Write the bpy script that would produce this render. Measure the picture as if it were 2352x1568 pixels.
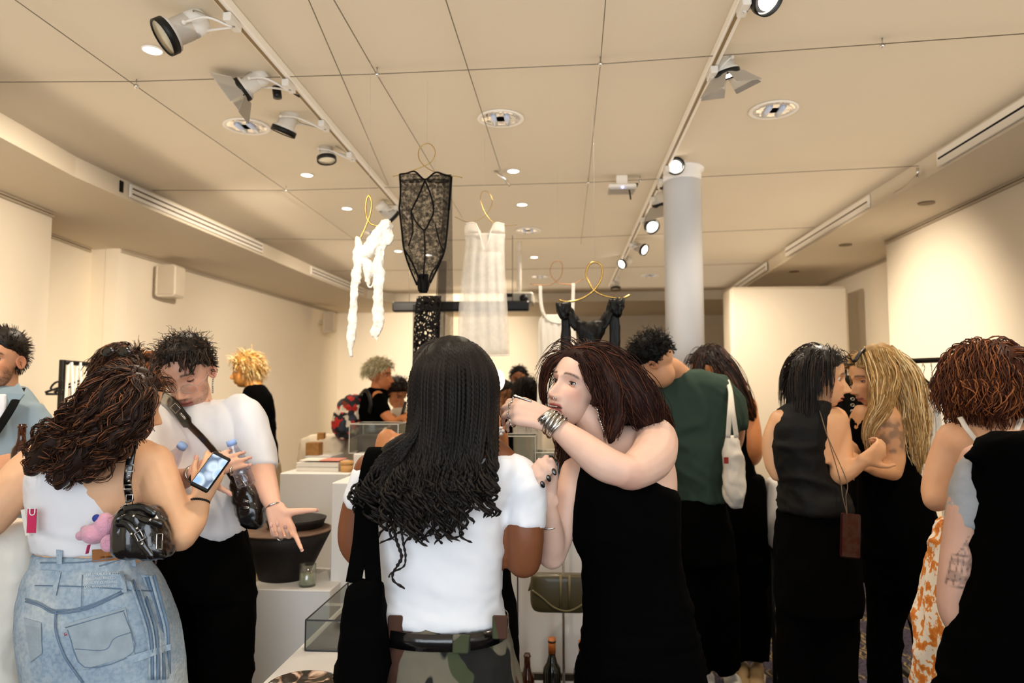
import bpy, math, random
import numpy as np
from mathutils import Vector, Matrix

random.seed(7); np.random.seed(7)
for o in list(bpy.data.objects): bpy.data.objects.remove(o)
SC = bpy.context.scene; COL = SC.collection

# ------------------------------------------------------------------ camera
F = 1640.0
PITCH = math.atan(121/F); YAW = math.atan(111/F*math.cos(PITCH))
CAM = np.array([0.0, 0.0, 1.5])
FWD = np.array([-math.sin(YAW)*math.cos(PITCH), math.cos(YAW)*math.cos(PITCH), math.sin(PITCH)])
RGT = np.array([math.cos(YAW), math.sin(YAW), 0.0])
UPV = np.cross(RGT, FWD)
cd = bpy.data.cameras.new('camera'); cam = bpy.data.objects.new('camera', cd); COL.objects.link(cam)
cam.matrix_world = Matrix(((RGT[0], UPV[0], -FWD[0], CAM[0]), (RGT[1], UPV[1], -FWD[1], CAM[1]), (RGT[2], UPV[2], -FWD[2], CAM[2]), (0, 0, 0, 1)))
cd.sensor_width = 36; cd.lens = F/2352*36; cd.clip_start = 0.05
cd.dof.use_dof = True; cd.dof.focus_distance = 1.95; cd.dof.aperture_fstop = 3.2
SC.camera = cam

# ------------------------------------------------------------------ world, lights, exposure
SC.view_settings.view_transform = 'Standard'
try: SC.view_settings.look = 'None'
except Exception: pass
SC.view_settings.gamma = 1; SC.view_settings.use_curve_mapping = False
SC.view_settings.exposure = 0.84
SC.cycles.use_denoising = True
SC.cycles.max_bounces = 8; SC.cycles.diffuse_bounces = 5; SC.cycles.transparent_max_bounces = 24
SC.cycles.caustics_reflective = False; SC.cycles.caustics_refractive = False
SC.cycles.sample_clamp_indirect = 4.0
w = bpy.data.worlds.new('world'); SC.world = w; w.use_nodes = True
w.node_tree.nodes['Background'].inputs[0].default_value = (0.80, 0.90, 1.0, 1)
w.node_tree.nodes['Background'].inputs[1].default_value = 0.55

def light(name, kind, loc, target, energy, color, size=0.1, size_y=None, spot=None, blend=0.6):
    d = bpy.data.lights.new(name, kind); o = bpy.data.objects.new(name, d); COL.objects.link(o)
    o.location = loc; d.energy = energy; d.color = color
    v = Vector(target)-Vector(loc); o.rotation_euler = v.to_track_quat('-Z', 'Y').to_euler()
    if kind == 'AREA':
        d.shape = 'RECTANGLE'; d.size = size; d.size_y = size_y or size
    else: d.shadow_soft_size = size
    if kind == 'SPOT': d.spot_size = spot; d.spot_blend = blend
    return o
WARM = (1.0, 0.845, 0.665)
# daylight from the shopfront behind the photographer
light('shopfront_daylight', 'AREA', (0.2, -1.9, 1.75), (0.1, 3.0, 1.5), 62, (0.84, 0.92, 1.0), 4.4, 2.0)
# unseen upward fill lamp added under the ceiling, standing in for bounced room light
for (x, y, sx, sy, e) in ((-0.1, 4.6, 4.3, 9.0, 39),):
    light('added_bounce_fill', 'AREA', (x, y, 2.765), (x, y, 3), e*.74, WARM, sx, sy)
# recessed ceiling lamps shining down
for (x, y, e) in ((-1.9, 3.6, 40), (0.0, 3.4, 26), (1.4, 3.6, 36), (-1.9, 6.2, 40), (0.1, 6.2, 30), (1.4, 6.4, 30), (-1.4, 8.8, 30), (0.6, 9.0, 14), (-0.4, 1.6, 26), (1.6, 1.9, 26), (-1.8, 1.9, 24)):
    light('ceiling_lamp', 'SPOT', (x, y, 2.82), (x, y+.001, 0), e*1.25, WARM, 0.08, spot=math.radians(150), blend=.8)
# wall washing spots of the tracks
for (s, t, e) in (((0.62, 5.0, 2.6), (2.62, 5.2, 1.75), 175), ((0.62, 6.0, 2.6), (2.9, 7.1, 1.6), 60), ((-1.13, 2.3, 2.6), (-3.35, 3.7, 1.7), 250),
                  ((-1.13, 3.6, 2.6), (-3.6, 6.6, 1.5), 260), ((-1.13, 5.2, 2.6), (-3.4, 9.0, 1.4), 130), ((-0.3, 7.6, 2.6), (-1.7, 11.0, 1.7), 480),
                  ((0.62, 4.6, 2.6), (1.9, 6.9, 1.9), 22)):
    light('wall_wash_spot', 'SPOT', s, t, e, WARM, 0.05, spot=math.radians(62), blend=0.9)
light('column_spot', 'SPOT', (0.62, 2.3, 2.62), (1.0, 4.26, 1.7), 42, (1, .92, .82), 0.05, spot=math.radians(40), blend=.8)
light('spot_garment', 'SPOT', (-1.1, 1.6, 2.62), (-0.78, 2.7, 1.95), 30, WARM, 0.04, spot=math.radians(36), blend=0.6)

# ------------------------------------------------------------------ maths helpers
def ray(px, py): return FWD + RGT*((px-1176)/F) + UPV*((784-py)/F)
def P(px, py, Y):
    d = ray(px, py); return CAM + d*(Y/d[1])
def PZ(px, py, z):
    d = ray(px, py); return CAM + d*((z-1.5)/d[2])
def PX(px, py, x):
    d = ray(px, py); return CAM + d*(x/d[0])
def R(rpx, p): return rpx*float(np.dot(np.asarray(p)-CAM, FWD))/F
def nrm(v):
    v = np.asarray(v, float); return v/(np.linalg.norm(v)+1e-12)
def C(h):
    h = h.lstrip('#'); c = [int(h[i:i+2], 16)/255 for i in (0, 2, 4)]
    return tuple((x/12.92 if x <= .04045 else ((x+.055)/1.055)**2.4) for x in c)
def sst(x, a, b):
    t = np.clip((x-a)/(b-a), 0, 1); return t*t*(3-2*t)
def hash3(i, j, k, s):
    n = (i*374761393 + j*668265263 + k*2147483647//3 + s*974634777) & 0xffffffff
    n = ((n ^ (n >> 13))*1274126177) & 0xffffffff
    return ((n ^ (n >> 16)) & 0xffff)/32767.5-1
def vnoise(p, seed=0):
    p = np.asarray(p, float); i = np.floor(p).astype(np.int64); f = p-i; f = f*f*(3-2*f); r = 0
    for a in (0, 1):
        for b in (0, 1):
            for c in (0, 1):
                wgt = (f[:, 0] if a else 1-f[:, 0])*(f[:, 1] if b else 1-f[:, 1])*(f[:, 2] if c else 1-f[:, 2])
                r = r + wgt*hash3(i[:, 0]+a, i[:, 1]+b, i[:, 2]+c, seed)
    return r
def catmull(A, n):
    A = np.asarray(A, float)
    if len(A) < 3: 
        t = np.linspace(0, 1, max(2, n))[:, None]; return A[0]*(1-t)+A[-1]*t
    B = np.vstack([2*A[0]-A[1], A, 2*A[-1]-A[-2]]); out = []
    for i in range(len(A)-1):
        p0, p1, p2, p3 = B[i:i+4]
        for t in np.linspace(0, 1, n, endpoint=False):
            out.append(0.5*((2*p1)+(-p0+p2)*t+(2*p0-5*p1+4*p2-p3)*t*t+(-p0+3*p1-3*p2+p3)*t**3))
    out.append(A[-1]); return np.array(out)

# ------------------------------------------------------------------ mesh helpers
def mk_mesh(name, V, Fq, colors=None, smooth=True, uv=None):
    V = np.asarray(V, np.float32); me = bpy.data.meshes.new(name)
    if isinstance(Fq, np.ndarray) and Fq.ndim == 2:
        k = Fq.shape[1]; nf = len(Fq)
        me.vertices.add(len(V)); me.vertices.foreach_set('co', V.ravel())
        me.loops.add(nf*k); me.loops.foreach_set('vertex_index', Fq.astype(np.int32).ravel())
        me.polygons.add(nf); me.polygons.foreach_set('loop_start', np.arange(0, nf*k, k, dtype=np.int32))
        me.update(calc_edges=True)
    else:
        me.from_pydata([tuple(map(float, v)) for v in V], [], [tuple(int(i) for i in f) for f in Fq]); me.update()
    me.validate()
    if colors is not None:
        a = me.color_attributes.new('Col', 'FLOAT_COLOR', 'POINT')
        c = np.ones((len(V), 4), np.float32); c[:, :3] = colors; a.data.foreach_set('color', c.ravel())
    me.polygons.foreach_set('use_smooth', np.full(len(me.polygons), smooth, bool))
    return me
def link(name, me, mat, parent=None):
    o = bpy.data.objects.new(name, me); COL.objects.link(o)
    if mat is not None:
        for m in (mat if isinstance(mat, (list, tuple)) else [mat]): me.materials.append(m)
    if parent is not None: o.parent = parent; o.matrix_parent_inverse = parent.matrix_world.inverted()
    return o
def tag(o, label=None, cat=None, group=None, kind=None):
    if label: o['label'] = label
    if cat: o['category'] = cat
    if group: o['group'] = group
    if kind: o['kind'] = kind
    return o
def thing(name, label, cat, loc, group=None):
    o = bpy.data.objects.new(name, None); COL.objects.link(o); o.location = tuple(map(float, loc)); o.empty_display_size = .1
    o.matrix_world = Matrix.Translation(tuple(map(float, loc)))
    return tag(o, label, cat, group)

class MB:
    """collects closed shapes; build() links one mesh"""
    def __init__(s): s.V = []; s.F = []; s.C = []; s.n = 0
    def add(s, V, Fs, col=None):
        V = np.asarray(V, float); s.V.append(V); s.F += [tuple(int(i)+s.n for i in f) for f in Fs]; s.n += len(V)
        s.C.append(np.tile(np.asarray(col if col is not None else (1, 1, 1), float), (len(V), 1)) if col is None or np.ndim(col) == 1 else np.asarray(col))
        return s
    def box(s, c, size, rot=None, bev=0.0):
        x, y, z = np.asarray(size)/2
        if bev <= 0:
            V = np.array([[a*x, b*y, d*z] for a in (-1, 1) for b in (-1, 1) for d in (-1, 1)])
            Fs = [(0, 1, 3, 2), (4, 6, 7, 5), (0, 4, 5, 1), (2, 3, 7, 6), (0, 2, 6, 4), (1, 5, 7, 3)]
        else:
            b = min(bev, x*.9, y*.9, z*.9); V = []; idx = {}
            for a in (-1, 1):
                for bb in (-1, 1):
                    for d in (-1, 1):
                        for ax in range(3):
                            q = np.array([a*x, bb*y, d*z], float); sg = (a, bb, d)
                            for k in range(3):
                                if k != ax: q[k] -= sg[k]*b
                            idx[(a, bb, d, ax)] = len(V); V.append(q)
            Fs = []; V = np.array(V)
            for ax in range(3):
                o1, o2 = [k for k in range(3) if k != ax]
                for sg in (-1, 1):
                    f = []
                    for (u, v) in ((-1, -1), (1, -1), (1, 1), (-1, 1)):
                        t = [0, 0, 0]; t[ax] = sg; t[o1] = u; t[o2] = v; f.append(idx[(*t, ax)])
                    Fs.append(f)
            for ax in range(3):
                o1, o2 = [k for k in range(3) if k != ax]
                for u in (-1, 1):
                    for v in (-1, 1):
                        a = [0, 0, 0]; a[o1] = u; a[o2] = v; t0 = list(a); t0[ax] = -1; t1 = list(a); t1[ax] = 1
                        Fs.append([idx[(*t0, o1)], idx[(*t1, o1)], idx[(*t1, o2)], idx[(*t0, o2)]])
            for a in (-1, 1):
                for bb in (-1, 1):
                    for d in (-1, 1): Fs.append([idx[(a, bb, d, k)] for k in range(3)])
            cen = V.mean(0); out = []
            for f in Fs:
                p = V[f]; nn = np.cross(p[1]-p[0], p[2]-p[0])
                out.append(f if np.dot(nn, p.mean(0)-cen) > 0 else f[::-1])
            Fs = out
        if rot is not None: V = V @ np.asarray(rot).T
        return s.add(V+np.asarray(c), Fs)
    def sweep(s, pts, rad, n=12, flat=1.0, ref=None, caps='flat', col=None):
        """tube of radius rad[i] along pts; flat scales the second axis"""
        pts = np.asarray(pts, float); rad = np.broadcast_to(np.asarray(rad, float), (len(pts),)).copy()
        fl = np.broadcast_to(np.asarray(flat, float), (len(pts),)).copy()
        T = np.gradient(pts, axis=0); T /= np.linalg.norm(T, axis=1)[:, None]+1e-12
        if caps == 'round':
            a, b = [], []; ra, rb = [], []
            for t in (1.0, .87, .5):
                a.append(pts[0]-T[0]*rad[0]*t); ra.append(rad[0]*math.sqrt(max(0.0004, 1-t*t)))
                b.append(pts[-1]+T[-1]*rad[-1]*t); rb.append(rad[-1]*math.sqrt(max(0.0004, 1-t*t)))
            pts = np.vstack([a, pts, b[::-1]]); rad = np.concatenate([ra, rad, rb[::-1]])
            fl = np.concatenate([[fl[0]]*3, fl, [fl[-1]]*3]); T = np.vstack([[T[0]]*3, T, [T[-1]]*3])
        u = np.asarray(ref, float) if ref is not None else np.array([0.13, 0.2, 0.97])
        if abs(np.dot(nrm(u), T[0])) > .95: u = np.array([1.0, .1, 0])
        V = []; ang = np.linspace(0, 2*math.pi, n, endpoint=False)
        for i in range(len(pts)):
            u = nrm(u-T[i]*np.dot(u, T[i])); v = np.cross(T[i], u)
            V.append(pts[i]+rad[i]*(np.cos(ang)[:, None]*u+fl[i]*np.sin(ang)[:, None]*v))
        V = np.vstack(V); m = len(pts); Fs = []
        for i in range(m-1):
            for j in range(n): Fs.append((i*n+j, i*n+(j+1) % n, (i+1)*n+(j+1) % n, (i+1)*n+j))
        Fs.append(tuple(range(n))[::-1]); Fs.append(tuple(range((m-1)*n, m*n)))
        return s.add(V, Fs, col)
    def ell(s, c, r, rot=None, nu=20, nv=14, col=None):
        V = []; r = np.broadcast_to(np.asarray(r, float), (3,))
        for i in range(1, nv):
            t = math.pi*i/nv
            for j in range(nu):
                a = 2*math.pi*j/nu; V.append((math.sin(t)*math.cos(a), math.sin(t)*math.sin(a), math.cos(t)))
        V = [(0, 0, 1)]+V+[(0, 0, -1)]; V = np.array(V)*r
        Fs = [(0, 1+j, 1+(j+1) % nu) for j in range(nu)]
        for i in range(nv-2):
            for j in range(nu): Fs.append((1+i*nu+j, 1+(i+1)*nu+j, 1+(i+1)*nu+(j+1) % nu, 1+i*nu+(j+1) % nu))
        L = len(V)-1; Fs += [(L, 1+(nv-2)*nu+(j+1) % nu, 1+(nv-2)*nu+j) for j in range(nu)]
        if rot is not None: V = V @ np.asarray(rot).T
        return s.add(V+np.asarray(c), Fs, col)
    def rings(s, rings, closed=True, col=None):
        """rings: list of (k,3) arrays"""
        k = len(rings[0]); m = len(rings); V = np.vstack(rings); Fs = []
        for i in range(m-1):
            for j in range(k): Fs.append((i*k+j, i*k+(j+1) % k, (i+1)*k+(j+1) % k, (i+1)*k+j))
        if closed: Fs.append(tuple(range(k))[::-1]); Fs.append(tuple(range((m-1)*k, m*k)))
        return s.add(V, Fs, col)
    def lathe(s, c, prof, n=32, rot=None):
        a = np.linspace(0, 2*math.pi, n, endpoint=False); rr = []
        for (r, z) in prof: rr.append(np.stack([r*np.cos(a), r*np.sin(a), np.full(n, z)], 1))
        if rot is not None: rr = [q @ np.asarray(rot).T for q in rr]
        return s.rings([q+np.asarray(c) for q in rr])
    def prism(s, poly, ext):
        """poly (k,3) extruded by vector ext"""
        poly = np.asarray(poly, float); k = len(poly); V = np.vstack([poly, poly+np.asarray(ext)])
        Fs = [tuple(range(k))[::-1], tuple(range(k, 2*k))]+[(j, (j+1) % k, k+(j+1) % k, k+j) for j in range(k)]
        return s.add(V, Fs)
    # picture-measured shapes with true depth
    def limb(s, pts, n=16, sub=5, flat=1.0, caps='round', ref=None):
        """pts (px,py,Y,radius_px)"""
        W = []; 
        for q in pts:
            p = P(q[0], q[1], q[2]); W.append([*p, R(q[3], p)])
        A = catmull(W, sub); return s.sweep(A[:, :3], np.maximum(A[:, 3], .002), n, flat, ref, caps)
    def trunk(s, rows, n=40, sub=4, e=2.3):
        """rows (xl,xr,py,Y,halfdepth_m[,tilt py right minus left])"""
        W = []
        for q in rows:
            a = P((q[0]+q[1])/2, q[2], q[3]); W.append([*a, R((q[1]-q[0])/2, a), q[4], R(q[5], a) if len(q) > 5 else 0])
        A = catmull(W, sub); t = np.linspace(0, 2*math.pi, n, endpoint=False); rr = []
        cx = np.sign(np.cos(t))*np.abs(np.cos(t))**(2/e); sy = np.sign(np.sin(t))*np.abs(np.sin(t))**(2/e)
        for a in A:
            rr.append(np.stack([a[0]+a[3]*cx, a[1]+a[4]*sy, a[2]-a[5]*cx/2], 1))
        return s.rings(rr)
    def arrays(s): return np.vstack(s.V), s.F, np.vstack(s.C)
    def build(s, name, mat, parent=None, smooth=False, colors=False):
        V, Fs, Cc = s.arrays(); return link(name, mk_mesh(name, V, Fs, Cc if colors else None, smooth), mat, parent)

def remesh(mb, voxel, smooth=3):
    voxel *= 1.18
    V, Fs, _ = mb.arrays(); me = mk_mesh('tmp', V, Fs); o = bpy.data.objects.new('tmp', me); COL.objects.link(o)
    m = o.modifiers.new('r', 'REMESH'); m.mode = 'VOXEL'; m.voxel_size = voxel
    if smooth:
        k = o.modifiers.new('s', 'SMOOTH'); k.factor = .5; k.iterations = smooth
    bpy.context.view_layer.update(); ev = o.evaluated_get(bpy.context.evaluated_depsgraph_get()); m2 = ev.to_mesh()
    nv = len(m2.vertices); co = np.empty(nv*3, np.float32); m2.vertices.foreach_get('co', co)
    no = np.empty(nv*3, np.float32); m2.vertex_normals.foreach_get('vector', no)
    nf = len(m2.polygons); lt = np.empty(nf, np.int32); m2.polygons.foreach_get('loop_total', lt)
    li = np.empty(len(m2.loops), np.int32); m2.loops.foreach_get('vertex_index', li)
    assert (lt == 4).all()
    ev.to_mesh_clear(); bpy.data.objects.remove(o); bpy.data.meshes.remove(me)
    return co.reshape(-1, 3).astype(float), no.reshape(-1, 3).astype(float), li.reshape(-1, 4)

def folds(V, N, amp=.004, fx=9, fz=9, seed=0, ridge=True):
    amp = amp*1.7
    q = V*np.array([fx, fx, fz])*1.5; q = q+0.8*np.stack([vnoise(V*5+7, seed+9), vnoise(V*5+17, seed+8), vnoise(V*5+27, seed+7)], 1)
    a = vnoise(q, seed); b = vnoise(q*2.3+11, seed+1); c = vnoise(q*5.1+5, seed+2)
    h = (1-np.abs(a)*2.2)*.62+(1-np.abs(b)*2.2)*.3+c*.1
    return V+N*(amp*h)[:, None]
def cloth(mb, name, mat, parent, voxel=.008, smooth=4, amp=.004, fx=9, fz=9, seed=0, colfn=None, post=None):
    V, N, Fq = remesh(mb, voxel, smooth)
    if amp: V = folds(V, N, amp, fx, fz, seed)
    if post: V = post(V, N)
    return link(name, mk_mesh(name, V, Fq, colfn(V, N) if colfn else None), mat, parent)

# ------------------------------------------------------------------ materials
def newmat(name):
    m = bpy.data.materials.new(name); m.use_nodes = True; nt = m.node_tree; b = nt.nodes['Principled BSDF']; return m, nt, b
def L(nt, a, b): nt.links.new(a, b)
def node(nt, t, **kw):
    n = nt.nodes.new(t)
    for k, v in kw.items():
        if k in n.inputs: n.inputs[k].default_value = v
        else: setattr(n, k, v)
    return n
def texco(nt, scale=(1, 1, 1), kind='Object', rot=(0, 0, 0)):
    t = nt.nodes.new('ShaderNodeTexCoord'); m = nt.nodes.new('ShaderNodeMapping'); m.inputs['Scale'].default_value = scale; m.inputs['Rotation'].default_value = rot
    L(nt, t.outputs[kind], m.inputs[0]); return m.outputs[0]
def mixc(nt, fac, a, b, mode='MIX'):
    n = nt.nodes.new('ShaderNodeMix'); n.data_type = 'RGBA'; n.blend_type = mode
    for s, v in ((n.inputs[0], fac), (n.inputs[6], a), (n.inputs[7], b)):
        if hasattr(v, 'is_linked') or hasattr(v, 'links'): L(nt, v, s)
        elif isinstance(v, (int, float)): s.default_value = v
        else: s.default_value = (*v[:3], 1)
    return n.outputs[2]
def ramp(nt, src, stops, interp='LINEAR'):
    r = nt.nodes.new('ShaderNodeValToRGB'); r.color_ramp.interpolation = interp; e = r.color_ramp.elements
    while len(e) < len(stops): e.new(.5)
    for i, (p, c) in enumerate(stops): e[i].position = p; e[i].color = (*c[:3], 1) if hasattr(c, '__len__') else (c, c, c, 1)
    L(nt, src, r.inputs[0]); return r.outputs[0]
MATS = {}
def mat(name, col=(.8, .8, .8), rough=.5, metal=0., var=.06, nscale=6, bump=0., bscale=60, spec=.5, trans=0., ior=1.45, sheen=0., vcol=False, coat=0., alpha=1., emit=None, estr=0, bdist=.002, sss=0, aniso=None):
    if name in MATS: return MATS[name]
    m, nt, b = newmat(name); b.inputs['Roughness'].default_value = rough; b.inputs['Metallic'].default_value = metal
    b.inputs['Specular IOR Level'].default_value = spec; b.inputs['Transmission Weight'].default_value = trans; b.inputs['IOR'].default_value = ior
    b.inputs['Sheen Weight'].default_value = sheen; b.inputs['Coat Weight'].default_value = coat; b.inputs['Alpha'].default_value = alpha
    if sss: b.inputs['Subsurface Weight'].default_value = sss; b.inputs['Subsurface Scale'].default_value = .01; b.inputs['Subsurface Radius'].default_value = (1, .4, .25)
    if emit: b.inputs['Emission Color'].default_value = (*emit, 1); b.inputs['Emission Strength'].default_value = estr
    tc = texco(nt); nz = node(nt, 'ShaderNodeTexNoise', Scale=nscale, Detail=4.); L(nt, tc, nz.inputs['Vector'])
    r = ramp(nt, nz.outputs[0], [(.3, (1-var,)*3), (.7, (1+var*.0,)*3)])
    if vcol:
        at = node(nt, 'ShaderNodeAttribute', attribute_name='Col'); base = at.outputs['Color']
    else: base = None
    out = mixc(nt, 1.0, base if base is not None else col, r, 'MULTIPLY')
    L(nt, out, b.inputs['Base Color'])
    if bump:
        n2 = node(nt, 'ShaderNodeTexNoise', Scale=bscale, Detail=3.); L(nt, tc, n2.inputs['Vector'])
        bp = node(nt, 'ShaderNodeBump', Strength=bump, Distance=bdist); L(nt, n2.outputs[0], bp.inputs['Height']); L(nt, bp.outputs[0], b.inputs['Normal'])
    MATS[name] = m; return m
def fabric(name, col, rough=.85, bump=.25, bscale=18, var=.1, sheen=.0, spec=.2, bdist=.01):
    return mat(name, col, rough, 0, var, 5, bump, bscale, spec, sheen=sheen, bdist=bdist)
SKIN = mat('skin', rough=.48, vcol=True, var=.07, nscale=25, bump=.08, bscale=220, spec=.35, sss=.12, bdist=.001)
HAIRM = mat('hair_strands', rough=.5, vcol=True, var=.25, nscale=40, spec=.3)
HAIRDRY = mat('hair_soft', rough=.6, vcol=True, var=.25, nscale=40, spec=.2)
WHITE = mat('white_paint', C('#f1ece2'), .6, var=.02)
BLACKM = mat('black_metal', C('#0c0b0b'), .4, .3)
CHROME = mat('chrome', C('#d8d5d0'), .12, 1.)
SILVER = mat('silver_jewellery', C('#cfcac2'), .2, 1., bump=.4, bscale=120)
BRASS = mat('brass_wire', C('#c9a45a'), .25, 1.)
GLASS = mat('clear_glass', (.95, .97, .96), .03, trans=1., ior=1.3, var=0)
def thin_glass(name, col, fac=.88, rough=.05):
    if name in MATS: return MATS[name]
    m, nt, b = newmat(name); nt.nodes.remove(b); out = nt.nodes['Material Output']
    t = node(nt, 'ShaderNodeBsdfTransparent'); t.inputs[0].default_value = (*col, 1); g = node(nt, 'ShaderNodeBsdfGlossy', Roughness=rough)
    mx = nt.nodes.new('ShaderNodeMixShader'); lw = nt.nodes.new('ShaderNodeLayerWeight'); pw = node(nt, 'ShaderNodeMath', operation='POWER'); pw.inputs[1].default_value = 4; L(nt, lw.outputs['Facing'], pw.inputs[0]); ad = node(nt, 'ShaderNodeMath', operation='MULTIPLY_ADD'); ad.inputs[1].default_value = .45; ad.inputs[2].default_value = 1-fac
    L(nt, pw.outputs[0], ad.inputs[0]); L(nt, ad.outputs[0], mx.inputs[0]); L(nt, t.outputs[0], mx.inputs[1]); L(nt, g.outputs[0], mx.inputs[2]); L(nt, mx.outputs[0], out.inputs[0])
    MATS[name] = m; return m
ACRYL = thin_glass('acrylic', (.98, .98, .98), .97)
# ================================================================== ROOM
HC = 2.85; HS = 2.73
PLASTER = mat('plaster', C('#e3d8c4'), .85, var=.03, nscale=2, bump=.05, bscale=80, spec=.15)
CEILM = mat('ceiling_paint', C('#ddd2be'), .9, var=.02, nscale=1.5, spec=.1)
def struct(name, mb, m, smooth=False, parent=None):
    o = mb.build(name, m, parent, smooth); o['kind'] = 'structure'; return o
# carpet
m, nt, b = newmat('patterned_carpet'); tc = texco(nt, (1, 1, 1))
vo = node(nt, 'ShaderNodeTexVoronoi', Scale=26., feature='DISTANCE_TO_EDGE'); n1 = node(nt, 'ShaderNodeTexNoise', Scale=5., Detail=3.); wv = node(nt, 'ShaderNodeTexWave', Scale=9., Distortion=14.)
for q in (vo, n1, wv): L(nt, tc, q.inputs['Vector'])
c1 = ramp(nt, vo.outputs[0], [(.03, C('#15101c')), (.08, C('#3d3650'))]); c2 = ramp(nt, wv.outputs[0], [(.55, C('#1a1622')), (.72, C('#8d7a55'))])
f = ramp(nt, n1.outputs[0], [(.48, 0), (.56, 1)]); L(nt, mixc(nt, f, c1, c2), b.inputs['Base Color']); b.inputs['Roughness'].default_value = .95
bp = node(nt, 'ShaderNodeBump', Strength=.5, Distance=.004); n3 = node(nt, 'ShaderNodeTexNoise', Scale=400.); L(nt, tc, n3.inputs['Vector']); L(nt, n3.outputs[0], bp.inputs['Height']); L(nt, bp.outputs[0], b.inputs['Normal'])
CARPET = m
struct('floor', MB().box((0, 4.6, -.05), (9.2, 14.2, .1)), CARPET)
struct('ceiling', MB().box((0, 4.6, HC+.05), (9.2, 14.2, .1)), CEILM)
# soffits (dropped bulkheads): plan outline extruded from HS to HC
lf = [(-2.35, -2.3), (-2.55, 2.0), (-2.68, 3.2), (-2.745, 3.8), (-2.737, 4.24), (-2.674, 5.5), (-2.605, 7.16), (-2.48, 9.0), (-2.2, 9.4), (-1.6, 9.5)]
def soff(name, pts, closepts):
    poly = np.array([[x, y, HS] for x, y in pts+closepts]); return struct(name, MB().prism(poly, (0, 0, HC-HS-.001)), CEILM)
soff('trim_1', lf+[(0, 9.5), (1.6, 9.4), (2.1, 9.35), (2.15, 9.1), (2.07, 5.6), (2.09, 4.2), (2.10, 3.2), (2.11, -2.3)], [(4.4, -2.3), (4.4, 11.6), (-4.4, 11.6), (-4.4, -2.3)])
# walls
def wallseg(mb, a, b, z0=0, z1=HS+.02, t=.12, side=1):
    a = np.array(a, float); b = np.array(b, float); d = nrm(b-a); n = np.array([-d[1], d[0]])*t*side
    q = [a, b, b+n, a+n]; mb.prism([[x, y, z0] for x, y in q], (0, 0, z1-z0)); return mb
w1 = MB(); wallseg(w1, (-2.9, -2.3), (-3.45, 4.57)); wallseg(w1, (-3.98, 4.57), (-3.46, 4.57), side=-1); wallseg(w1, (-3.84, 4.57), (-3.98, 5.76)); wallseg(w1, (-3.98, 5.76), (-3.72, 5.73), side=1); wallseg(w1, (-3.72, 5.73), (-3.36, 10.6), side=1)
struct('wall_left', w1, PLASTER)
w2 = MB(); wallseg(w2, (2.62, -2.3), (2.62, 5.86), side=-1, t=.5); wallseg(w2, (2.955, 5.80), (2.955, 11.3), side=-1)
struct('wall_right', w2, PLASTER)
w3 = MB(); wallseg(w3, (-3.6, 10.6), (-1.75, 10.6)); wallseg(w3, (-1.9, 11.25), (3.1, 11.25)); w3.box((-1.81, 10.98, 1.37), (.12, .64, 2.74)); struct('wall_back', w3, PLASTER)
# wall behind the camera with the wide shopfront opening
w4 = MB(); w4.box((-2.75, -2.3, 1.4), (.9, .12, 2.8)); w4.box((2.6, -2.3, 1.4), (.7, .12, 2.8)); w4.box((0, -2.3, 2.72), (5.2, .12, .26)); struct('wall_front', w4, PLASTER)
# picture rails
TRIM = mat('rail_grey', C('#b5a68f'), .6)
k = 0
for (a, b, s) in (((-3.20, 1.5), (-3.445, 4.56), 1), ((-3.845, 4.6), (-3.97, 5.72), 1), ((-3.715, 5.75), (-3.365, 10.5), 1), ((2.62, 1.5), (2.62, 5.85), -1), ((2.955, 5.9), (2.955, 11.0), -1)):
    k += 1; mb = MB(); a = np.array(a); b = np.array(b); d = nrm(b-a); n = np.array([d[1], -d[0]])*.018*s
    mb.prism([[x, y, HS-.032] for x, y in (a, b, b+n, a+n)], (0, 0, .012)); mb.prism([[x, y, HS-.012] for x, y in (a, b, b+n, a+n)], (0, 0, .01))
    o = struct('trim_%d' % (k+1), mb, TRIM)
# linear air grilles on the soffit faces
def grille(name, a, b, label, dark, zc=2.79, n=2, side=1):
    a = np.array([*a, zc]); b = np.array([*b, zc]); d = nrm(b-a); nn = np.array([d[1], -d[0], 0])*side
    e = thing(name, label, 'vent', (a+b)/2, 'linear air grilles along the dropped ceiling edges')
    fr = MB(); rot = np.stack([d, nn, np.array([0, 0, 1])], 1); Ln = np.linalg.norm(b-a)
    fr.box((a+b)/2+nn*.004, (Ln, .012, .085), rot, .002); fr.build('frame', WHITE, e)
    for i in range(n):
        z = zc+(i-(n-1)/2)*.034
        MB().box(np.array([*((a+b)/2)[:2], z])+nn*.0112, (Ln-.04, .005, .009), rot).build('slot', dark, e)
    return e
DARK = mat('dark_gap', C('#2a231b'), .8); BRNGAP = mat('brown_gap', C('#6b5a40'), .8)
grille('ceiling_vent', (-2.727, 4.28), (-2.637, 6.1), 'long white double-slot air grille on the left ceiling step, nearer one', BRNGAP)
grille('ceiling_vent', (-2.595, 7.22), (-2.488, 8.8), 'white double-slot air grille on the left ceiling step, farther one', BRNGAP)
grille('ceiling_vent', (2.095, 2.6), (2.085, 4.0), 'single black slot air grille on the right ceiling step, top corner', mat('black_gap', C('#050505'), .9), 2.787, 1, -1)
grille('ceiling_vent', (2.075, 4.85), (2.065, 6.6), 'single slot air grille on the right ceiling step beyond the wire end', BRNGAP, 2.79, 1, -1)
grille('ceiling_vent', (2.09, 7.3), (2.13, 8.7), 'farthest single slot air grille on the right ceiling step', BRNGAP, 2.79, 1, -1)
tag(MB().box((-2.735, 4.21, 2.795), (.012, .03, .07)).build('access_slot', mat('black_gap'), None), 'short black vertical slot beside the near left air grille', 'vent')
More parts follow.
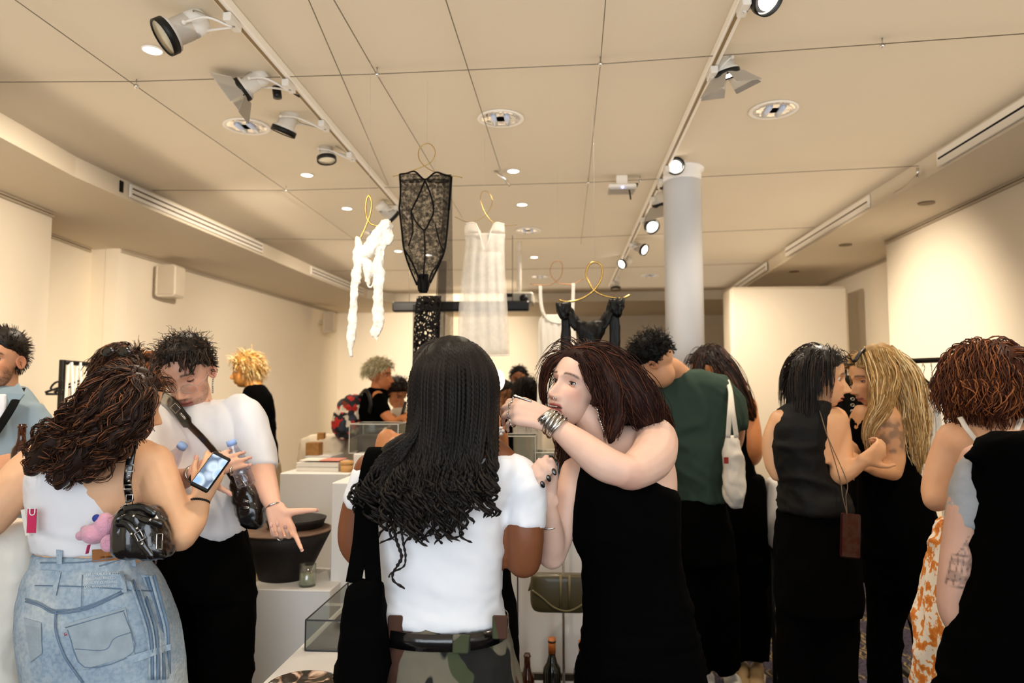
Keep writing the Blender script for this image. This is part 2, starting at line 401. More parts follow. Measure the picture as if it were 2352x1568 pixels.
# column
e = thing('column', 'round white column standing in the right half of the room', 'column', P(1570, 900, 4.26)*np.array([1, 1, 0]))
cp = P(1570, 600, 4.26)
MB().lathe((cp[0], cp[1], 0), [(.112, 0), (.112, HC-.02), (.13, HC-.015), (.13, HC)], 48).build('shaft', mat('column_paint', C('#f6f5f3'), .45, var=.02), e, True)
MB().box((cp[0]+.125, cp[1]+.3, 1.0), (.03, .12, 2.0), None, .005).build('cable_duct', WHITE, e)
# freestanding partition
tag(MB().box(((P(1678, 700, 7.0)[0]+P(1950, 700, 7)[0])/2, 7.17, 1.27), (P(1950, 700, 7)[0]-P(1678, 700, 7)[0], .34, 2.54), None, .03).build('partition_screen', PLASTER), 'tall freestanding white partition block beyond the woman with the black bob', 'partition')
# door in the back wall
e = MB().box((.75, 11.2, 1.05), (.9, .05, 2.1), None, .01).build('door_1', mat('door_paint', C('#d8cbb4'), .6)); e['kind'] = 'structure'

# ---- suspension wires
WIRE = mat('steel_wire', C('#7d7364'), .4, .6)
def wire(pts, lab, z=2.82, r=.0021):
    mb = MB(); w = [PZ(x, y, z) for x, y in pts]; mb.sweep(w, r, 6); tag(mb.build('ceiling_wire', WIRE, None, True), lab, 'wire', 'thin tension wires under the ceiling')
wire([(35, 0), (313, 198), (657, 437), (870, 590)], 'long tension wire running back from the top left corner of the ceiling')
wire([(709, 0), (892, 425)], 'tension wire left of the black lace bodysuit running away from the camera')
wire([(767, 0), (866, 172), (1062, 500)], 'tension wire passing above the black lace bodysuit')
wire([(1024, 0), (1155, 408)], 'tension wire ending above the sheer white hanging dress')
wire([(1391, 0), (1379, 147), (1351, 419), (1334, 560)], 'tension wire running back beside the small white ceiling unit')
wire([(-60, 189), (313, 187), (866, 170), (1379, 147), (2400, 74)], 'nearest cross wire spanning the whole ceiling width')
wire([(350, 437), (657, 437), (1120, 425), (1351, 419), (2110, 381)], 'second cross wire under the ceiling')
wire([(585, 548), (1000, 552), (1340, 545), (1870, 522)], 'third cross wire under the ceiling')
wire([(760, 622), (1200, 618), (1520, 612), (1745, 604)], 'farthest cross wire under the ceiling')
for i, (x, y) in enumerate(((313, 198), (657, 437), (866, 171), (1379, 147), (1351, 419), (2027, 105), (1470, 415))):
    p = PZ(x, y, 2.82); mb = MB(); mb.sweep([p+[0, 0, .03], p], .003, 6); mb.ell(p, .011, nu=10, nv=6)
    tag(mb.build('wire_clamp', CHROME, None, True), ['wire crossing clamp left of the nearest left spotlight', 'wire crossing clamp above the men left of centre', 'wire crossing clamp above the black bodysuit', 'wire crossing clamp at the top middle of the ceiling', 'wire crossing clamp left of the white ceiling unit', 'wire clamp at the far right on the nearest cross wire', 'wire clamp between ceiling unit and column'][i], 'clamp', 'clamps on the ceiling wires')
p = PZ(1159, 412, 2.8); tag(MB().sweep([p+[-.06, -.02, .05], p, p+[.03, .03, -.03]], .008, 8).build('wire_tensioner', CHROME, None, True), 'small chrome wire tensioner above the sheer white dress', 'clamp')
p = PZ(2108, 385, 2.8); tag(MB().sweep([p, p+[.0, .01, -.05]], .008, 8).sweep(catmull([p+[.01, 0, -.02], p+[-.02, .1, -.07], p+[-.05, .2, -.09]], 6), .003, 6).build('wire_anchor', CHROME, None, True), 'grey wire anchor with loose end on the right ceiling step', 'clamp')

# ---- downlights
def ring_prof(r0, r1, h): return [(r0, 0), (r1, 0), (r1, -h), (r0, -h*1.3), (r0*.97, -h)]
LAMPE = mat('lamp_glow', (1, .9, .75), .5, emit=(1, .93, .82), estr=5)
REFL = mat('reflector_metal', C('#e8e4dc'), .08, 1., bump=.5, bscale=14, bdist=.02)
def downlight(x, y, r, lab, lit, group):
    z = HC if True else 0; p = PZ(x, y, HC-.002)
    e = thing('downlight', lab, 'ceiling light', (p[0], p[1], HC), group)
    MB().lathe(p, [(r*.92, .001), (r*1.08, .001), (r*1.1, -.004), (r*1.0, -.007), (r*.92, -.003)], 32).build('trim_ring', WHITE, e, True)
    MB().lathe(p, [(r*.92, -.002), (r*.9, -.004), (r*.6, -.0035), (r*.3, -.003), (.001, -.003)], 40).build('reflector' if not lit else 'bulb', REFL if not lit else LAMPE, e, True)
    if not lit:
        for k in range(2):
            MB().sweep([p+[(k-.5)*r*.6, -r*.5, -.006], p+[(k-.5)*r*.6, r*.5, -.006]], r*.13, 8).build('lamp_tube', mat('lamp_tube', C('#c9d4ea'), .25, coat=1), e, True)
GL = 'large reflector downlights'
for (x, y, r, t) in ((1150, 272, .105, 'large round reflector downlight at the middle of the ceiling above the lace bodysuit'), (1777, 252, .105, 'large round reflector downlight right of the right lamp track'), (567, 290, .105, 'large round reflector downlight left of the left lamp track'),
                     (1213, 529, .10, 'large downlight above the sheer white dress'), (862, 535, .10, 'large downlight behind the white hanging top'), (1240, 635, .10, 'far downlight above the white camisole'), (1492, 632, .10, 'far downlight left of the white column')):
    downlight(x, y, r, t, False, GL)
for (x, y, t) in ((350, 114, 'small lit downlight below the nearest left spotlight'), (705, 401, 'small lit downlight left of the lower left spotlight'), (797, 478, 'small lit downlight left of the brass hanger of the white top'), (1179, 392, 'small lit downlight right of the lace bodysuit'),
                  (1199, 469, 'small lit downlight right above the sheer white dress'), (915, 576, 'small lit downlight behind the lace bodysuit left hem'), (1227, 590, 'small lit downlight right of the sheer white dress'), (985, 585, 'lit downlight shining through the lace bodysuit')):
    downlight(x, y, .037, t, True, 'small lit downlights')
for (x, y, t) in ((2128, 466, 'nearest dark flush spot in the right soffit'), (1942, 562, 'middle dark flush spot in the right soffit'), (1824, 623, 'far dark flush spot in the right soffit')):
    p = PZ(x, y, HS-.002); tag(MB().lathe(p, [(.001, 0), (.05, 0), (.05, -.005), (.001, -.005)], 24).build('recessed_spot', mat('bronze_disc', C('#7d6c50'), .6)), t, 'ceiling light', 'flush spots in the right soffit')

# ---- lamp tracks and spotlights
ZT = 2.80
def track(x, y0, y1, lab, sx):
    e = thing('lamp_track', lab, 'track', (x, (y0+y1)/2, HC))
    MB().box((x, (y0+y1)/2, HC-.02), (.036, y1-y0, .038), None, .003).build('rail', WHITE, e)
    MB().box((x-.004*sx, (y0+y1)/2, HC-.0405), (.011, y1-y0-.02, .004)).build('conductor_slot', mat('brass_slot', C('#8a7247'), .5, .4), e)
track(-1.135, 1.2, 5.2, 'white ceiling lamp track over the left half of the room', 1); track(.62, 1.2, 8.8, 'white ceiling lamp track over the right half of the room', 1)
LW = mat('lamp_white', C('#dcd8d0'), .4, var=.03)
def rotm(fw, up=(0, 0, 1)):
    z = nrm(fw); x = np.cross(up, z); x = nrm(x) if np.linalg.norm(x) > 1e-4 else np.array([1., 0, 0]); return np.stack([x, np.cross(z, x), z], 1)
def spotlight(pos, aim, lab, track_x, r=.055, lit=False, barn=False, small=False, group='white track spotlights'):
    """pos: world centre of the lamp head; aim: direction the light points"""
    pos = np.asarray(pos); M = rotm(aim); e = thing('track_spotlight', lab, 'spotlight', (track_x, pos[1], HC-.04), group)
    prof = [(.001, -1.75), (.6, -1.75), (.74, -1.6), (.76, -.85), (.70, -.83), (.70, -.72), (.76, -.70), (.76, .25), (1.0, .35), (1.0, .62)]
    MB().lathe(pos, [(a*r, b*r) for a, b in prof]+[(.94*r, .62*r), (.6*r, .0), (.001, -.05*r)], 28, M).build('housing', LW, e, True)
    MB().lathe(pos, [(1.03*r, .5*r), (1.05*r, .5*r), (1.05*r, .95*r), (.98*r, .95*r), (.97*r, .55*r)], 28, M).build('rim', mat('rim_black', C('#0d0c0b'), .5), e, True)
    MB().lathe(pos, [(.001, .84*r), ((.72 if lit else .93)*r, .84*r), ((.72 if lit else .93)*r, .88*r), (.001, .93*r)], 24, M).build('lens', LAMPE if lit else mat('lens_cream', C('#e9dfc0'), .3, coat=.5), e, True)
    top = np.array([track_x, pos[1]-.0, HC-.045]); mid = pos-M[:, 2]*r*.3
    MB().box(top+[0, 0, -.012], (.03, .09, .03), None, .004).build('adapter', LW, e)
    yoke = MB()
    for sgn in (-1, 1):
        side = M[:, 0]*sgn*r*.9; yoke.sweep(catmull([top+[0, 0, -.03], top*.45+mid*.55+side*1.0, mid+side], 5), .0045, 8)
        yoke.ell(mid+side, .009, nu=8, nv=6)
    yoke.build('bracket', LW, e, True)
    MB().sweep(catmull([top+[.01, 0, -.03], (top+pos)/2+M[:, 1]*r*.9, pos-M[:, 2]*r*1.6], 6), .0022, 6).build('cord', mat('cord_grey', C('#8d8372'), .6), e, True)
    if barn:
        bm = MB(); q = r*1.35
        for (a, b2) in ((0, 1), (0, -1), (1, 1), (1, -1)):
            ax = M[:, a]*b2; ot = M[:, 1-a]; base = pos+M[:, 2]*r*.8+ax*r*.95; tip = base+(M[:, 2]*.8+ax*.75)*q*1.1
            bm.prism([base-ot*r*.9, base+ot*r*.9, tip+ot*r*1.35, tip-ot*r*1.35], M[:, 2]*.003)
            MB
        bm.build('barn_doors', mat('barn_grey', C('#b9b2a6'), .45), e)
    return e
S = lambda x, y, Y: P(x, y, Y)
spotlight(S(407, 72, 2.33), (-.72, -.5, -.68), 'nearest white spotlight on the left track with black rim', -1.135, .062)
spotlight(S(573, 195, 2.85), (-.8, -.1, -.6), 'white spotlight with grey barn doors on the left track', -1.135, .05, barn=True)
spotlight(S(658, 283, 3.3), (-.4, .12, -1), 'white black-rimmed spotlight below the barn door lamp', -1.135, .057)
spotlight(S(749, 352, 3.75), (.15, -.12, -1), 'fourth white spotlight on the left track tilted towards the camera', -1.135, .05)
spotlight(S(893, 490, 4.85), (.6, .4, -.6), 'last white spotlight on the left track behind the white hanging top', -1.135, .055)
spotlight(S(1665, 150, 2.85), (.25, .15, -1), 'white spotlight with open barn doors on the right track', .62, .05, lit=True, barn=True)
spotlight(S(1745, -12, 2.35), (.4, -.6, -.6), 'white lamp cut off by the top edge on the right track', .62, .055, lit=True)
spotlight(S(1553, 375, 4.1), (-.25, -.8, -.75), 'lit spotlight on the right track just left of the column top', .62, .05, lit=True)
spotlight(S(1572, 402, 4.35), (.35, -.8, -.7), 'lit spotlight on the right track in front of the column', .62, .045, lit=True)
spotlight(S(1513, 455, 4.75), (.3, .3, -.8), 'shadowed white spotlight on the right track beside the column', .62, .055, barn=True)
spotlight(S(1493, 515, 5.3), (.25, -.8, -.6), 'lit spotlight fifth along the right track', .62, .055, lit=True)
spotlight(S(1472, 570, 6.2), (.75, -.6, -.5), 'lit spotlight pointing right near the far end of the right track', .62, .05, lit=True)
spotlight(S(1434, 603, 7.0), (-.75, -.6, -.5), 'lit spotlight pointing left near the far end of the right track', .62, .05, lit=True)
spotlight(S(1414, 655, 8.3), (-.0, -.2, -1), 'last small spotlight at the far end of the right track', .62, .055)
BL = mat('black_plastic', C('#0a0a0a'), .4)
for (x, y, Y, tx, t) in ((638, 205, 2.98, -1.135, 'small black adapter lamp hanging from the left track'), (1522, 420, 4.55, .62, 'small black adapter lamp hanging from the right track')):
    p = P(x, y, Y); tag(MB().sweep(catmull([(tx, p[1], HC-.04), p+[0, 0, .03], p+[0, 0, -.04]], 6), [.012]*4+[.016]*5+[.019]*4, 14).build('track_adapter', BL, None, True), t, 'adapter')
# white ceiling unit with blue led, and projector on black beam
p = PZ(1428, 445, 2.74); e = thing('ceiling_unit', 'small white ceiling-mounted router with a blue light', 'router', (p[0], p[1], HC))
MB().box(p+[0, 0, .03], (.17, .14, .035), None, .008).build('housing', WHITE, e); MB().box(p+[0, 0, .08], (.07, .07, .06), None, .004).build('mount', WHITE, e)
MB().box(p+[.02, 0, .0545], (.16, .05, .01)).build('bracket', mat('dark_gap'), e); MB().sweep([p+[.04, -.04, .04], p+[.05, -.05, -.05]], .005, 8).build('antenna', mat('dark_gap'), e)
MB().ell(p+[.0, -.073, .02], .006, nu=8, nv=6).build('indicator_light', mat('blue_led', (.2, .3, 1), emit=(.25, .35, 1), estr=6), e, True)
p = P(1192, 688, 6.2); e = thing('projector', 'silver video projector on the black ceiling beam', 'projector', p)
MB().box(p, (.26, .28, .10), None, .015).build('housing', mat('silver_plastic', C('#b9b4a8'), .4), e)
MB().sweep([p+[.05, -.14, -.01], p+[.05, -.17, -.01]], .035, 20).build('projector_lens', BL, e, True); MB().box(p+[-.08, -.141, .02], (.06, .004, .03)).build('vent_panel', mat('dark_gap'), e)
MB().sweep([p+[0, .05, .05], (p[0], p[1]+.05, HC)], .02, 12).build('ceiling_pole', WHITE, e, True)
a = P(903, 704, 6.0); b = P(1215, 704, 6.0); e = thing('display_beam', 'black horizontal beam hung under the ceiling behind the garments', 'beam', (a+b)/2)
MB().box((a+b)/2, (b[0]-a[0], .09, .085), None, .012).build('beam', BL, e)
for q in (.12, .88): c_ = a*(1-q)+b*q; MB().sweep([c_+[0, 0, .04], (c_[0], c_[1], HC)], .003, 6).build('suspension_cable', WIRE, e, True)
# wall loudspeakers
def speaker(a, size, lab):
    e = thing('wall_speaker', lab, 'loudspeaker', a, 'white loudspeakers on the left wall'); MB().box(np.array(a), size, None, .02).build('cabinet', mat('speaker_white', C('#d9cdb9'), .6), e)
    MB().box(np.array(a)+[size[0]/2*.2, -size[1]/2-.003, 0], (size[0]*.8, .008, size[2]*.88), None, .003).build('grille', mat('speaker_grille', C('#b9ac97'), .8, bump=.4, bscale=300), e)
    MB().box(np.array(a)+[-size[0]/2-.03, .02, 0], (.08, .05, .06)).build('bracket', TRIM, e)
speaker(P(391, 647, 6.2), (.19, .2, .29), 'larger white loudspeaker on the left wall, nearer'); speaker(P(757, 740, 9.7), (.15, .17, .29), 'small white loudspeaker on the far left wall near the corner')
# ================================================================== HEADS
def ray_ell(d, O, Cc, Rr):
    o = (O-Cc)/Rr; q = d/Rr; A = (q*q).sum(1); B = (q*o).sum(1); D = B*B-A*((o*o).sum()-1); return (-B+np.sqrt(np.maximum(D, 0)))/A
HO = np.array([0, .5, -1.0])
def skull_r(d, male=0.):
    t1 = ray_ell(d, HO, np.array([0, -1.0, 2.8]), np.array([7.5, 9.3, 8.6])); t2 = ray_ell(d, HO, np.array([0, 2.2, -4.2]), np.array([5.35+.45*male, 6.5, 7.2+.2*male]))
    k = 14; return (t1**k+t2**k)**(1/k)*.985
def face_disp(p, o):
    x, y, z = p.T; ax = np.abs(x); w = sst(y, 2.5, 5.5); g = lambda u, s: np.exp(-(u/s)**2)
    d = np.zeros_like(x)
    nl = o.get('nose', 1.0)
    A = np.interp(z, [-5.6, -5.0, -4.5, -3.9, -2.5, -.5, .8, 2.2], [0, .9, 2.3, 2.6, 1.9, .95, .55, 0])*nl; wn = np.interp(z, [-5, -4, -1, 1], [1.25, 1.15, .8, .75])
    d += A*np.exp(-(ax/wn)**2.4)
    d += .85*g(ax-1.35, .62)*g(z+4.55, .75)*o.get('wing', 1)
    d -= .35*g(ax-.65, .35)*g(z+5.15, .3)
    d -= 1.15*g(ax-3.0, 1.75)*g(z-.1, 1.15)
    d += .42*g(ax-2.8, 2.6)*g(z-1.9, .75)+.2*g(x, 1.2)*g(z-1.7, .9)
    d += .5*g(ax-4.3, 1.6)*g(z+2.4, 1.6)
    d -= .3*g(ax-3.9, 1.3)*g(z+6.3, 1.8)
    d += .45*g(x, 2.6)*g(z+7.2, 1.8)
    lw = 2.45*o.get('mouth_w', 1); ls = np.clip(1-(ax/lw)**2, 0, 1)**.6; zc = -7.25+.0*ax
    d += .55*ls*g(z-zc-.55, .42)*o.get('lips', 1)+.62*ls*g(z-zc+.62, .48)*o.get('lips', 1)
    op = o.get('open', .0)
    d -= (.45+op*1.2)*ls*g(z-zc, .16+op*.28)
    d -= .22*g(x, .35)*g(z+5.9, .5)
    d -= .35*g(x, 2)*g(z+8.9, .5)
    d += .75*g(x, 1.7)*g(z+10.1, 1.1)*o.get('chin', 1)
    return d*w
def make_head(base, o):
    """returns V (metres, head-local), faces, colours"""
    male = o.get('male', 0); n1, n2 = o.get('res', (120, 104))
    lon = np.linspace(-math.pi, math.pi, n1, endpoint=False); lon = lon-.42*np.sin(lon); lat = np.linspace(-math.pi/2, math.pi/2, n2+2)[1:-1]
    LO, LA = np.meshgrid(lon, lat); d = np.stack([np.sin(LO)*np.cos(LA), np.cos(LO)*np.cos(LA), np.sin(LA)], -1).reshape(-1, 3)
    r = skull_r(d, male); p = HO+d*r[:, None]; f = face_disp(p, o); p0 = p.copy(); p[:, 1] += f
    x, y, z = p0.T; ax = np.abs(x); col = np.tile(np.asarray(base), (len(p), 1))
    def blend(m, c): col[:] = col*(1-m[:, None])+np.asarray(c)*m[:, None]
    w = sst(y, 2.5, 4.5)
    blend(.35*w*np.exp(-((ax-4.2)/1.8)**2-((z+3)/1.9)**2)*o.get('blush', 1), o.get('blush_c', (base[0]*.95, base[1]*.62, base[2]*.55)))
    blend(.22*w*np.exp(-(x/1.3)**2-((z+4.3)/1.)**2), (base[0]*.95, base[1]*.6, base[2]*.5))
    if 'beard' in o:
        bm = np.maximum(sst(-z, 6.0, 7.0)*1.0, sst(-z, 1.5, 5)*sst(ax, 4.4, 5.4))*sst(y, -2.5, 0)
        bm = np.maximum(bm, np.exp(-((z+5.9)/.45)**2)*(ax < 2.6)); bm *= 1-np.exp(-((z+9.2)/.4)**2)*.2
        nz = .65+.35*vnoise(p0*2.5, 3); blend(np.clip(bm*nz, 0, 1)*o['beard'], o.get('beard_c', C('#2a1c12')))
    lw = 2.45*o.get('mouth_w', 1); ls = sst(1-(ax/lw)**2, 0, .35)
    lm = ls*np.maximum(np.exp(-((z+6.75)/.5)**4), np.exp(-((z+7.85)/.56)**4))*w
    blend(np.clip(lm, 0, 1)*.9, o.get('lip_c', (base[0]*.7, base[1]*.38, base[2]*.34)))
    blend(ls*np.exp(-((z+7.25)/(.16+.25*o.get('open', 0)))**2)*w*.9, C('#2a0f0c'))
    bz = 2.35-.09*(ax-2.9)**2-.12*(ax-2.9); bm = np.exp(-((z-bz)/.42)**2)*sst(ax, .9, 1.6)*(1-sst(ax, 4.6, 5.3))*w
    blend(np.clip(bm*(.95+.3*vnoise(p0*6, 4)), 0, 1)*.97, o.get('brow_c', C('#2b1b12')))
    blend(np.exp(-((ax-.62)/.33)**2-((z+5.22)/.26)**2)*w, C('#3a1710'))
    blend(.45*np.exp(-((ax-3.0)/1.7)**2-((z-.1)/.9)**2)*w, o.get('lid_c', (base[0]*.8, base[1]*.66, base[2]*.62)))
    Fs = []
    idx = np.arange(n1*n2).reshape(n2, n1); a = idx[:-1]; b2 = idx[1:]; Q = np.stack([a, np.roll(a, -1, 1), np.roll(b2, -1, 1), b2], -1).reshape(-1, 4)
    Fs = [tuple(q) for q in Q]; Fs.append(tuple(idx[0][::-1])); Fs.append(tuple(idx[-1]))
    mb = MB(); mb.add(p, Fs, col)
    for s in (-1, 1):   # ears
        c = np.array([s*7.25, -.6, -1.0]); M = rotm((s*1.0, -.28, 0)); n = 20; V = []
        prof = [(0, -.2), (.35, -.25), (.62, .05), (.85, .42), (1.0, .25), (1.02, -.1), (.8, -.5), (.3, -.8)]
        t = np.linspace(0, 2*math.pi, n, endpoint=False); rr = []
        for (q, h) in prof:
            zz = np.cos(t)*2.6*q*np.where(np.cos(t) < 0, .95, 1); yy = np.sin(t)*1.75*q*(1-.25*np.cos(t+.0)*-1*(np.cos(t) < 0))
            rr.append(c+np.stack([np.full(n, s*(h*.8+.3)), yy-.12*zz*-1, zz], 1)+np.stack([yy*-.45*s*1.0, yy*0, yy*0], 1))
        ec = (base[0]*.98, base[1]*.82, base[2]*.78); mb.rings(rr if s > 0 else rr[::-1], col=ec)
    # lids
    eyes = []
    for s in (-1, 1):
        ex = s*3.05; d0 = nrm(np.array([[ex, 9, .1]])-HO); rr = ray_ell(d0, HO, np.array([0, -1.0, 2.8]), np.array([7.5, 9.3, 8.6]))
        tt = skull_r(nrm(np.array([ex, 8.0, .1])-HO)[None], male); pp = HO+nrm(np.array([ex, 8.0, .1])-HO)*tt[0]; yc = pp[1]-1.15-.46
        ec = np.array([ex, yc, .05]); eyes.append(ec); up = math.radians(o.get('lid', 24) if not isinstance(o.get('lid', 17), (tuple, list)) else o['lid'][0 if s < 0 else 1]); lo = math.radians(-21)
        for (e0, e1) in ((up, 1.45), (-1.45, min(lo, up-.12))):
            az = np.linspace(-1.25, 1.25, 15); el = np.linspace(e0, e1, 8); rr = []
            for e in el:
                q = []
                for a_ in az:
                    sq = math.cos(a_/1.25*math.pi/2)**.5; ee = e*(sq if abs(e) < .9 else sq+(1-sq)*.6) if abs(e) > .02 else e
                    rad = 1.27; q.append(ec+rad*np.array([math.sin(a_)*math.cos(ee), math.cos(a_)*math.cos(ee), math.sin(ee)]))
                rr.append(np.array(q))
            V = np.vstack(rr); k = 15; Fq = [(i*k+j, i*k+j+1, (i+1)*k+j+1, (i+1)*k+j) for i in range(7) for j in range(k-1)]
            mb.add(V, Fq, o.get('lid_c', (base[0]*.86, base[1]*.7, base[2]*.64)))
            edge = rr[0] if e0 == up else rr[-1]
            mb.sweep(edge+np.array([0, .04, 0]), .12 if e0 == up else .04, 5, col=C('#1c100b'))
    V, Fs, Cc = mb.arrays(); return V/100, Fs, Cc, [e/100 for e in eyes]
def head_mat(center, face, up=(0, 0, 1), scale=1.0):
    """columns: local x, y(face), z(up)"""
    y = nrm(face); z = nrm(np.asarray(up, float)-y*np.dot(up, y)); x = np.cross(y, z); return np.stack([x, y, z], 1)*scale, np.asarray(center, float)
EYEM = mat('eye_surface', rough=.12, vcol=True, var=0, coat=.5)
def eyes_obj(parent, hm, eyes, gaze=(0, 1, 0), iris=C('#3a2416')):
    M, c = hm
    for e in eyes:
        mb = MB(); mb.ell((0, 0, 0), .0118, nu=28, nv=22); V, Fs, _ = mb.arrays(); d = V/np.linalg.norm(V, axis=1)[:, None]; a = np.arccos(np.clip(d @ nrm(gaze), -1, 1))
        col = np.tile(np.array(C('#d9cfc4')), (len(V), 1)); col[a < .52] = iris; col[a < .24] = (.004, .003, .003)
        link('eye', mk_mesh('eye', (V+e) @ M.T+c, Fs, col), EYEM, parent)
def add_head(mb, base, hm, o):
    V, Fs, Cc, ey = make_head(base, o); M, c = hm; mb.add(V @ M.T+c, Fs, Cc); return ey
def skin_body(parent, blob, base, heads, voxel=.005, extra=None, paint=None, name='body'):
    """blob: limbs to be fused; heads: list of (hm, opts)"""
    V, N, Fq = remesh(blob, voxel, 3); base = np.asarray(base)
    col = np.tile(base, (len(V), 1))*(1+.05*vnoise(V*14, 2))[:, None]
    if paint: col = paint(V, N, col)
    mb = MB(); mb.add(V, Fq, col); allE = []
    for (hm, o) in heads:
        ey = add_head(mb, base, hm, o); allE.append((hm, ey, o))
    V, Fs, Cc = mb.arrays(); ob = link(name, mk_mesh(name, V, Fs, Cc), SKIN, parent)
    for hm, ey, o in allE:
        if o.get('eyes', 1): eyes_obj(parent, hm, ey, o.get('gaze', (0, 1, 0)), o.get('iris', C('#3a2416')))
    return ob
# ================================================================== HAIR
def hair_mask(p, hl=6.6, side=1.2, low=-5.5):
    x, y, z = p.T; a = sst(z-(hl-.09*x*x), -.4, .9); b = sst(side+z*.28-y, -.4, .8)*sst(z, low-.8, low+.6); return np.maximum(a, b)
def hair_cap(mb, hm, thick=1.2, hl=6.6, side=1.2, low=-5.5, rough=.4, freq=1.1, col=(.03, .02, .015), seed=0, res=(110, 90), male=0):
    n1, n2 = res; lon = np.linspace(-math.pi, math.pi, n1, endpoint=False); lat = np.linspace(-math.pi/2, math.pi/2, n2+2)[1:-1]
    LO, LA = np.meshgrid(lon, lat); d = np.stack([np.sin(LO)*np.cos(LA), np.cos(LO)*np.cos(LA), np.sin(LA)], -1).reshape(-1, 3)
    r = skull_r(d, male); p = HO+d*r[:, None]; m = hair_mask(p, hl, side, low); th = thick(p) if callable(thick) else thick
    nz = vnoise(p*freq, seed)*.6+vnoise(p*freq*2.3, seed+1)*.4
    r2 = r+m*(th+rough*nz)-.9*(1-m); p = HO+d*r2[:, None]
    idx = np.arange(n1*n2).reshape(n2, n1); a = idx[:-1]; b2 = idx[1:]; Q = np.stack([a, np.roll(a, -1, 1), np.roll(b2, -1, 1), b2], -1).reshape(-1, 4)
    M, c = hm; mb.add((p/100) @ M.T+c, [tuple(q) for q in Q]+[tuple(idx[0][::-1]), tuple(idx[-1])], np.tile(np.asarray(col)*.6, (len(p), 1)))
def strand_mesh(Pn, rad, cols, sides=3):
    """Pn (n,k,3) rad (n,k) cols (n,3)"""
    n, k, _ = Pn.shape; T = np.gradient(Pn, axis=1); T /= np.linalg.norm(T, axis=2)[..., None]+1e-9
    ref = np.array([.31, .22, .1]); u = np.cross(T, ref); u /= np.linalg.norm(u, axis=2)[..., None]+1e-9; v = np.cross(T, u)
    a = np.linspace(0, 2*math.pi, sides, endpoint=False)
    V = Pn[:, :, None, :]+rad[:, :, None, None]*(np.cos(a)[None, None, :, None]*u[:, :, None, :]+np.sin(a)[None, None, :, None]*v[:, :, None, :])
    idx = np.arange(n*k*sides).reshape(n, k, sides); a0 = idx[:, :-1]; a1 = idx[:, 1:]
    Q = np.stack([a0, np.roll(a0, -1, 2), np.roll(a1, -1, 2), a1], -1).reshape(-1, 4)
    Cc = np.repeat(cols, k*sides, 0); return V.reshape(-1, 3), Q, Cc
def haircol(n, c, var=.35, hi=None, hif=.15):
    rs = np.random.rand(n); c = np.asarray(c); out = c*(1+var*(rs[:, None]*2-1))
    if hi is not None:
        m = np.random.rand(n) < hif; out[m] = np.asarray(hi)*(1+.3*(np.random.rand(m.sum())[:, None]*2-1))
    return np.clip(out, 0, 1)
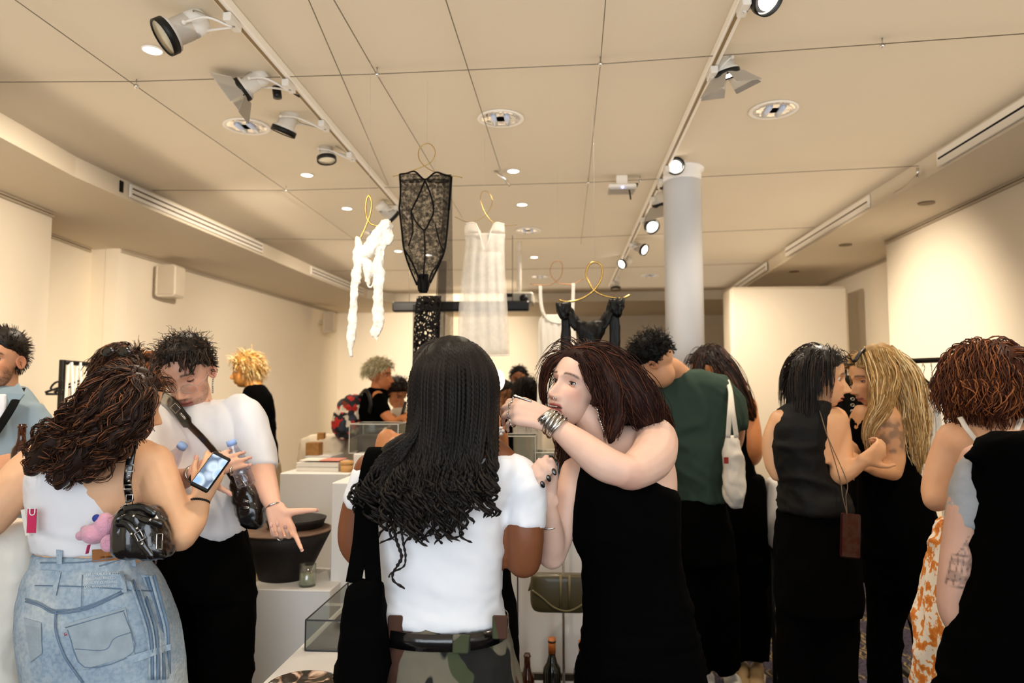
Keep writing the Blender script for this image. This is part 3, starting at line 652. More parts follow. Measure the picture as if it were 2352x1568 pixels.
class Hair:
    def __init__(s): s.base = MB(); s.V = []; s.Q = []; s.C = []; s.n = 0
    def add(s, V, Q, Cc): s.V.append(V); s.Q.append(Q+s.n); s.C.append(Cc); s.n += len(V)
    def scalp(s, hm, n, length, c, comb=(0, -1, 0), spread=.5, lift=.4, curl=0., cf=1.0, grav=.3, rad=.0011, steps=12, hl=6.6, side=1.2, low=-5.5, part=None, hi=None, hif=.15, off=.6, seed=1, keep=.8, bodies=(), var=.35, clear=1.06, taper=.4, sides=3, fs=1., stick=0, ymax=None):
        """strands grown from the scalp, combed, pulled down by gravity, kept outside the skull"""
        n = int(n*.5); rad *= 1.32; steps = max(7, int(steps*.8))
        rs = np.random.RandomState(seed); d = rs.normal(size=(n*6, 3)); d /= np.linalg.norm(d, axis=1)[:, None]; r = skull_r(d); p = HO+d*r[:, None]
        m = hair_mask(p, hl, side, low) > .5; d = d[m][:n]; p = p[m][:n]; n = len(p)
        M, c0 = hm; sc = np.linalg.norm(M[:, 0]); Mr = M/sc; gl = Mr.T @ np.array([0, 0, -1.0])
        cb = np.tile(np.asarray(comb, float), (n, 1))
        if part is not None: cb[:, 0] += np.sign(p[:, 0]-part)*1.2*fs
        dr = cb*(1-lift)+d*lift+rs.normal(size=(n, 3))*spread; dr /= np.linalg.norm(dr, axis=1)[:, None]
        Ln = (length(p) if callable(length) else length)*(.75+.5*rs.rand(n)); st = (Ln/steps)[:, None]; q = p+d*off*.4; Pn = [q.copy()]; ph = rs.rand(n)*6.28
        CC = np.array([0, -1.0, 2.8]); RR = np.array([7.5, 9.3, 8.6])*clear; C2 = np.array([0, 2.0, -4.2]); R2 = np.array([5.6, 6.4, 7.0])*clear
        for k in range(steps):
            dr = dr*keep+gl*grav+dr*(1-keep)*.5
            dr /= np.linalg.norm(dr, axis=1)[:, None]; q = q+dr*st
            for (ce, ra) in ((CC, RR), (C2, R2)):
                u = (q-ce)/ra; L_ = np.linalg.norm(u, axis=1); ins = (L_ < 1) if not (stick and ce is CC) else (L_ > 0); q[ins] = ce+(u[ins]/L_[ins][:, None])*ra
            if ymax is not None: lowm = q[:, 2] < 6.0; q[lowm, 1] = np.minimum(q[lowm, 1], ymax-.10*np.maximum(0, -q[lowm, 2]))
            for (bc, br) in bodies:
                W = (q/100) @ M.T+c0; u = (W-np.asarray(bc))/np.asarray(br); L_ = np.linalg.norm(u, axis=1); ins = L_ < 1
                W[ins] = np.asarray(bc)+(u[ins]/L_[ins][:, None])*np.asarray(br); q = ((W-c0) @ np.linalg.inv(M).T)*100
            Pn.append(q.copy()); dr = nrm_rows(Pn[-1]-Pn[-2])
        Pn = np.stack(Pn, 1)
        if curl:
            t = np.linspace(0, 1, steps+1)[None]; a = ph[:, None]+t*cf*6.28*(Ln[:, None]/10); am = curl*np.minimum(1, t*3)
            e1 = rs.normal(size=(n, 3)); e1 /= np.linalg.norm(e1, axis=1)[:, None]; e2 = nrm_rows(np.cross(e1, gl))
            Pn = Pn+am[..., None]*(np.cos(a)[..., None]*e1[:, None]+np.sin(a)[..., None]*e2[:, None])
        W = (Pn/100) @ M.T+c0; rad_ = rad*np.linspace(1, taper, steps+1)[None]*(.7+.6*rs.rand(n))[:, None]
        s.add(*strand_mesh(W, rad_, haircol(n, c, var, hi, hif), sides))
    def bundle(s, guide, n, c, curl=0., cf=6., rad=.0015, sub=6, fill=.8, rmin=.55, hi=None, hif=.15, jit=.25, taper=.5, yscale=.7, var=.35, seed=None, sides=3, endj=.25, twist=0, base=True, tipcurl=0, clump=1):
        """guide: (px,py,Y,radius_px); strands run round its skin, with helical curl (metres)"""
        n = max(6, int(n*.52)); rad *= 1.32; sub = max(4, round(sub*.75))
        rs = np.random.RandomState(seed if seed is not None else s.n % 9973); W = []
        for g in guide: p = P(g[0], g[1], g[2]); W.append([*p, R(g[3], p)])
        A = catmull(W, sub); k = len(A); T = np.gradient(A[:, :3], axis=0); Ln = np.concatenate([[0], np.cumsum(np.linalg.norm(np.diff(A[:, :3], axis=0), axis=1))])
        T /= np.linalg.norm(T, axis=1)[:, None]; u = np.cross(T, [0, 1, 0]); u /= np.linalg.norm(u, axis=1)[:, None]+1e-9; v = np.cross(T, u)
        if fill and base: s.base.sweep(A[:, :3], np.maximum(A[:, 3]*fill, .003), 14, yscale, caps='round', ref=u[0])
        t = np.linspace(0, 1, k); nc = max(1, n//clump); ci = np.arange(n) % nc
        th = (rs.rand(nc)*6.28)[ci]; rr = np.sqrt(rmin**2+(1-rmin**2)*rs.rand(nc))[ci]
        ang = th[:, None]+twist*t[None]+jit*np.cumsum(rs.normal(size=(nc, k)), 1)[ci]*.25
        rad_ = rr[:, None]*A[None, :, 3]*(1+.12*np.cumsum(rs.normal(size=(nc, k)), 1)[ci]*jit)
        Pn = A[None, :, :3]+rad_[..., None]*(np.cos(ang)[..., None]*u[None]+yscale*np.sin(ang)[..., None]*v[None])
        if curl:
            ph = (rs.rand(nc)*6.28)[ci]+(.35*rs.normal(size=n) if clump > 1 else 0); fr = (cf*(.7+.6*rs.rand(nc)))[ci]; a = ph[:, None]+Ln[None]*fr[:, None]*6.28; am = curl*(.5+rs.rand(nc))[ci][:, None]*((.75+.5*rs.rand(n)) if clump > 1 else np.ones(n))[:, None]*np.clip(.15+t*1.5, 0, 1)[None]*(1+tipcurl*t[None]**3)
            Pn = Pn+am[..., None]*(np.cos(a)[..., None]*u[None]+np.sin(a)[..., None]*v[None])
        # uneven ends
        if clump > 1: Pn = Pn+(rs.normal(size=(n, 3))*rad*1.3)[:, None, :]
        e = 1-endj*rs.rand(nc)[ci]; ti = t[None]*e[:, None]*(k-1); i0 = np.minimum(ti.astype(int), k-2); f = (ti-i0)[..., None]; rows = np.arange(n)[:, None]
        Pn = Pn[rows, i0]*(1-f)+Pn[rows, i0+1]*f
        s.add(*strand_mesh(Pn, rad*np.linspace(1, taper, k)[None]*(.7+.6*rs.rand(n))[:, None], haircol(n, c, var, hi, hif), sides))
        return Pn
    def build(s, parent, material, basecol, name='hair', voxel=.008, extra=None):
        Vs, Qs, Cs, n = [], [], [], 0
        if s.base.n:
            V, N, Fq = remesh(s.base, voxel, 3); g = vnoise(V*np.array([90, 90, 22]), 5); V = V+N*(g*.0025)[:, None]
            Vs.append(V); Qs.append(Fq); Cs.append(np.tile(np.asarray(basecol), (len(V), 1))*(.8+.35*g)[:, None]); n = len(V)
        for V, Q, Cc in zip(s.V, s.Q, s.C): Vs.append(V); Cs.append(Cc); Qs.append(Q+n)
        return link(name, mk_mesh(name, np.vstack(Vs), np.vstack(Qs), np.clip(np.vstack(Cs), 0, 1)), material, parent)
def nrm_rows(v): return v/(np.linalg.norm(v, axis=1)[:, None]+1e-9)
# ================================================================== HANDS
class Nails:
    def __init__(s): s.L = []
    def ell(s, *a, **k): s.L.append((a, k))
    def build(s, name, m, parent, sm=True):
        for a, k in s.L: MB().ell(*a, **k).build(name, m, parent, True)
def hand(mb, W, d, n, s, sc=1.0, curls=((20, 35, 20),)*4, spread=(.12, .03, -.05, -.14), thumb=(.75, .55, -.35), tcurl=(15, 20), nails=None, pw=1.0):
    """W wrist, d wrist->knuckles, n back-of-hand normal, s side of the thumb; curls (mcp,pip,dip) degrees for index..little"""
    W = np.asarray(W, float); d = nrm(d); n = nrm(np.asarray(n)-d*np.dot(n, d)); t = np.cross(d, n)*s
    kn = []
    for i, (a, b) in enumerate(((.086, .030), (.090, .0105), (.086, -.010), (.078, -.029))):
        K = W+(d*a+t*b*pw-n*(.003*abs(i-1)))*sc; kn.append(K); r0, r1 = .0135*sc, .0118*sc
        mb.sweep(catmull([W+(t*b*.6)*sc-d*.01, W+(d*a*.5+t*b*.8+n*.002)*sc, K], 4), [r0*1.05]*4+[r0]*4+[r1], 10, 1., caps='round')
    mb.sweep([W-d*.02*sc, W+d*.03*sc, W+d*.078*sc], [.019*sc, .024*sc, .022*sc], 12, .55, ref=t, caps='round')
    tips = []
    for i in range(4):
        Ls = np.array([(.043, .026, .021), (.047, .029, .022), (.044, .027, .021), (.034, .020, .018)][i])*sc; rr = np.array([.0098, .0088, .0080, .0068])*sc*(1 if i < 3 else .88)
        th = 0; p = kn[i]; pts = [p]; dd = nrm(d+t*spread[i])
        for j in range(3):
            th += math.radians(curls[i][j]); q = dd*math.cos(th)-n*math.sin(th); p = p+q*Ls[j]; pts.append(p)
        mb.sweep(pts, rr, 10, caps='round'); bk = nrm(n*math.cos(th)+dd*math.sin(th)); tips.append((p, q, bk))
        if nails is not None:
            M = np.stack([np.cross(q, bk), q, bk], 1); nails.ell(p-q*.001*sc+bk*rr[3]*.78, np.array([.0058, .0095, .0028])*sc, M, 12, 8)
    B = W+(d*.020+t*.022-n*.004)*sc; td = nrm(d*thumb[0]+t*thumb[1]+n*thumb[2]); ax = nrm(np.cross(td, nrm(d*.8-n*.6))) if True else None
    p1 = B+td*.042*sc; e = nrm(td+(d*.5-t*.35-n*.1)*math.sin(math.radians(tcurl[0]))*1.5); p2 = p1+e*.032*sc; e2 = nrm(e+(d*.3-t*.6-n*.1)*math.sin(math.radians(tcurl[1]))*1.5); p3 = p2+e2*.026*sc
    mb.sweep([W+t*.01*sc, B, p1, p2, p3], np.array([.014, .016, .0125, .0105, .0085])*sc, 10, caps='round')
    if nails is not None:
        bk = nrm(n+t*.8-e2*np.dot(n+t*.8, e2)); M = np.stack([np.cross(e2, bk), e2, bk], 1); nails.ell(p3+bk*.0068*sc, np.array([.0068, .0105, .003])*sc, M, 12, 8)
    tips.append((p3, e2, n)); return kn, tips
def ring_on(parent, a, b, f, r, mt=None, w=.0022, name='ring'):
    """finger ring between joints a,b"""
    a = np.asarray(a); b = np.asarray(b); d = nrm(b-a); c = a*(1-f)+b*f; M = rotm(d); t = np.linspace(0, 2*math.pi, 17)
    mb = MB(); mb.sweep(c+(np.stack([np.cos(t)*r, np.sin(t)*r, t*0], 1)) @ M.T, w, 8); mb.ell(c+M[:, 1]*r, (.004, .003, .0035), M, 8, 6); return mb.build(name, mt or SILVER, parent, True)
def band(parent, name, mt, c, d, r, wth, flat=1., n=1, tube=.004, wob=0, ref=None):
    M = rotm(d); mb = MB(); t = np.linspace(0, 2*math.pi, 33)
    for i in range(n):
        o = (i-(n-1)/2)*wth; rr = r*(1+wob*np.sin(t*2+i*1.3)*.5); q = np.stack([np.cos(t)*rr, np.sin(t)*rr*flat, o+wob*r*np.sin(t+i*1.7)], 1) @ M.T+np.asarray(c); mb.sweep(q, tube, 8)
    return mb.build(name, mt, parent, True)
# ================================================================== PEOPLE (foreground)
def person(label, px, Y, group=None):
    p = P(px, 900, Y); return thing('person', label, 'person', (p[0], p[1], 0))
PALE = C('#e2b59a'); LIGHT = C('#dcab87'); TAN = C('#c98f66'); BROWN = C('#7c4a2d'); MED = C('#b5794d')
WT = fabric('white_jersey', C('#e9e9ec'), .85, .35, 14, .02, bdist=.006)
BT = fabric('black_jersey', (.0012, .0012, .0012), .9, .3, 16, .2, bdist=.008, spec=.03)
BLKPANT = fabric('black_trousers', (.0018, .0015, .0013), .92, .35, 9, .2, bdist=.01, spec=.03)
LEA = mat('black_leather', C('#0b0a0a'), .22, 0, .2, 12, .35, 40, spec=.6, coat=.5, bdist=.004)
def floor_y(Y): return 905+F*1.5/Y
def legs(e, mname, m, rows_l, rows_r, hips, voxel=.012, amp=.006, seed=3, **k):
    mb = MB(); mb.trunk(hips)
    mb.limb(rows_l, caps='flat', flat=.9); mb.limb(rows_r, caps='flat', flat=.9)
    return cloth(mb, mname, m, e, voxel, 4, amp, 10, 5, seed, **k)
def shoe(e, px, Y, col, toe=(0, -1), name='shoe', ln=.26):
    c = P(px, 900, Y); c = np.array([c[0], c[1], 0]); d = nrm([toe[0], toe[1], 0]); x = np.cross(d, [0, 0, 1]); M = np.stack([x, d, [0, 0, 1]], 1); mb = MB()
    for (y, w, h, z) in ((-.08, .036, .045, .045), (0, .038, .045, .05), (.08, .045, .032, .035), (.13, .036, .024, .028)): mb.ell(c+M @ np.array([0, y, z]), (w, .06, h), M)
    o = cloth(mb, name, col, e, .008, 3, 0); MB().box(c+M @ np.array([0, .03, .012]), (.085, .29, .024), M, .01).build('sole', mat('sole_white', C('#d8d3c8'), .6), o); return o

# ------------------------------------------------ woman with black braids, white t-shirt, camouflage trousers (centre)
e = person('woman seen from behind with long black braids, white t-shirt and camouflage trousers', 1020, 1.8); BR = e
d = 1.8
b = MB(); b.limb([(1040, 1000, 1.8, 48), (1042, 900, 1.78, 52)]); b.trunk([(930, 1150, 1010, 1.8, .08), (870, 1190, 1060, 1.8, .1), (880, 1160, 1200, 1.8, .1), (890, 1150, 1400, 1.8, .1)])
b.limb([(1170, 1080, 1.80, 42), (1200, 1170, 1.80, 45), (1206, 1225, 1.79, 44), (1203, 1285, 1.80, 42)], sub=6)
b.limb([(1203, 1285, 1.80, 40), (1190, 1240, 1.95, 32), (1185, 1160, 2.08, 24), (1178, 1110, 2.14, 19)], sub=6)
b.limb([(850, 1075, 1.80, 36), (822, 1170, 1.80, 38), (812, 1240, 1.80, 36), (830, 1280, 1.80, 30)], sub=6)
b.limb([(830, 1275, 1.82, 30), (860, 1240, 1.98, 26), (900, 1180, 2.1, 18)], sub=6)
hand(b, P(1176, 1105, 2.14), (-.2, .3, .9), (.8, .4, .1), 1, .95); hand(b, P(900, 1180, 2.1), (.5, .3, .6), (-.8, .4, .1), -1, .95)
hm = head_mat(P(1042, 878, 1.80), (.15, 1, -.1), (0, 0, 1), .98)
skin_body(e, b, BROWN, [(hm, dict(res=(70, 60), eyes=1, blush=0))], .006)
b = MB(); b.trunk([(985, 1098, 1012, 1.8, .055), (910, 1160, 1032, 1.8, .08), (862, 1195, 1062, 1.8, .105), (858, 1186, 1110, 1.8, .12), (862, 1168, 1160, 1.8, .125), (866, 1160, 1230, 1.8, .12), (872, 1156, 1300, 1.8, .112), (878, 1152, 1350, 1.8, .112), (872, 1158, 1400, 1.8, .118), (880, 1160, 1418, 1.8, .12)])
b.limb([(1150, 1075, 1.8, 40), (1192, 1100, 1.8, 48), (1208, 1160, 1.8, 50), (1204, 1208, 1.795, 50)], caps='flat')
b.limb([(895, 1068, 1.8, 40), (858, 1085, 1.8, 42), (838, 1130, 1.8, 42), (826, 1165, 1.8, 42)], caps='flat')
def tee_fold(V, N):
    # horizontal gathers near the waist, soft drape above
    z = V[:, 2]; m = sst(1.12-z, 0, .12); q = np.stack([V[:, 0]*4, V[:, 1]*4, z*42+V[:, 0]*9+2.*vnoise(V*3, 2)], 1); V = V+N*(m*.0042*vnoise(q, 8))[:, None]
    m2 = sst(V[:, 0], P(1120, 1000, 1.8)[0], P(1190, 1000, 1.8)[0]); q = np.stack([V[:, 0]*30+z*30, V[:, 1]*8, z*10], 1); return V+N*(m2*.0035*vnoise(q, 4))[:, None]
ts = cloth(b, 't_shirt', WT, e, .007, 4, .0035, 7, 9, 5, post=tee_fold)
# camouflage
m, nt, bb = newmat('camouflage_cloth'); tc = texco(nt, (1, 1, .8))
def thr(scale, seed, a, b_): 
    n = node(nt, 'ShaderNodeTexNoise', Scale=scale, Detail=1.5, Roughness=.4); mp = nt.nodes.new('ShaderNodeMapping'); mp.inputs['Location'].default_value = (seed, seed*2, seed); L(nt, tc, mp.inputs[0]); L(nt, mp.outputs[0], n.inputs['Vector']); return ramp(nt, n.outputs[0], [(a, 0), (b_, 1)])
c_ = mixc(nt, thr(7, 3, .49, .5), C('#3c4228'), C('#6a6352')); c_ = mixc(nt, thr(8, 9, .54, .55), c_, C('#46291a')); c_ = mixc(nt, thr(9, 17, .56, .57), c_, C('#100d0a'))
L(nt, c_, bb.inputs['Base Color']); bb.inputs['Roughness'].default_value = .9
n2 = node(nt, 'ShaderNodeTexNoise', Scale=30.); bp = node(nt, 'ShaderNodeBump', Strength=.4, Distance=.008); L(nt, tc, n2.inputs['Vector']); L(nt, n2.outputs[0], bp.inputs['Height']); L(nt, bp.outputs[0], bb.inputs['Normal']); CAMO = m
legs(e, 'trousers', CAMO, [(955, 1600, 1.8, 85), (945, 1800, 1.8, 78), (950, 2150, 1.8, 66), (950, 2260, 1.8, 62)], [(1100, 1600, 1.8, 88), (1110, 1800, 1.8, 80), (1100, 2150, 1.8, 66), (1100, 2260, 1.8, 62)],
     [(872, 1162, 1412, 1.8, .125), (870, 1165, 1440, 1.8, .128), (868, 1172, 1480, 1.8, .135), (872, 1188, 1540, 1.8, .14), (868, 1205, 1620, 1.8, .14), (880, 1190, 1690, 1.8, .1)], .01, .006)
bl = MB(); t = np.linspace(0, 2*math.pi, 65); rr = []
for (pyc, g) in ((1414, .012), (1450, .014)):
    a = P(870, pyc, 1.8); c2 = P(1164, pyc, 1.8); cx = (a+c2)/2; hw = (c2[0]-a[0])/2+g*.35; rr.append(cx+np.stack([np.sign(np.cos(t[:-1]))*np.abs(np.cos(t[:-1]))**.87*hw, np.sign(np.sin(t[:-1]))*np.abs(np.sin(t[:-1]))**.87*(.128+g), 0*t[:-1]], 1))
inner = [q+(q.mean(0)-q)*.02 for q in rr]; bl.rings([inner[0], rr[0], rr[1], inner[1]], False); bl.build('belt', LEA, e, True)
def surf(px, py, Y, k=.0): return P(px, py, Y)
for (x, w_, y0, y1) in ((910, 34, 1412, 1477), (1062, 40, 1455, 1502), (1150, 34, 1412, 1468)):
    a = P(x, y0, 1.655 if abs(x-1020) < 80 else 1.69); q = P(x-4, y1, 1.645 if abs(x-1020) < 80 else 1.685); MB().box((a+q)/2, (w_*1.66/F, .008, a[2]-q[2]), None, .003).build('belt_loop', CAMO, e)
for (x, t_) in ((950, 1), (1100, -1)): shoe(e, x, 1.8, LEA, (0, 1))
# braids
H = Hair(); BC = (.008, .006, .005)
hair_cap(H.base, hm, .9, 9, 9, -9, .1)
H.base.ell(P(1042, 880, 1.80), (.103, .110, .110))
H.base.limb([(1038, 900, 1.80, 96), (1040, 1000, 1.78, 92), (1035, 1100, 1.76, 84), (1015, 1165, 1.75, 66)], caps='round', flat=.55)
H.base.limb([(985, 1010, 1.76, 40), (915, 1045, 1.74, 42), (868, 1090, 1.72, 34)], flat=.5)
rs = np.random.RandomState(4)
def braid(pts, r, loose=.0, seg=70, curl=0, seed=0):
    A = catmull([[*P(a, b2, c2)] for a, b2, c2 in pts], 14); s_ = np.concatenate([[0], np.cumsum(np.linalg.norm(np.diff(A, axis=0), axis=1))]); tt = np.linspace(0, s_[-1], seg)
    A = np.stack([np.interp(tt, s_, A[:, i]) for i in range(3)], 1); u = tt/tt[-1]
    fr = 2*math.pi/(.0125); R0 = r*(1+.28*np.sin(tt*fr+seed))*np.where(u > .72, .75, 1)
    if curl:
        m = sst(u, .62, 1.0); ph = tt*2*math.pi/.055+seed; A = A+np.stack([np.cos(ph), np.sin(ph)*.8, 0*ph], 1)*(m*curl)[:, None]
    R0[-1] *= .3; H.add(*strand_mesh(A[None], R0[None], np.array([BC])*(.8+1.2*rs.rand()), 5))
hx, hy = 1042, 880
for i in range(150):
    a = ((i*7)%150+.5)/150; th = (a*2-1)*1.5; y0 = 792+16*rs.rand(); x0 = 1040+th*30
    xm = 1042+math.sin(th)*102*(1 if th > 0 else 1.0); dpt = 1.80-.119*math.cos(th)-rs.rand()*.012
    ye = rs.choice([1120, 1150, 1180, 1200, 1215, 1190, 1225])+rs.randn()*12; xe = 1002+th*84+rs.randn()*8
    if th > .9: ye = 1120+rs.rand()*70; xe = 1090+rs.rand()*45
    braid([(1040+th*16, 779+3*rs.rand(), 1.80-.012*math.cos(th)), (1040+math.sin(th)*56, 796, 1.80-.078*math.cos(th)), (1042+math.sin(th)*86, 832, 1.80-.108*math.cos(th)), (xm, 880, dpt), (xm-2, 960, dpt+.0), (xm*.7+xe*.3, 1050, 1.71-.03*math.cos(th)), (xe*.85+xm*.15, 1120, 1.675-.02*rs.rand()), (xe, ye, 1.655-.02*rs.rand())], .0042+.0012*rs.rand(), seed=i, curl=.010+.006*rs.rand(), seg=78)
for i in range(44):   # braids swept over her left shoulder
    a = rs.rand(); x0 = 985-20*a; ex = 820+60*a+rs.randn()*14; ey = 1145+60*rs.rand()*(.3+a)
    braid([(x0, 900, 1.72), (960-14*rs.rand(), 985+10*a, 1.70), (930-20*rs.rand(), 1020+30*a, 1.69), (878+18*a, 1045+45*a, 1.70), (838+30*a+rs.randn()*6, 1100+30*a, 1.70-.02*rs.rand()), (ex, ey, 1.70-.02*rs.rand())], .004+.0012*rs.rand(), seed=i, curl=.012+.012*rs.rand(), seg=80)
for i in range(26):   # loose curls across the back
    x0 = 900+rs.rand()*160; braid([(x0+30, 1080, 1.665), (x0+12, 1150, 1.655), (x0, 1200+20*rs.rand(), 1.65), (x0+rs.randn()*16, 1225+28*rs.rand(), 1.645)], .0036, seed=i, curl=.014, seg=60)
braid([(905, 1150, 1.66), (908, 1230, 1.655), (922, 1280, 1.65), (903, 1315, 1.65), (922, 1352, 1.65)], .004, seed=1, curl=.008)
braid([(912, 1150, 1.66), (925, 1240, 1.655), (930, 1290, 1.65), (896, 1325, 1.65)], .003, seed=2, curl=.008)
for (x0, y0) in ((962, 930), (970, 950), (955, 900)): braid([(972, 850, 1.74), (x0, y0, 1.73), (x0-6, 1010, 1.73), (x0-18, 1040, 1.72)], .004, seed=3)
H.build(e, mat('braid_hair', rough=.5, vcol=True, var=.2, nscale=40, spec=.16), BC, 'braids')
# tote bag
t = thing('tote_bag', 'plain black tote bag hanging from the shoulder of the woman with braids', 'bag', P(830, 1450, 1.68))
b = MB(); b.trunk([(797, 880, 1332, 1.66, .02), (792, 885, 1380, 1.66, .035), (785, 888, 1480, 1.66, .05), (772, 890, 1580, 1.66, .055), (762, 892, 1690, 1.66, .05), (765, 890, 1700, 1.66, .03)], e=3)
cloth(b, 'bag_body', fabric('tote_black', (.0012, .0012, .0012), .9, .4, 8, .2, bdist=.01, spec=.03), t, .01, 3, .006, 8, 6, 6)
for (pts) in ([(812, 1338, 1.655), (828, 1240, 1.675), (836, 1140, 1.685), (850, 1060, 1.70), (862, 1030, 1.74), (870, 1030, 1.82)], [(858, 1338, 1.655), (852, 1240, 1.675), (850, 1140, 1.685), (856, 1060, 1.70), (866, 1030, 1.74), (874, 1030, 1.82)]):
    MB().sweep(catmull([P(*q) for q in pts], 8), .019, 10, .12, ref=(1, 0, 0)).build('strap', LEA if False else MATS['tote_black'], t, True)

# ------------------------------------------------ customer behind her, slick dark hair
e = person('woman with slicked-back dark hair and a bare shoulder, mostly hidden behind the braids', 1030, 2.42)
b = MB(); b.limb([(1075, 960, 2.40, 34), (1075, 1060, 2.4, 38)]); b.trunk([(960, 1120, 985, 2.42, .07), (880, 1160, 1012, 2.42, .09), (868, 1166, 1070, 2.42, .1), (900, 1140, 1200, 2.42, .1)])
b.limb([(1120, 950, 2.36, 18), (1145, 985, 2.35, 20), (1152, 1050, 2.35, 18)]); b.limb([(890, 1010, 2.42, 26), (880, 1100, 2.42, 30), (885, 1240, 2.42, 26), (930, 1180, 2.3, 18)]); b.limb([(1150, 1040, 2.42, 26), (1140, 1140, 2.42, 26), (1130, 1240, 2.42, 24), (1110, 1180, 2.3, 18)])
hand(b, P(930, 1175, 2.3), (.2, -.2, .9), (-1, 0, 0), 1, .9); hand(b, P(1110, 1175, 2.3), (-.2, -.2, .9), (1, 0, 0), -1, .9)
hm = head_mat(P(1020, 862, 2.40), (.85, .3, -.25), (.1, 0, 1), 1.0); skin_body(e, b, MED, [(hm, dict(res=(70, 60), lid=5))], .007)
H = Hair(); hair_cap(H.base, hm, .9, 6.5, 1.6, -6, .1); H.scalp(hm, 1500, 12, (.012, .009, .007), comb=(0, -1.2, .1), spread=.06, lift=.1, grav=.03, rad=.0009, hi=(.09, .07, .06), hif=.12, clear=1.13, low=-6, stick=1)
H.base.ell(P(985, 900, 2.44), (.035, .04, .04)); H.build(e, HAIRM, (.01, .008, .006))
b = MB(); b.trunk([(885, 1155, 1060, 2.42, .105), (880, 1160, 1200, 2.42, .115), (870, 1170, 1300, 2.42, .12), (850, 1190, 1500, 2.42, .15), (860, 1180, int(floor_y(2.42))-10, 2.42, .15)]); cloth(b, 'dress', BT, e, .015, 3, .006)
er = thing('earring', 'large crystal flower drop earring beside the pale reaching hand', 'earring', P(1146, 1000, 2.33))
PEARL = mat('pearl', C('#dfe0e6'), .15, .2, coat=.6); mb = MB(); c = P(1147, 990, 2.31)
for k in range(7): a = k*2*math.pi/6; mb.ell(c+(np.array([math.cos(a), 0, math.sin(a)])*.011 if k < 6 else 0), .0065, nu=10, nv=8)
mb.build('crystal_flower', PEARL, er, True); tt = np.linspace(0, 6.28, 20); MB().sweep(P(1142, 1016, 2.31)+np.stack([np.cos(tt)*.010, 0*tt, np.sin(tt)*.014], 1), .003, 8).build('hoop', SILVER, er, True)

# ------------------------------------------------ pale woman in black dress, arm raised
e = person('pale woman with dark reddish hair in a sleeveless black dress raising her hand', 1420, 1.98); DW = e
b = MB(); 
b.limb([(1352, 950, 1.96, 38), (1385, 1000, 1.97, 44)]); 
b.trunk([(1400, 1500, 975, 2.0, .05), (1340, 1530, 1010, 2.0, .09), (1320, 1546, 1060, 2.0, .105), (1318, 1553, 1110, 2.0, .11), (1325, 1548, 1200, 2.0, .11)])
b.limb([(1490, 1005, 1.97, 47), (1506, 1010, 1.93, 50), (1497, 1050, 1.86, 52), (1455, 1082, 1.80, 43), (1432, 1082, 1.775, 39)], sub=8)
b.limb([(1432, 1082, 1.775, 38), (1385, 1062, 1.78, 41), (1330, 1020, 1.80, 35), (1285, 985, 1.82, 25), (1262, 965, 1.83, 21)], sub=8)
b.limb([(1318, 1080, 1.96, 30), (1302, 1150, 1.94, 30), (1290, 1220, 1.93, 30), (1268, 1275, 1.93, 32)], sub=8)
b.limb([(1266, 1272, 1.93, 33), (1268, 1240, 1.90, 31), (1264, 1190, 1.86, 24), (1256, 1150, 1.83, 18)], sub=8)
NA = Nails(); cu = ((55, 48, 22), (58, 55, 25), (62, 55, 28), (62, 50, 25))
knA, tA = hand(b, P(1262, 966, 1.83), (-.88, .05, .30), (.25, -.85, .45), 1, 1.0, ((38, 42, 20), (42, 40, 20), (46, 38, 18), (50, 36, 18)), (.05, .0, -.05, -.12), (.85, .25, -.6), (15, 20), NA)
knB, tB = hand(b, P(1255, 1150, 1.83), (-.36, -.05, .92), (-.35, .9, .1), -1, 1.0, ((62, 72, 38), (72, 72, 40), (78, 70, 38), (82, 62, 32)), (.06, .0, -.03, -.08), (.72, .25, -.60), (15, 15), NA)
hm = head_mat(P(1328, 888, 1.955), (-.66, -.74, .19), (.16, 0, 1), .96)
def dpaint(V, N, col):
    c = P(1440, 1115, 1.76); m = np.exp(-((V-c)**2).sum(1)/.04**2)*.45; return col*(1-m[:, None])+np.array(C('#c9806a'))*m[:, None]
skin_body(e, b, C('#e0b9a4'), [(hm, dict(res=(190, 165), nose=1.05, open=.38, lips=1.15, lip_c=C('#98302f'), lid=(20, 27), gaze=(-.25, .9, .05), blush=1.4, brow_c=C('#3b241a'), mouth_w=1.02))], .0042, paint=dpaint)
tt_ = MB(); M, c0 = hm
NA.build('fingernail', mat('nail_black', C('#0a0606'), .08, coat=1), e, True)
# teeth
MB().box(M @ np.array([0, .0835, -.0712])+c0, (.026, .004, .0035), M/np.linalg.norm(M[:, 0]), .001).build('teeth', mat('teeth', C('#d8cdbd'), .3), e)
b = MB(); b.trunk([(1402, 1470, 958, 2.02, .035), (1372, 1482, 985, 2.01, .06), (1345, 1480, 1030, 2.0, .09), (1318, 1492, 1080, 1.99, .115), (1308, 1553, 1128, 1.985, .135), (1302, 1558, 1170, 1.985, .142), (1303, 1558, 1215, 1.985, .14), (1318, 1558, 1250, 1.985, .13), (1337, 1562, 1290, 1.985, .12), (1338, 1575, 1340, 1.985, .12), (1342, 1590, 1400, 1.985, .125), (1338, 1604, 1470, 1.985, .135), (1325, 1618, 1568, 1.985, .14), (1320, 1620, 1750, 1.985, .14), (1340, 1600, 2050, 1.985, .13), (1350, 1590, 2080, 1.985, .12)])
def ruch(V, N):
    m = sst(1.0-V[:, 2], 0, .08)*sst(V[:, 2], .55, .7); q = np.stack([V[:, 0]*6, V[:, 1]*6, V[:, 2]*48], 1); return V+N*(m*.006*(1-2*np.abs(vnoise(q, 3))))[:, None]
cloth(b, 'dress', BT, e, .009, 4, .003, post=ruch)
b = MB(); 
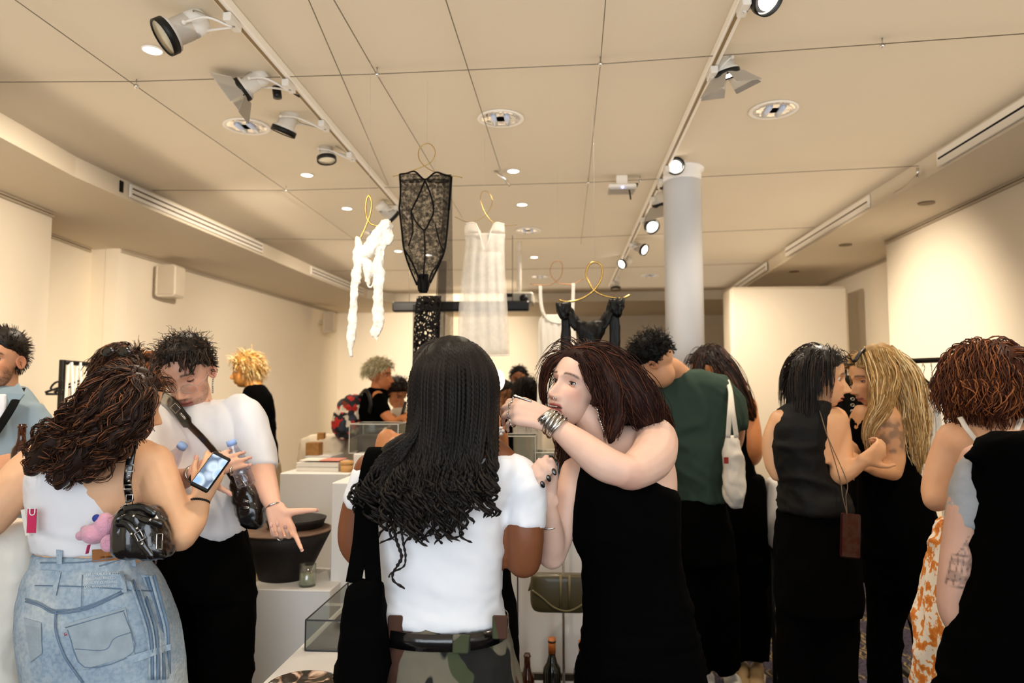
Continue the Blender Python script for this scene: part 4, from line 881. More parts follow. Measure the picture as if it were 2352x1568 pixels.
for x in (1420, 1530): b.limb([(x, 2040, 1.985, 46), (x, 2110, 1.985, 34)], caps='flat')
b.build('trouser_leg', BLKPANT, e, True); [shoe(e, x, 1.985, LEA) for x in (1420, 1530)]
# hair
H = Hair(); HC1 = C('#2c1610'); HL = C('#57301f')
hair_cap(H.base, hm, lambda p: 1.1+.6*sst(p[:, 0]*-1, -2, 6), 7.0, .6, -9, .2)
G = lambda *a, **k: H.bundle(*a, **k)
kw = dict(rad=.0011, hi=HL, hif=.3, curl=.004, cf=9, fill=.86, sub=7)
G([(1308, 812, 1.93, 14), (1360, 822, 1.90, 30), (1395, 880, 1.88, 34), (1412, 950, 1.88, 28), (1402, 1010, 1.88, 14)], 520, HC1, **kw)
G([(1320, 808, 1.96, 18), (1385, 825, 1.93, 40), (1440, 880, 1.90, 50), (1478, 940, 1.90, 48), (1500, 990, 1.93, 26)], 800, HC1, **kw)
G([(1330, 812, 2.0, 22), (1400, 850, 1.99, 46), (1450, 915, 1.98, 56), (1500, 960, 1.99, 44), (1535, 1005, 2.02, 20)], 700, HC1, **kw)
G([(1330, 820, 2.04, 30), (1400, 880, 2.05, 60), (1450, 950, 2.05, 60), (1490, 1020, 2.05, 40)], 260, HC1, **kw)
G([(1298, 812, 1.93, 8), (1266, 830, 1.93, 13), (1249, 870, 1.95, 11), (1247, 905, 1.96, 9), (1256, 940, 1.97, 5)], 260, HC1, **{**kw, 'curl': .0015})
G([(1262, 935, 2.03, 8), (1290, 1010, 2.02, 18), (1305, 1060, 2.0, 22), (1300, 1110, 1.99, 12)], 200, HC1, **{**kw, 'curl': .008})
G([(1340, 835, 1.885, 12), (1352, 870, 1.872, 10), (1365, 905, 1.872, 6), (1362, 935, 1.875, 4)], 120, HC1, **{**kw, 'fill': 0, 'curl': .003})
H.scalp(hm, 1300, 9, HC1, comb=(0, -.3, 0), part=-1.0, spread=.12, lift=.2, grav=.25, rad=.001, hi=HL, hif=.25, clear=1.18, low=-8, hl=7.0, side=.6, fs=1.2)
H.build(e, HAIRDRY, HC1, voxel=.007)
# jewellery
for (kn, tp, i, f) in ((knA, tA, 0, .5), (knA, tA, 1, .45), (knA, tA, 2, .45), (knA, tA, 3, .3), (knB, tB, 3, .4)):
    sc_ = .0095; dirv = nrm(kn[i]-P(1262, 966, 1.83)) if kn is knA else nrm(kn[i]-P(1255, 1150, 1.83))
    if kn is knA: a0 = math.radians([38, 42, 46, 50][i]); n_ = nrm((.25, -.85, .45)); q = dirv*math.cos(a0)-n_*math.sin(a0)
    else: n_ = nrm((-.62, .62, .15)); q = dirv*math.cos(1.2)-n_*math.sin(1.2)
    ring_on(e, kn[i], kn[i]+q*.043, f, .0105, w=.0022)
rt = thing('needle_tool', 'slim silver bar tool resting across the ringed fingers', 'tool', P(1195, 915, 1.76)); MB().sweep([P(1181, 909, 1.755), P(1219, 921, 1.745)], .0032, 10, caps='round').build('bar', SILVER, rt, True)
cw = P(1254, 960, 1.832); ce_ = P(1285, 985, 1.82); dd = nrm(ce_-cw); br = thing('silver_cuff', 'wide wrapped silver cuff bracelet on the raised pale wrist', 'bracelet', cw)
M_ = rotm(dd); mb = MB(); tt = np.linspace(0, 2*math.pi, 41)
for i in range(7):
    o = -.004+i*.0072; r0 = .0265+.00052*i*2; mb.sweep(cw+(np.stack([np.cos(tt)*r0, np.sin(tt)*r0, o+.006*np.sin(tt+i*.9)], 1)) @ M_.T, .0043+.001*(i % 2), 8)
mb.build('coils', SILVER, br, True)
mb = MB(); sp = cw-nrm(np.array([0, 1, 0.]))*.029+dd*-.006; mb.box(sp, (.015, .006, .015), rotm((0, -1, 0)) @ np.array([[.7, -.7, 0], [.7, .7, 0], [0, 0, 1]]), .002); mb.build('setting', SILVER, br); MB().ell(sp+[0, -.003, 0], (.0055, .003, .0055)).build('black_stone', mat('onyx', C('#050505'), .05, coat=1), br, True)
o = band(e, 'bangle', SILVER, P(1258, 1198, 1.865), (P(1264, 1170, 1.85)-P(1266, 1225, 1.89)), .030, .005, .9, 1, .0028); 
M, c0 = hm; ep = M @ np.array([.076, -.004, -.052])+c0; eo = MB(); tt = np.linspace(0, 6.28, 18); eo.sweep(ep+np.stack([np.cos(tt)*.008, np.sin(tt)*.004, np.sin(tt)*.010], 1), .0026, 8); eo.build('earring', SILVER, e, True)
NK = MB(); cc = catmull([P(1372, 940, 1.90), P(1385, 985, 1.885), P(1400, 1000, 1.90), P(1420, 970, 1.93)], 7)
for q in cc: NK.ell(q, .0042, nu=8, nv=6)
NK.build('necklace', SILVER, e, True)
NR = M @ np.array([-.013, .099, -.05])+c0; MB().sweep(NR+np.stack([np.cos(tt)*.003, 0*tt, np.sin(tt)*.003], 1), .0007, 6).build('nose_ring', SILVER, e, True)
# ------------------------------------------------ woman with long curly brown hair, white cropped top, pale jeans (left)
e = person('woman seen from behind with long curly brown hair, cropped white top and pale blue jeans', 240, 2.1); CW = e
D = 2.1; SK = C('#e3b28b')
b = MB(); b.limb([(268, 1010, D, 42), (285, 940, 2.07, 42)]); b.trunk([(140, 340, 1010, D, .07), (70, 400, 1050, D, .10), (80, 370, 1120, D, .12), (90, 335, 1200, D, .115), (92, 325, 1262, D, .11), (90, 330, 1290, D, .11)])
b.limb([(352, 1062, D, 44), (372, 1120, 2.07, 45), (398, 1190, 2.04, 42), (415, 1228, 2.02, 36)], sub=7)
b.limb([(414, 1230, 2.02, 36), (440, 1200, 2.05, 31), (455, 1168, 2.08, 25), (463, 1140, 2.10, 18)], sub=7)
b.limb([(85, 1060, D, 42), (50, 1095, 2.07, 45), (10, 1150, 2.03, 46), (-30, 1200, 2.0, 42)], sub=7)
b.limb([(-30, 1200, 2.0, 40), (-70, 1160, 2.15, 32), (-60, 1110, 2.3, 22), (-30, 1095, 2.38, 17)], sub=7)
N1 = Nails()
kL, tL = hand(b, P(463, 1140, 2.10), (.30, .16, .93), (.45, -.85, .1), -1, .95, ((30, 45, 20), (34, 45, 22), (38, 48, 22), (42, 45, 22)), (.1, .03, -.03, -.08), (.75, .5, -.35), (15, 15), N1)
kM, tM = hand(b, P(-28, 1095, 2.38), (.9, .15, .1), (0, -.4, .9), -1, .9, ((15, 25, 15),)*4, (.05, 0, -.04, -.08), (.8, .4, -.3), (10, 10), N1)
hm = head_mat(P(299, 924, 2.08), (.66, .72, -.26), (.16, .0, 1), .97)
skin_body(e, b, SK, [(hm, dict(res=(130, 110), lid=-2, brow_c=C('#3a2214'), blush=1.4))], .005)
for i in range(0): pass
N1.build('fingernail', mat('nail_pink', C('#d9a08c'), .2, coat=.5), e, True)
# top
b = MB(); b.trunk([(128, 300, 1010, 2.1, .075), (92, 312, 1040, 2.1, .105), (76, 318, 1085, 2.1, .125), (74, 326, 1130, 2.1, .13), (78, 333, 1170, 2.1, .13), (84, 332, 1205, 2.1, .125), (86, 326, 1240, 2.1, .122), (88, 322, 1258, 2.1, .12)])
def tank_fold(V, N):
    z = V[:, 2]; m = np.exp(-((z-P(200, 1215, 2.1)[2])/.035)**2); q = np.stack([V[:, 0]*4, V[:, 1]*4, z*50+V[:, 0]*10], 1); return V+N*(m*.005*vnoise(q, 8))[:, None]
cloth(b, 'tank_top', WT, e, .007, 3, .0025, 7, 8, 11, post=tank_fold)
# jeans
DEN = None
m, nt, bb = newmat('pale_denim'); tc = texco(nt)
n1 = node(nt, 'ShaderNodeTexNoise', Scale=5., Detail=4., Roughness=.6); n2 = node(nt, 'ShaderNodeTexNoise', Scale=90., Detail=3.); wv = node(nt, 'ShaderNodeTexWave', Scale=160., Distortion=1.); n4 = node(nt, 'ShaderNodeTexNoise', Scale=14., Detail=2.)
for q in (n1, n2, wv, n4): L(nt, tc, q.inputs['Vector'])
cc = ramp(nt, n1.outputs[0], [(.3, C('#8299b0')), (.5, C('#9cafbf')), (.7, C('#c3cacb'))]); cc = mixc(nt, .18, cc, ramp(nt, n2.outputs[0], [(.35, C('#5d7d9e')), (.6, C('#dde2e2'))]), 'MIX')
L(nt, cc, bb.inputs['Base Color']); bb.inputs['Roughness'].default_value = .9; bb.inputs['Specular IOR Level'].default_value = .15
ad = node(nt, 'ShaderNodeMath', operation='ADD'); L(nt, n4.outputs[0], ad.inputs[0]); ml = node(nt, 'ShaderNodeMath', operation='MULTIPLY'); ml.inputs[1].default_value = .06; L(nt, wv.outputs[0], ml.inputs[0]); L(nt, ml.outputs[0], ad.inputs[1])
bp = node(nt, 'ShaderNodeBump', Strength=.4, Distance=.012); L(nt, ad.outputs[0], bp.inputs['Height']); L(nt, bp.outputs[0], bb.inputs['Normal']); DEN = m
DEN2 = mat('denim_stitch_band', C('#7189a3'), .9, bump=.4, bscale=200, var=.25, nscale=30)
JR = [(88, 322, 1262, 2.1, .122), (88, 326, 1290, 2.1, .128), (74, 345, 1310, 2.1, .135), (62, 372, 1350, 2.1, .145), (52, 396, 1410, 2.1, .155), (56, 412, 1480, 2.1, .155), (66, 424, 1568, 2.1, .15), (72, 428, 1640, 2.1, .14), (90, 420, 1680, 2.1, .10)]
fy = floor_y(2.1)
legs(e, 'jeans', DEN, [(150, 1600, 2.1, 88), (140, 1750, 2.1, 84), (140, 1900, 2.1, 76), (150, int(fy)-14, 2.1, 66)], [(335, 1600, 2.1, 92), (340, 1750, 2.1, 86), (335, 1900, 2.1, 78), (330, int(fy)-14, 2.1, 68)], JR, .009, .002, 21)
for x in (150, 330): shoe(e, x, 2.1, mat('sneaker_white', C('#d9d6cf'), .6), (0, 1))
# surface strips on the jeans' back: helper puts pixel polylines on the hip surface
JA = np.array([[*P((q[0]+q[1])/2, q[2], q[3]), R((q[1]-q[0])/2, P((q[0]+q[1])/2, q[2], q[3])), q[4]] for q in JR])
def on_jeans(px, py, off=.003):
    z = P(px, py, 1.97)[2]; o = np.argsort(JA[:, 2]); cx, hw, hb = (np.interp(z, JA[o, 2], JA[o, i]) for i in (0, 3, 4)); Y = 2.1
    for _ in range(5):
        X = P(px, py, Y)[0]; u = min(.985, abs(X-cx)/hw); Y = 2.1-hb*(1-u**2.3)**(1/2.3)-off
    return P(px, py, Y)
def strip(mb, pts, r=.0022, flat=.6, sub=6): mb.sweep([on_jeans(x, y, .0075) for x, y in catmull([[*p] for p in pts], sub)], r, 6, flat)
def plate(name, poly, mt, off=.0035, th=.003, nx=8, parent=None):
    """quad patch (4 px corners) laid on the hips"""
    (a, b_, c, d_) = [np.array(q, float) for q in poly]; V = []; 
    for o in (off+th, off):
        for i in range(nx+1):
            for j in range(nx+1):
                u, v = i/nx, j/nx; q = (a*(1-u)+b_*u)*(1-v)+(d_*(1-u)+c*u)*v; V.append(on_jeans(q[0], q[1], o))
    k = nx+1; Fq = []
    for i in range(nx):
        for j in range(nx): Fq.append((i*k+j, (i+1)*k+j, (i+1)*k+j+1, i*k+j+1)); s0 = k*k; Fq.append((s0+i*k+j, s0+i*k+j+1, s0+(i+1)*k+j+1, s0+(i+1)*k+j))
    edge = [(i, 0) for i in range(nx)]+[(nx, j) for j in range(nx)]+[(i, nx) for i in range(nx, 0, -1)]+[(0, j) for j in range(nx, 0, -1)]
    for q in range(len(edge)):
        i, j = edge[q]; i2, j2 = edge[(q+1) % len(edge)]; Fq.append((i*k+j, i2*k+j2, k*k+i2*k+j2, k*k+i*k+j))
    return link(name, mk_mesh(name, V, Fq, smooth=False), mt, parent or e)
DENP = mat('pocket_denim', C('#a9b6bf'), .9, bump=.4, bscale=200, var=.2, nscale=25, spec=.15)
plate('waistband', [(90, 1308), (345, 1322), (352, 1356), (78, 1345)], DEN, .002, .003, 16)
for q in ([(129, 1262), (143, 1264), (142, 1296), (130, 1294)], [(128, 1312), (140, 1313), (128, 1368), (118, 1366)], [(273, 1310), (285, 1312), (292, 1360), (280, 1360)], [(300, 1275), (310, 1276), (312, 1300), (302, 1300)]): plate('belt_loop', q, DEN, .006, .004, 3)
plate('back_pocket', [(146, 1434), (288, 1394), (310, 1502), (190, 1538)], DENP, .002, .0045, 10)
plate('back_pocket', [(54, 1418), (94, 1430), (96, 1500), (70, 1520)], DENP, .002, .0045, 6)
sm = MB(); strip(sm, [(58, 1375), (90, 1385), (128, 1402), (200, 1392), (282, 1356)]); strip(sm, [(58, 1381), (90, 1391), (128, 1408), (200, 1398), (282, 1362)]); strip(sm, [(128, 1400), (128, 1450), (150, 1510), (190, 1568)], .003)
strip(sm, [(150, 1441), (285, 1402)], .0013); strip(sm, [(155, 1446), (194, 1532), (306, 1497), (284, 1405)], .0012, sub=4); strip(sm, [(172, 1490), (240, 1492), (262, 1466), (300, 1452)], .001); strip(sm, [(80, 1344), (190, 1347), (350, 1357)], .0015); strip(sm, [(92, 1292), (200, 1290), (325, 1268)], .0015)
strip(sm, [(228, 1300), (290, 1282), (345, 1278)], .0014); strip(sm, [(189, 1320), (186, 1400)], .0012)
sm.build('seams', DEN2, e, True)
for i in range(8):
    x = 298+i*8.0; mb = MB(); strip(mb, [(x, 1334-i*2), (x+16, 1380), (x+36-i*.7, 1440), (x+44-i*1.5, 1490), (x+46-i*1.5, 1560)], .0042, .7); mb.build('pleat', DEN2 if i % 2 else DEN, e, True)
plate('side_loop', [(290, 1508), (392, 1478), (392, 1492), (300, 1524)], DEN, .012, .004, 8)
plate('leather_patch', [(211, 1262), (286, 1258), (286, 1284), (212, 1291)], mat('tan_leather', C('#9a5d22'), .6), .006, .002, 6)
def text(name, body, size, loc, xdir, ydir, mt, parent, ext=.0004, align='CENTER'):
    cu = bpy.data.curves.new(name, 'FONT'); cu.body = body; cu.size = size; cu.extrude = ext; cu.align_x = align; cu.align_y = 'CENTER'; cu.resolution_u = 2
    x = nrm(xdir); z = nrm(np.cross(x, ydir)); y = np.cross(z, x); o = bpy.data.objects.new(name, cu); COL.objects.link(o); o.matrix_world = Matrix(((x[0], y[0], z[0], loc[0]), (x[1], y[1], z[1], loc[1]), (x[2], y[2], z[2], loc[2]), (0, 0, 0, 1)))
    bpy.context.view_layer.update(); me = bpy.data.meshes.new_from_object(o.evaluated_get(bpy.context.evaluated_depsgraph_get())); mw = o.matrix_world.copy(); bpy.data.objects.remove(o); me.transform(mw); me.materials.clear()
    n = link(name, me, mt, parent); return n
INKW = mat('white_print', C('#e8eef0'), .8); INKB = mat('dark_print', C('#2a1608'), .8)
for i, s_ in enumerate(('LEVI STRAUSS & CO', 'ORIGINAL RIVETED', 'QUALITY CLOTHING', 'SAN FRANCISCO CAL')):
    p = on_jeans(232, 1318+i*9.5, .012); xd = on_jeans(252, 1317+i*9.5, .012)-on_jeans(212, 1319+i*9.5, .012); text('printed_lettering', s_, .0085 if i else .0098, p, xd, (0, 0, 1), INKW, e)
p = on_jeans(248, 1279, .0125); text('patch_lettering', 'LEVI STRAUSS', .007, p, on_jeans(270, 1278, .012)-on_jeans(226, 1280, .012), (0, 0, 1), INKB, e)
p = on_jeans(150, 1456, .012); text('red_tab', 'LE', .0095, p, (.35, 0, -1), (1, 0, .3), mat('red_tab', C('#b3202c'), .7), e, .0008)
# hair
H = Hair(); c1 = C('#2b170d'); hi = C('#75462a'); kw = dict(rad=.0015, hi=hi, hif=.3, curl=.013, cf=14, fill=.74, sub=9, jit=.45, rmin=.45, endj=.4, yscale=.75, taper=.5, clump=7)
hair_cap(H.base, hm, .6, 7.0, .0, -9, .25)
G = H.bundle
G([(310, 876, 2.02, 34), (250, 905, 1.98, 52), (170, 985, 1.96, 50), (110, 1025, 1.95, 44), (75, 1075, 1.95, 30)], 850, c1, **kw)
G([(314, 880, 2.00, 36), (275, 920, 1.95, 50), (215, 1000, 1.93, 48), (165, 1060, 1.92, 40), (135, 1110, 1.93, 24)], 700, c1, **kw)
G([(318, 882, 1.99, 34), (310, 930, 1.93, 46), (265, 1000, 1.91, 44), (225, 1060, 1.92, 34), (200, 1100, 1.93, 20)], 520, c1, **kw)
G([(316, 882, 2.00, 26), (322, 915, 1.95, 26), (308, 975, 1.93, 30), (295, 1020, 1.95, 22)], 420, c1, **kw)
G([(334, 878, 2.03, 12), (336, 910, 1.99, 9), (330, 950, 1.98, 9), (326, 1000, 1.98, 8)], 130, c1, **{**kw, 'fill': .5, 'curl': .006})
G([(290, 960, 2.05, 40), (200, 1010, 2.04, 40), (110, 1050, 2.03, 36)], 200, c1, **kw)
for (x0, y0, x1, y1) in ((100, 1060, 60, 1095), (140, 1080, 122, 1122), (165, 1085, 150, 1118), (225, 1070, 215, 1112), (250, 1050, 222, 1090), (70, 1060, 45, 1080), (340, 1000, 322, 1022), (150, 1060, 175, 1110), (195, 1060, 182, 1100)):
    G([(x0, y0, 1.93, 10), ((x0+x1)/2, (y0+y1)/2, 1.92, 9), (x1, y1+14, 1.92, 5)], 16, c1, **{**kw, 'fill': 0, 'curl': .013, 'cf': 16, 'clump': 8})
H.scalp(hm, 1700, 7, c1, comb=(-.2, -.9, .1), part=2.5, spread=.10, lift=.02, grav=.2, curl=.15, cf=1.5, off=.2, rad=.0012, hi=hi, hif=.2, low=-7, side=.0, clear=1.09, ymax=1.5)
H.build(e, HAIRM, c1)
# wrist, phone
WB = thing('beaded_hair_tie', 'black spiral bracelet on the wrist below the phone', 'bracelet', P(459, 1152, 2.1)); c = P(459, 1152, 2.09); M_ = rotm(P(463, 1135, 2.10)-P(455, 1168, 2.08)); mb = MB()
for k in range(26): a = k*2*math.pi/26; mb.ell(c+M_ @ np.array([math.cos(a)*.0255, math.sin(a)*.0255, 0]), .0045, nu=8, nv=6)
mb.build('beads', mat('black_bead', C('#080808'), .2), WB, True)
ph = thing('phone', 'black smartphone with a bright screen held by the curly-haired woman', 'phone', P(483, 1082, 2.06)); c = P(484, 1083, 2.045); z = nrm((.22, -.80, .42)); y = nrm(np.array([.42, .2, .9])-z*np.dot(z, (.42, .2, .9))); x = np.cross(y, z); M_ = np.stack([x, y, z], 1)
MB().box(c, (.058, .118, .010), M_, .004).build('case', BL, ph); 
m, nt, bb = newmat('phone_screen'); tc = texco(nt); n1 = node(nt, 'ShaderNodeTexVoronoi', Scale=26.); L(nt, tc, n1.inputs['Vector']); cc = ramp(nt, n1.outputs['Distance'], [(.2, C('#8fb3d9')), (.5, C('#c3d3e4')), (.7, C('#5b6f86'))]); L(nt, cc, bb.inputs['Emission Color']); bb.inputs['Emission Strength'].default_value = .8; bb.inputs['Roughness'].default_value = .1; bb.inputs['Base Color'].default_value = (.02, .02, .02, 1)
MB().box(c+z*.0055, (.050, .096, .001), M_).build('screen', m, ph); MB().box(c+z*.0056+y*.053, (.012, .0025, .001), M_).build('speaker_slot', mat('dark_gap'), ph)
ring_on(e, kL[1], kL[1]+nrm(kL[1]-P(463, 1140, 2.1))*.04, .6, .0105)
# shoulder bag
bg = thing('shoulder_bag', 'glossy black leather shoulder bag with buckles under the arm of the curly-haired woman', 'bag', P(320, 1215, 1.93)); d_ = 1.93
b = MB(); b.trunk([(292, 352, 1158, d_, .03), (275, 368, 1175, d_, .045), (268, 382, 1205, d_, .055), (264, 392, 1240, d_, .058), (266, 398, 1268, d_, .055), (282, 392, 1279, d_, .035)], e=3)
cloth(b, 'bag_body', LEA, bg, .006, 2, .003, 22, 16, 3)
mb = MB(); 
for q in ([(276, 1192), (300, 1186), (340, 1196), (366, 1205)], [(270, 1200), (292, 1205), (312, 1228), (330, 1256), (345, 1276)], [(292, 1168), (325, 1166), (350, 1180)]): mb.sweep(catmull([P(x, y, d_-.052-(.004 if y > 1190 else -.012)) for x, y in q], 8), .011, 8, .35, ref=(.1, 0, 1), caps='round')
mb.build('bag_strap', LEA, bg, True)
for (x, y) in ((307, 1185), (345, 1194), (315, 1213), (302, 1226), (326, 1249)): MB().ell(P(x, y, d_-.064), .0042, nu=10, nv=8).build('stud', CHROME, bg, True)
def buckle(cx, cy, w_, h_, dd, rot, par, r=.0018):
    c = P(cx, cy, dd); ca, sa = math.cos(rot), math.sin(rot); q = [np.array([ca*a-sa*b_, 0, sa*a+ca*b_]) for a, b_ in ((-w_, -h_), (w_, -h_), (w_, h_), (-w_, h_), (-w_, -h_), (w_, -h_))]; MB().sweep([c+v for v in q], r, 6).build('buckle', CHROME, par, True)
buckle(320, 1231, .009, .012, d_-.066, .5, bg); buckle(366, 1243, .008, .02, d_-.06, .0, bg)
st = MB(); st.sweep(catmull([P(298, 1152, 1.90), P(293, 1110, 1.955), P(297, 1070, 1.965), P(303, 1035, 1.975), P(308, 1012, 2.0)], 8), .011, 8, .22, ref=(1, 0, 0)); st.build('shoulder_strap', LEA, bg, True)
buckle(299, 1075, .012, .009, 1.95, .1, bg); buckle(297, 1147, .009, .013, 1.90, .0, bg); buckle(294, 1118, .011, .006, 1.935, .0, bg)
for y in (1050, 1092, 1104, 1130): MB().ell(P(297-(y-1060)*.03, y, 1.945-(y-1040)*.0001), .0035, nu=8, nv=6).build('stud', CHROME, bg, True)
# pink plush charm (plain)
pl = thing('plush_charm', 'small fuzzy pink plush charm with a curled tail clipped to the black bag', 'plush toy', P(225, 1230, 1.92)); PK = mat('pink_plush', C('#e0a3b9'), .95, bump=.8, bscale=260, var=.15, nscale=60, sheen=.5, bdist=.003)
b = MB(); b.ell(P(218, 1225, 1.93), (.038, .032, .028), rotm((.2, 0, 1))); b.ell(P(240, 1205, 1.93), (.026, .026, .034)); b.ell(P(186, 1230, 1.93), (.014, .014, .013)); b.ell(P(196, 1215, 1.93), (.012, .012, .012)); cloth(b, 'plush_body', PK, pl, .004, 3, .001, 60, 60)
tt = np.linspace(0, 8.2, 30); c = P(251, 1250, 1.915); MB().sweep(np.array([c+np.array([math.cos(a), 0, math.sin(a)])*(.021-.0023*a) for a in tt]), .0105, 10, caps='round').build('tail', PK, pl, True)
MB().ell(P(222, 1190, 1.918), (.012, .009, .011)).build('blue_spot', mat('blue_plush', C('#2c3f8f'), .95, bump=.6, bscale=200), pl, True); MB().box(P(202, 1261, 1.915), (.013, .002, .024), rotm((.2, 0, 1)), 0).build('fabric_tag', mat('pink_tag', C('#d9457f'), .6), pl)
MB().sweep(catmull([P(250, 1190, 1.915), P(268, 1178, 1.9), P(290, 1155, 1.9)], 6), .0018, 6).build('charm_chain', CHROME, pl, True)
# magazine under arm, hanging white shirt
mg = thing('magazine', 'pink and white magazine tucked under the arm of the curly-haired woman', 'magazine', P(68, 1195, 2.0)); c = P(66, 1192, 2.02); M_ = np.stack([nrm((.95, .2, -.25)), nrm((0, 1, 0)), nrm((.25, 0, .95))], 1); Mr = rotm((-.25, 0, 1), (0, 1, 0)); c = P(72, 1196, 2.0); MB().box(c, (.012, .05, .075), Mr).build('pages', mat('paper_white', C('#e9e4da'), .7), mg)
text('cover_letter', 'U', .03, P(74, 1176, 1.925), (1, 0, 0), (0, 0, 1), INKW, mg)
# small pink face of the magazine turned to the camera
MB().box(P(73, 1196, 1.935), (.003, .026, .066), np.array([[0, 1, 0], [1, 0, 0], [0, 0, 1]]) @ np.eye(3), 0).build('cover', mat('cover_pink', C('#c9285a'), .5), mg)
sh = thing('draped_shirt', 'white linen shirt hanging down at the left edge beside the jeans', 'shirt', P(35, 1350, 2.15))
m, nt, bb = newmat('white_linen'); bb.inputs['Base Color'].default_value = (*C('#ece6da'), 1); bb.inputs['Roughness'].default_value = .9; tc = texco(nt); n1 = node(nt, 'ShaderNodeTexNoise', Scale=30.); L(nt, tc, n1.inputs['Vector']); bp = node(nt, 'ShaderNodeBump', Strength=.3, Distance=.006); L(nt, n1.outputs[0], bp.inputs['Height']); L(nt, bp.outputs[0], bb.inputs['Normal']); LIN = m
b = MB(); b.trunk([(-10, 70, 1195, 2.14, .05), (-30, 76, 1240, 2.15, .06), (-60, 80, 1330, 2.16, .07), (-90, 62, 1430, 2.17, .08), (-110, 50, 1520, 2.17, .08), (-110, 52, 1590, 2.17, .08)], e=2)
def drape(V, N): q = np.stack([V[:, 0]*26, V[:, 1]*18, V[:, 2]*2.5], 1); return V+N*(.012*vnoise(q, 3)*sst(1.25-V[:, 2], 0, .3))[:, None]
cloth(b, 'shirt_cloth', LIN, sh, .009, 3, .003, post=drape)
# ------------------------------------------------ man in the white t-shirt
e = person('man with short dark curly hair and clear glasses in a white t-shirt looking down', 460, 2.45); MW = e; D = 2.45; SK = C('#e3b39a')
b = MB(); b.limb([(452, 955, 2.46, 36), (446, 905, 2.43, 36), (440, 880, 2.42, 34)]); b.trunk([(410, 500, 920, D, .06), (380, 530, 945, D, .08), (380, 540, 1000, D, .1), (390, 540, 1150, D, .1)])
b.limb([(560, 970, D, 34), (590, 1040, 2.43, 34), (602, 1090, 2.40, 31), (614, 1125, 2.36, 26), (630, 1168, 2.31, 17)], sub=7)
b.limb([(385, 960, D, 34), (362, 1030, 2.40, 34), (368, 1095, 2.33, 31)], sub=7); b.limb([(368, 1100, 2.33, 31), (410, 1102, 2.24, 26), (448, 1088, 2.17, 18)], sub=7)
N2 = Nails()
kR, tR = hand(b, P(634, 1172, 2.30), (.42, -.25, -.78), (-.25, .75, -.25), 1, .98, ((15, 20, 10), (62, 55, 25), (70, 60, 30), (76, 60, 30)), (.05, 0, -.03, -.06), (.25, .9, .0), (4, 4), N2)
kW, tW = hand(b, P(450, 1087, 2.165), (.85, .1, .36), (.1, -.95, .1), 1, .93, ((14, 30, 18), (18, 32, 18), (22, 36, 18), (28, 40, 20)), (.10, .04, -.04, -.12), (.5, .85, -.2), (4, 4), N2)
hm = head_mat(P(431, 856, 2.38), (.12, -.90, -.46), (-.12, -.45, 1), 1.05)
skin_body(e, b, SK, [(hm, dict(res=(180, 160), male=1, nose=1.0, beard=.55, beard_c=C('#4a2f20'), lid=(-9, -9), brow_c=C('#2a1a11'), blush=1.5, lip_c=C('#b3665c'), lips=.9))], .0048)
N2.build('fingernail', mat('nail_bare', C('#d9a596'), .3), e, True)
b = MB(); b.trunk([(400, 508, 918, 2.47, .05), (378, 528, 924, 2.46, .08), (360, 550, 938, 2.46, .105), (352, 562, 965, 2.45, .12), (350, 565, 1010, 2.45, .13), (352, 560, 1060, 2.45, .13), (362, 556, 1110, 2.44, .13), (378, 560, 1160, 2.44, .13), (405, 562, 1195, 2.44, .125), (445, 556, 1220, 2.44, .115), (485, 545, 1237, 2.44, .09)])
b.limb([(530, 930, 2.46, 30), (562, 955, 2.45, 40), (582, 1010, 2.44, 41), (594, 1058, 2.43, 40), (597, 1078, 2.42, 39)], caps='flat'); b.limb([(390, 930, 2.46, 30), (368, 960, 2.44, 40), (358, 1010, 2.41, 42), (360, 1060, 2.38, 42)], caps='flat')
def tf2(V, N):
    x0 = P(455, 1000, 2.4)[0]; q = np.stack([V[:, 0]*22+V[:, 2]*10, V[:, 1]*6, V[:, 2]*7], 1); return V+N*(.007*vnoise(q, 14))[:, None]
cloth(b, 't_shirt', WT, e, .007, 4, .004, 8, 6, 31, post=tf2)
M, c0 = hm
def loc(x, y, z): return M @ np.array([x, y, z])/100+c0
H = Hair(); c1 = C('#1c130d'); hair_cap(H.base, hm, lambda p: .6+1.0*sst(p[:, 2], 2, 8), 7.0, .3, -2.0, .6, 1.0, male=1)
H.scalp(hm, 1900, lambda p: 1.6+2.6*sst(p[:, 2], 1, 8), c1, comb=(.1, .2, .1), spread=.45, lift=.45, curl=.4, cf=3.2, grav=.12, rad=.0012, hi=C('#5c4130'), hif=.25, hl=7.0, side=.3, low=-2.0, clear=1.09, off=1.6, steps=10)
rs = np.random.RandomState(9)
for x in range(384, 474, 7):
    y1 = 838+(22 if 405 < x < 448 else 4)+rs.randn()*4; H.bundle([(x, 806, 2.30, 7), (x+rs.randn()*3, (y1+806)/2, 2.27, 7), (x+rs.randn()*6, y1, 2.265, 4)], 26, c1, curl=.004, cf=16, fill=0, rad=.0011, hi=C('#5c4130'), hif=.25, clump=5)
H.build(e, HAIRM, c1)
gl = thing('glasses', 'thin clear-framed glasses low on the nose of the man in white', 'glasses', loc(0, 10, -2)); G1 = mat('clear_plastic', C('#e9e4e2'), .08, trans=.6, coat=.6, var=0)
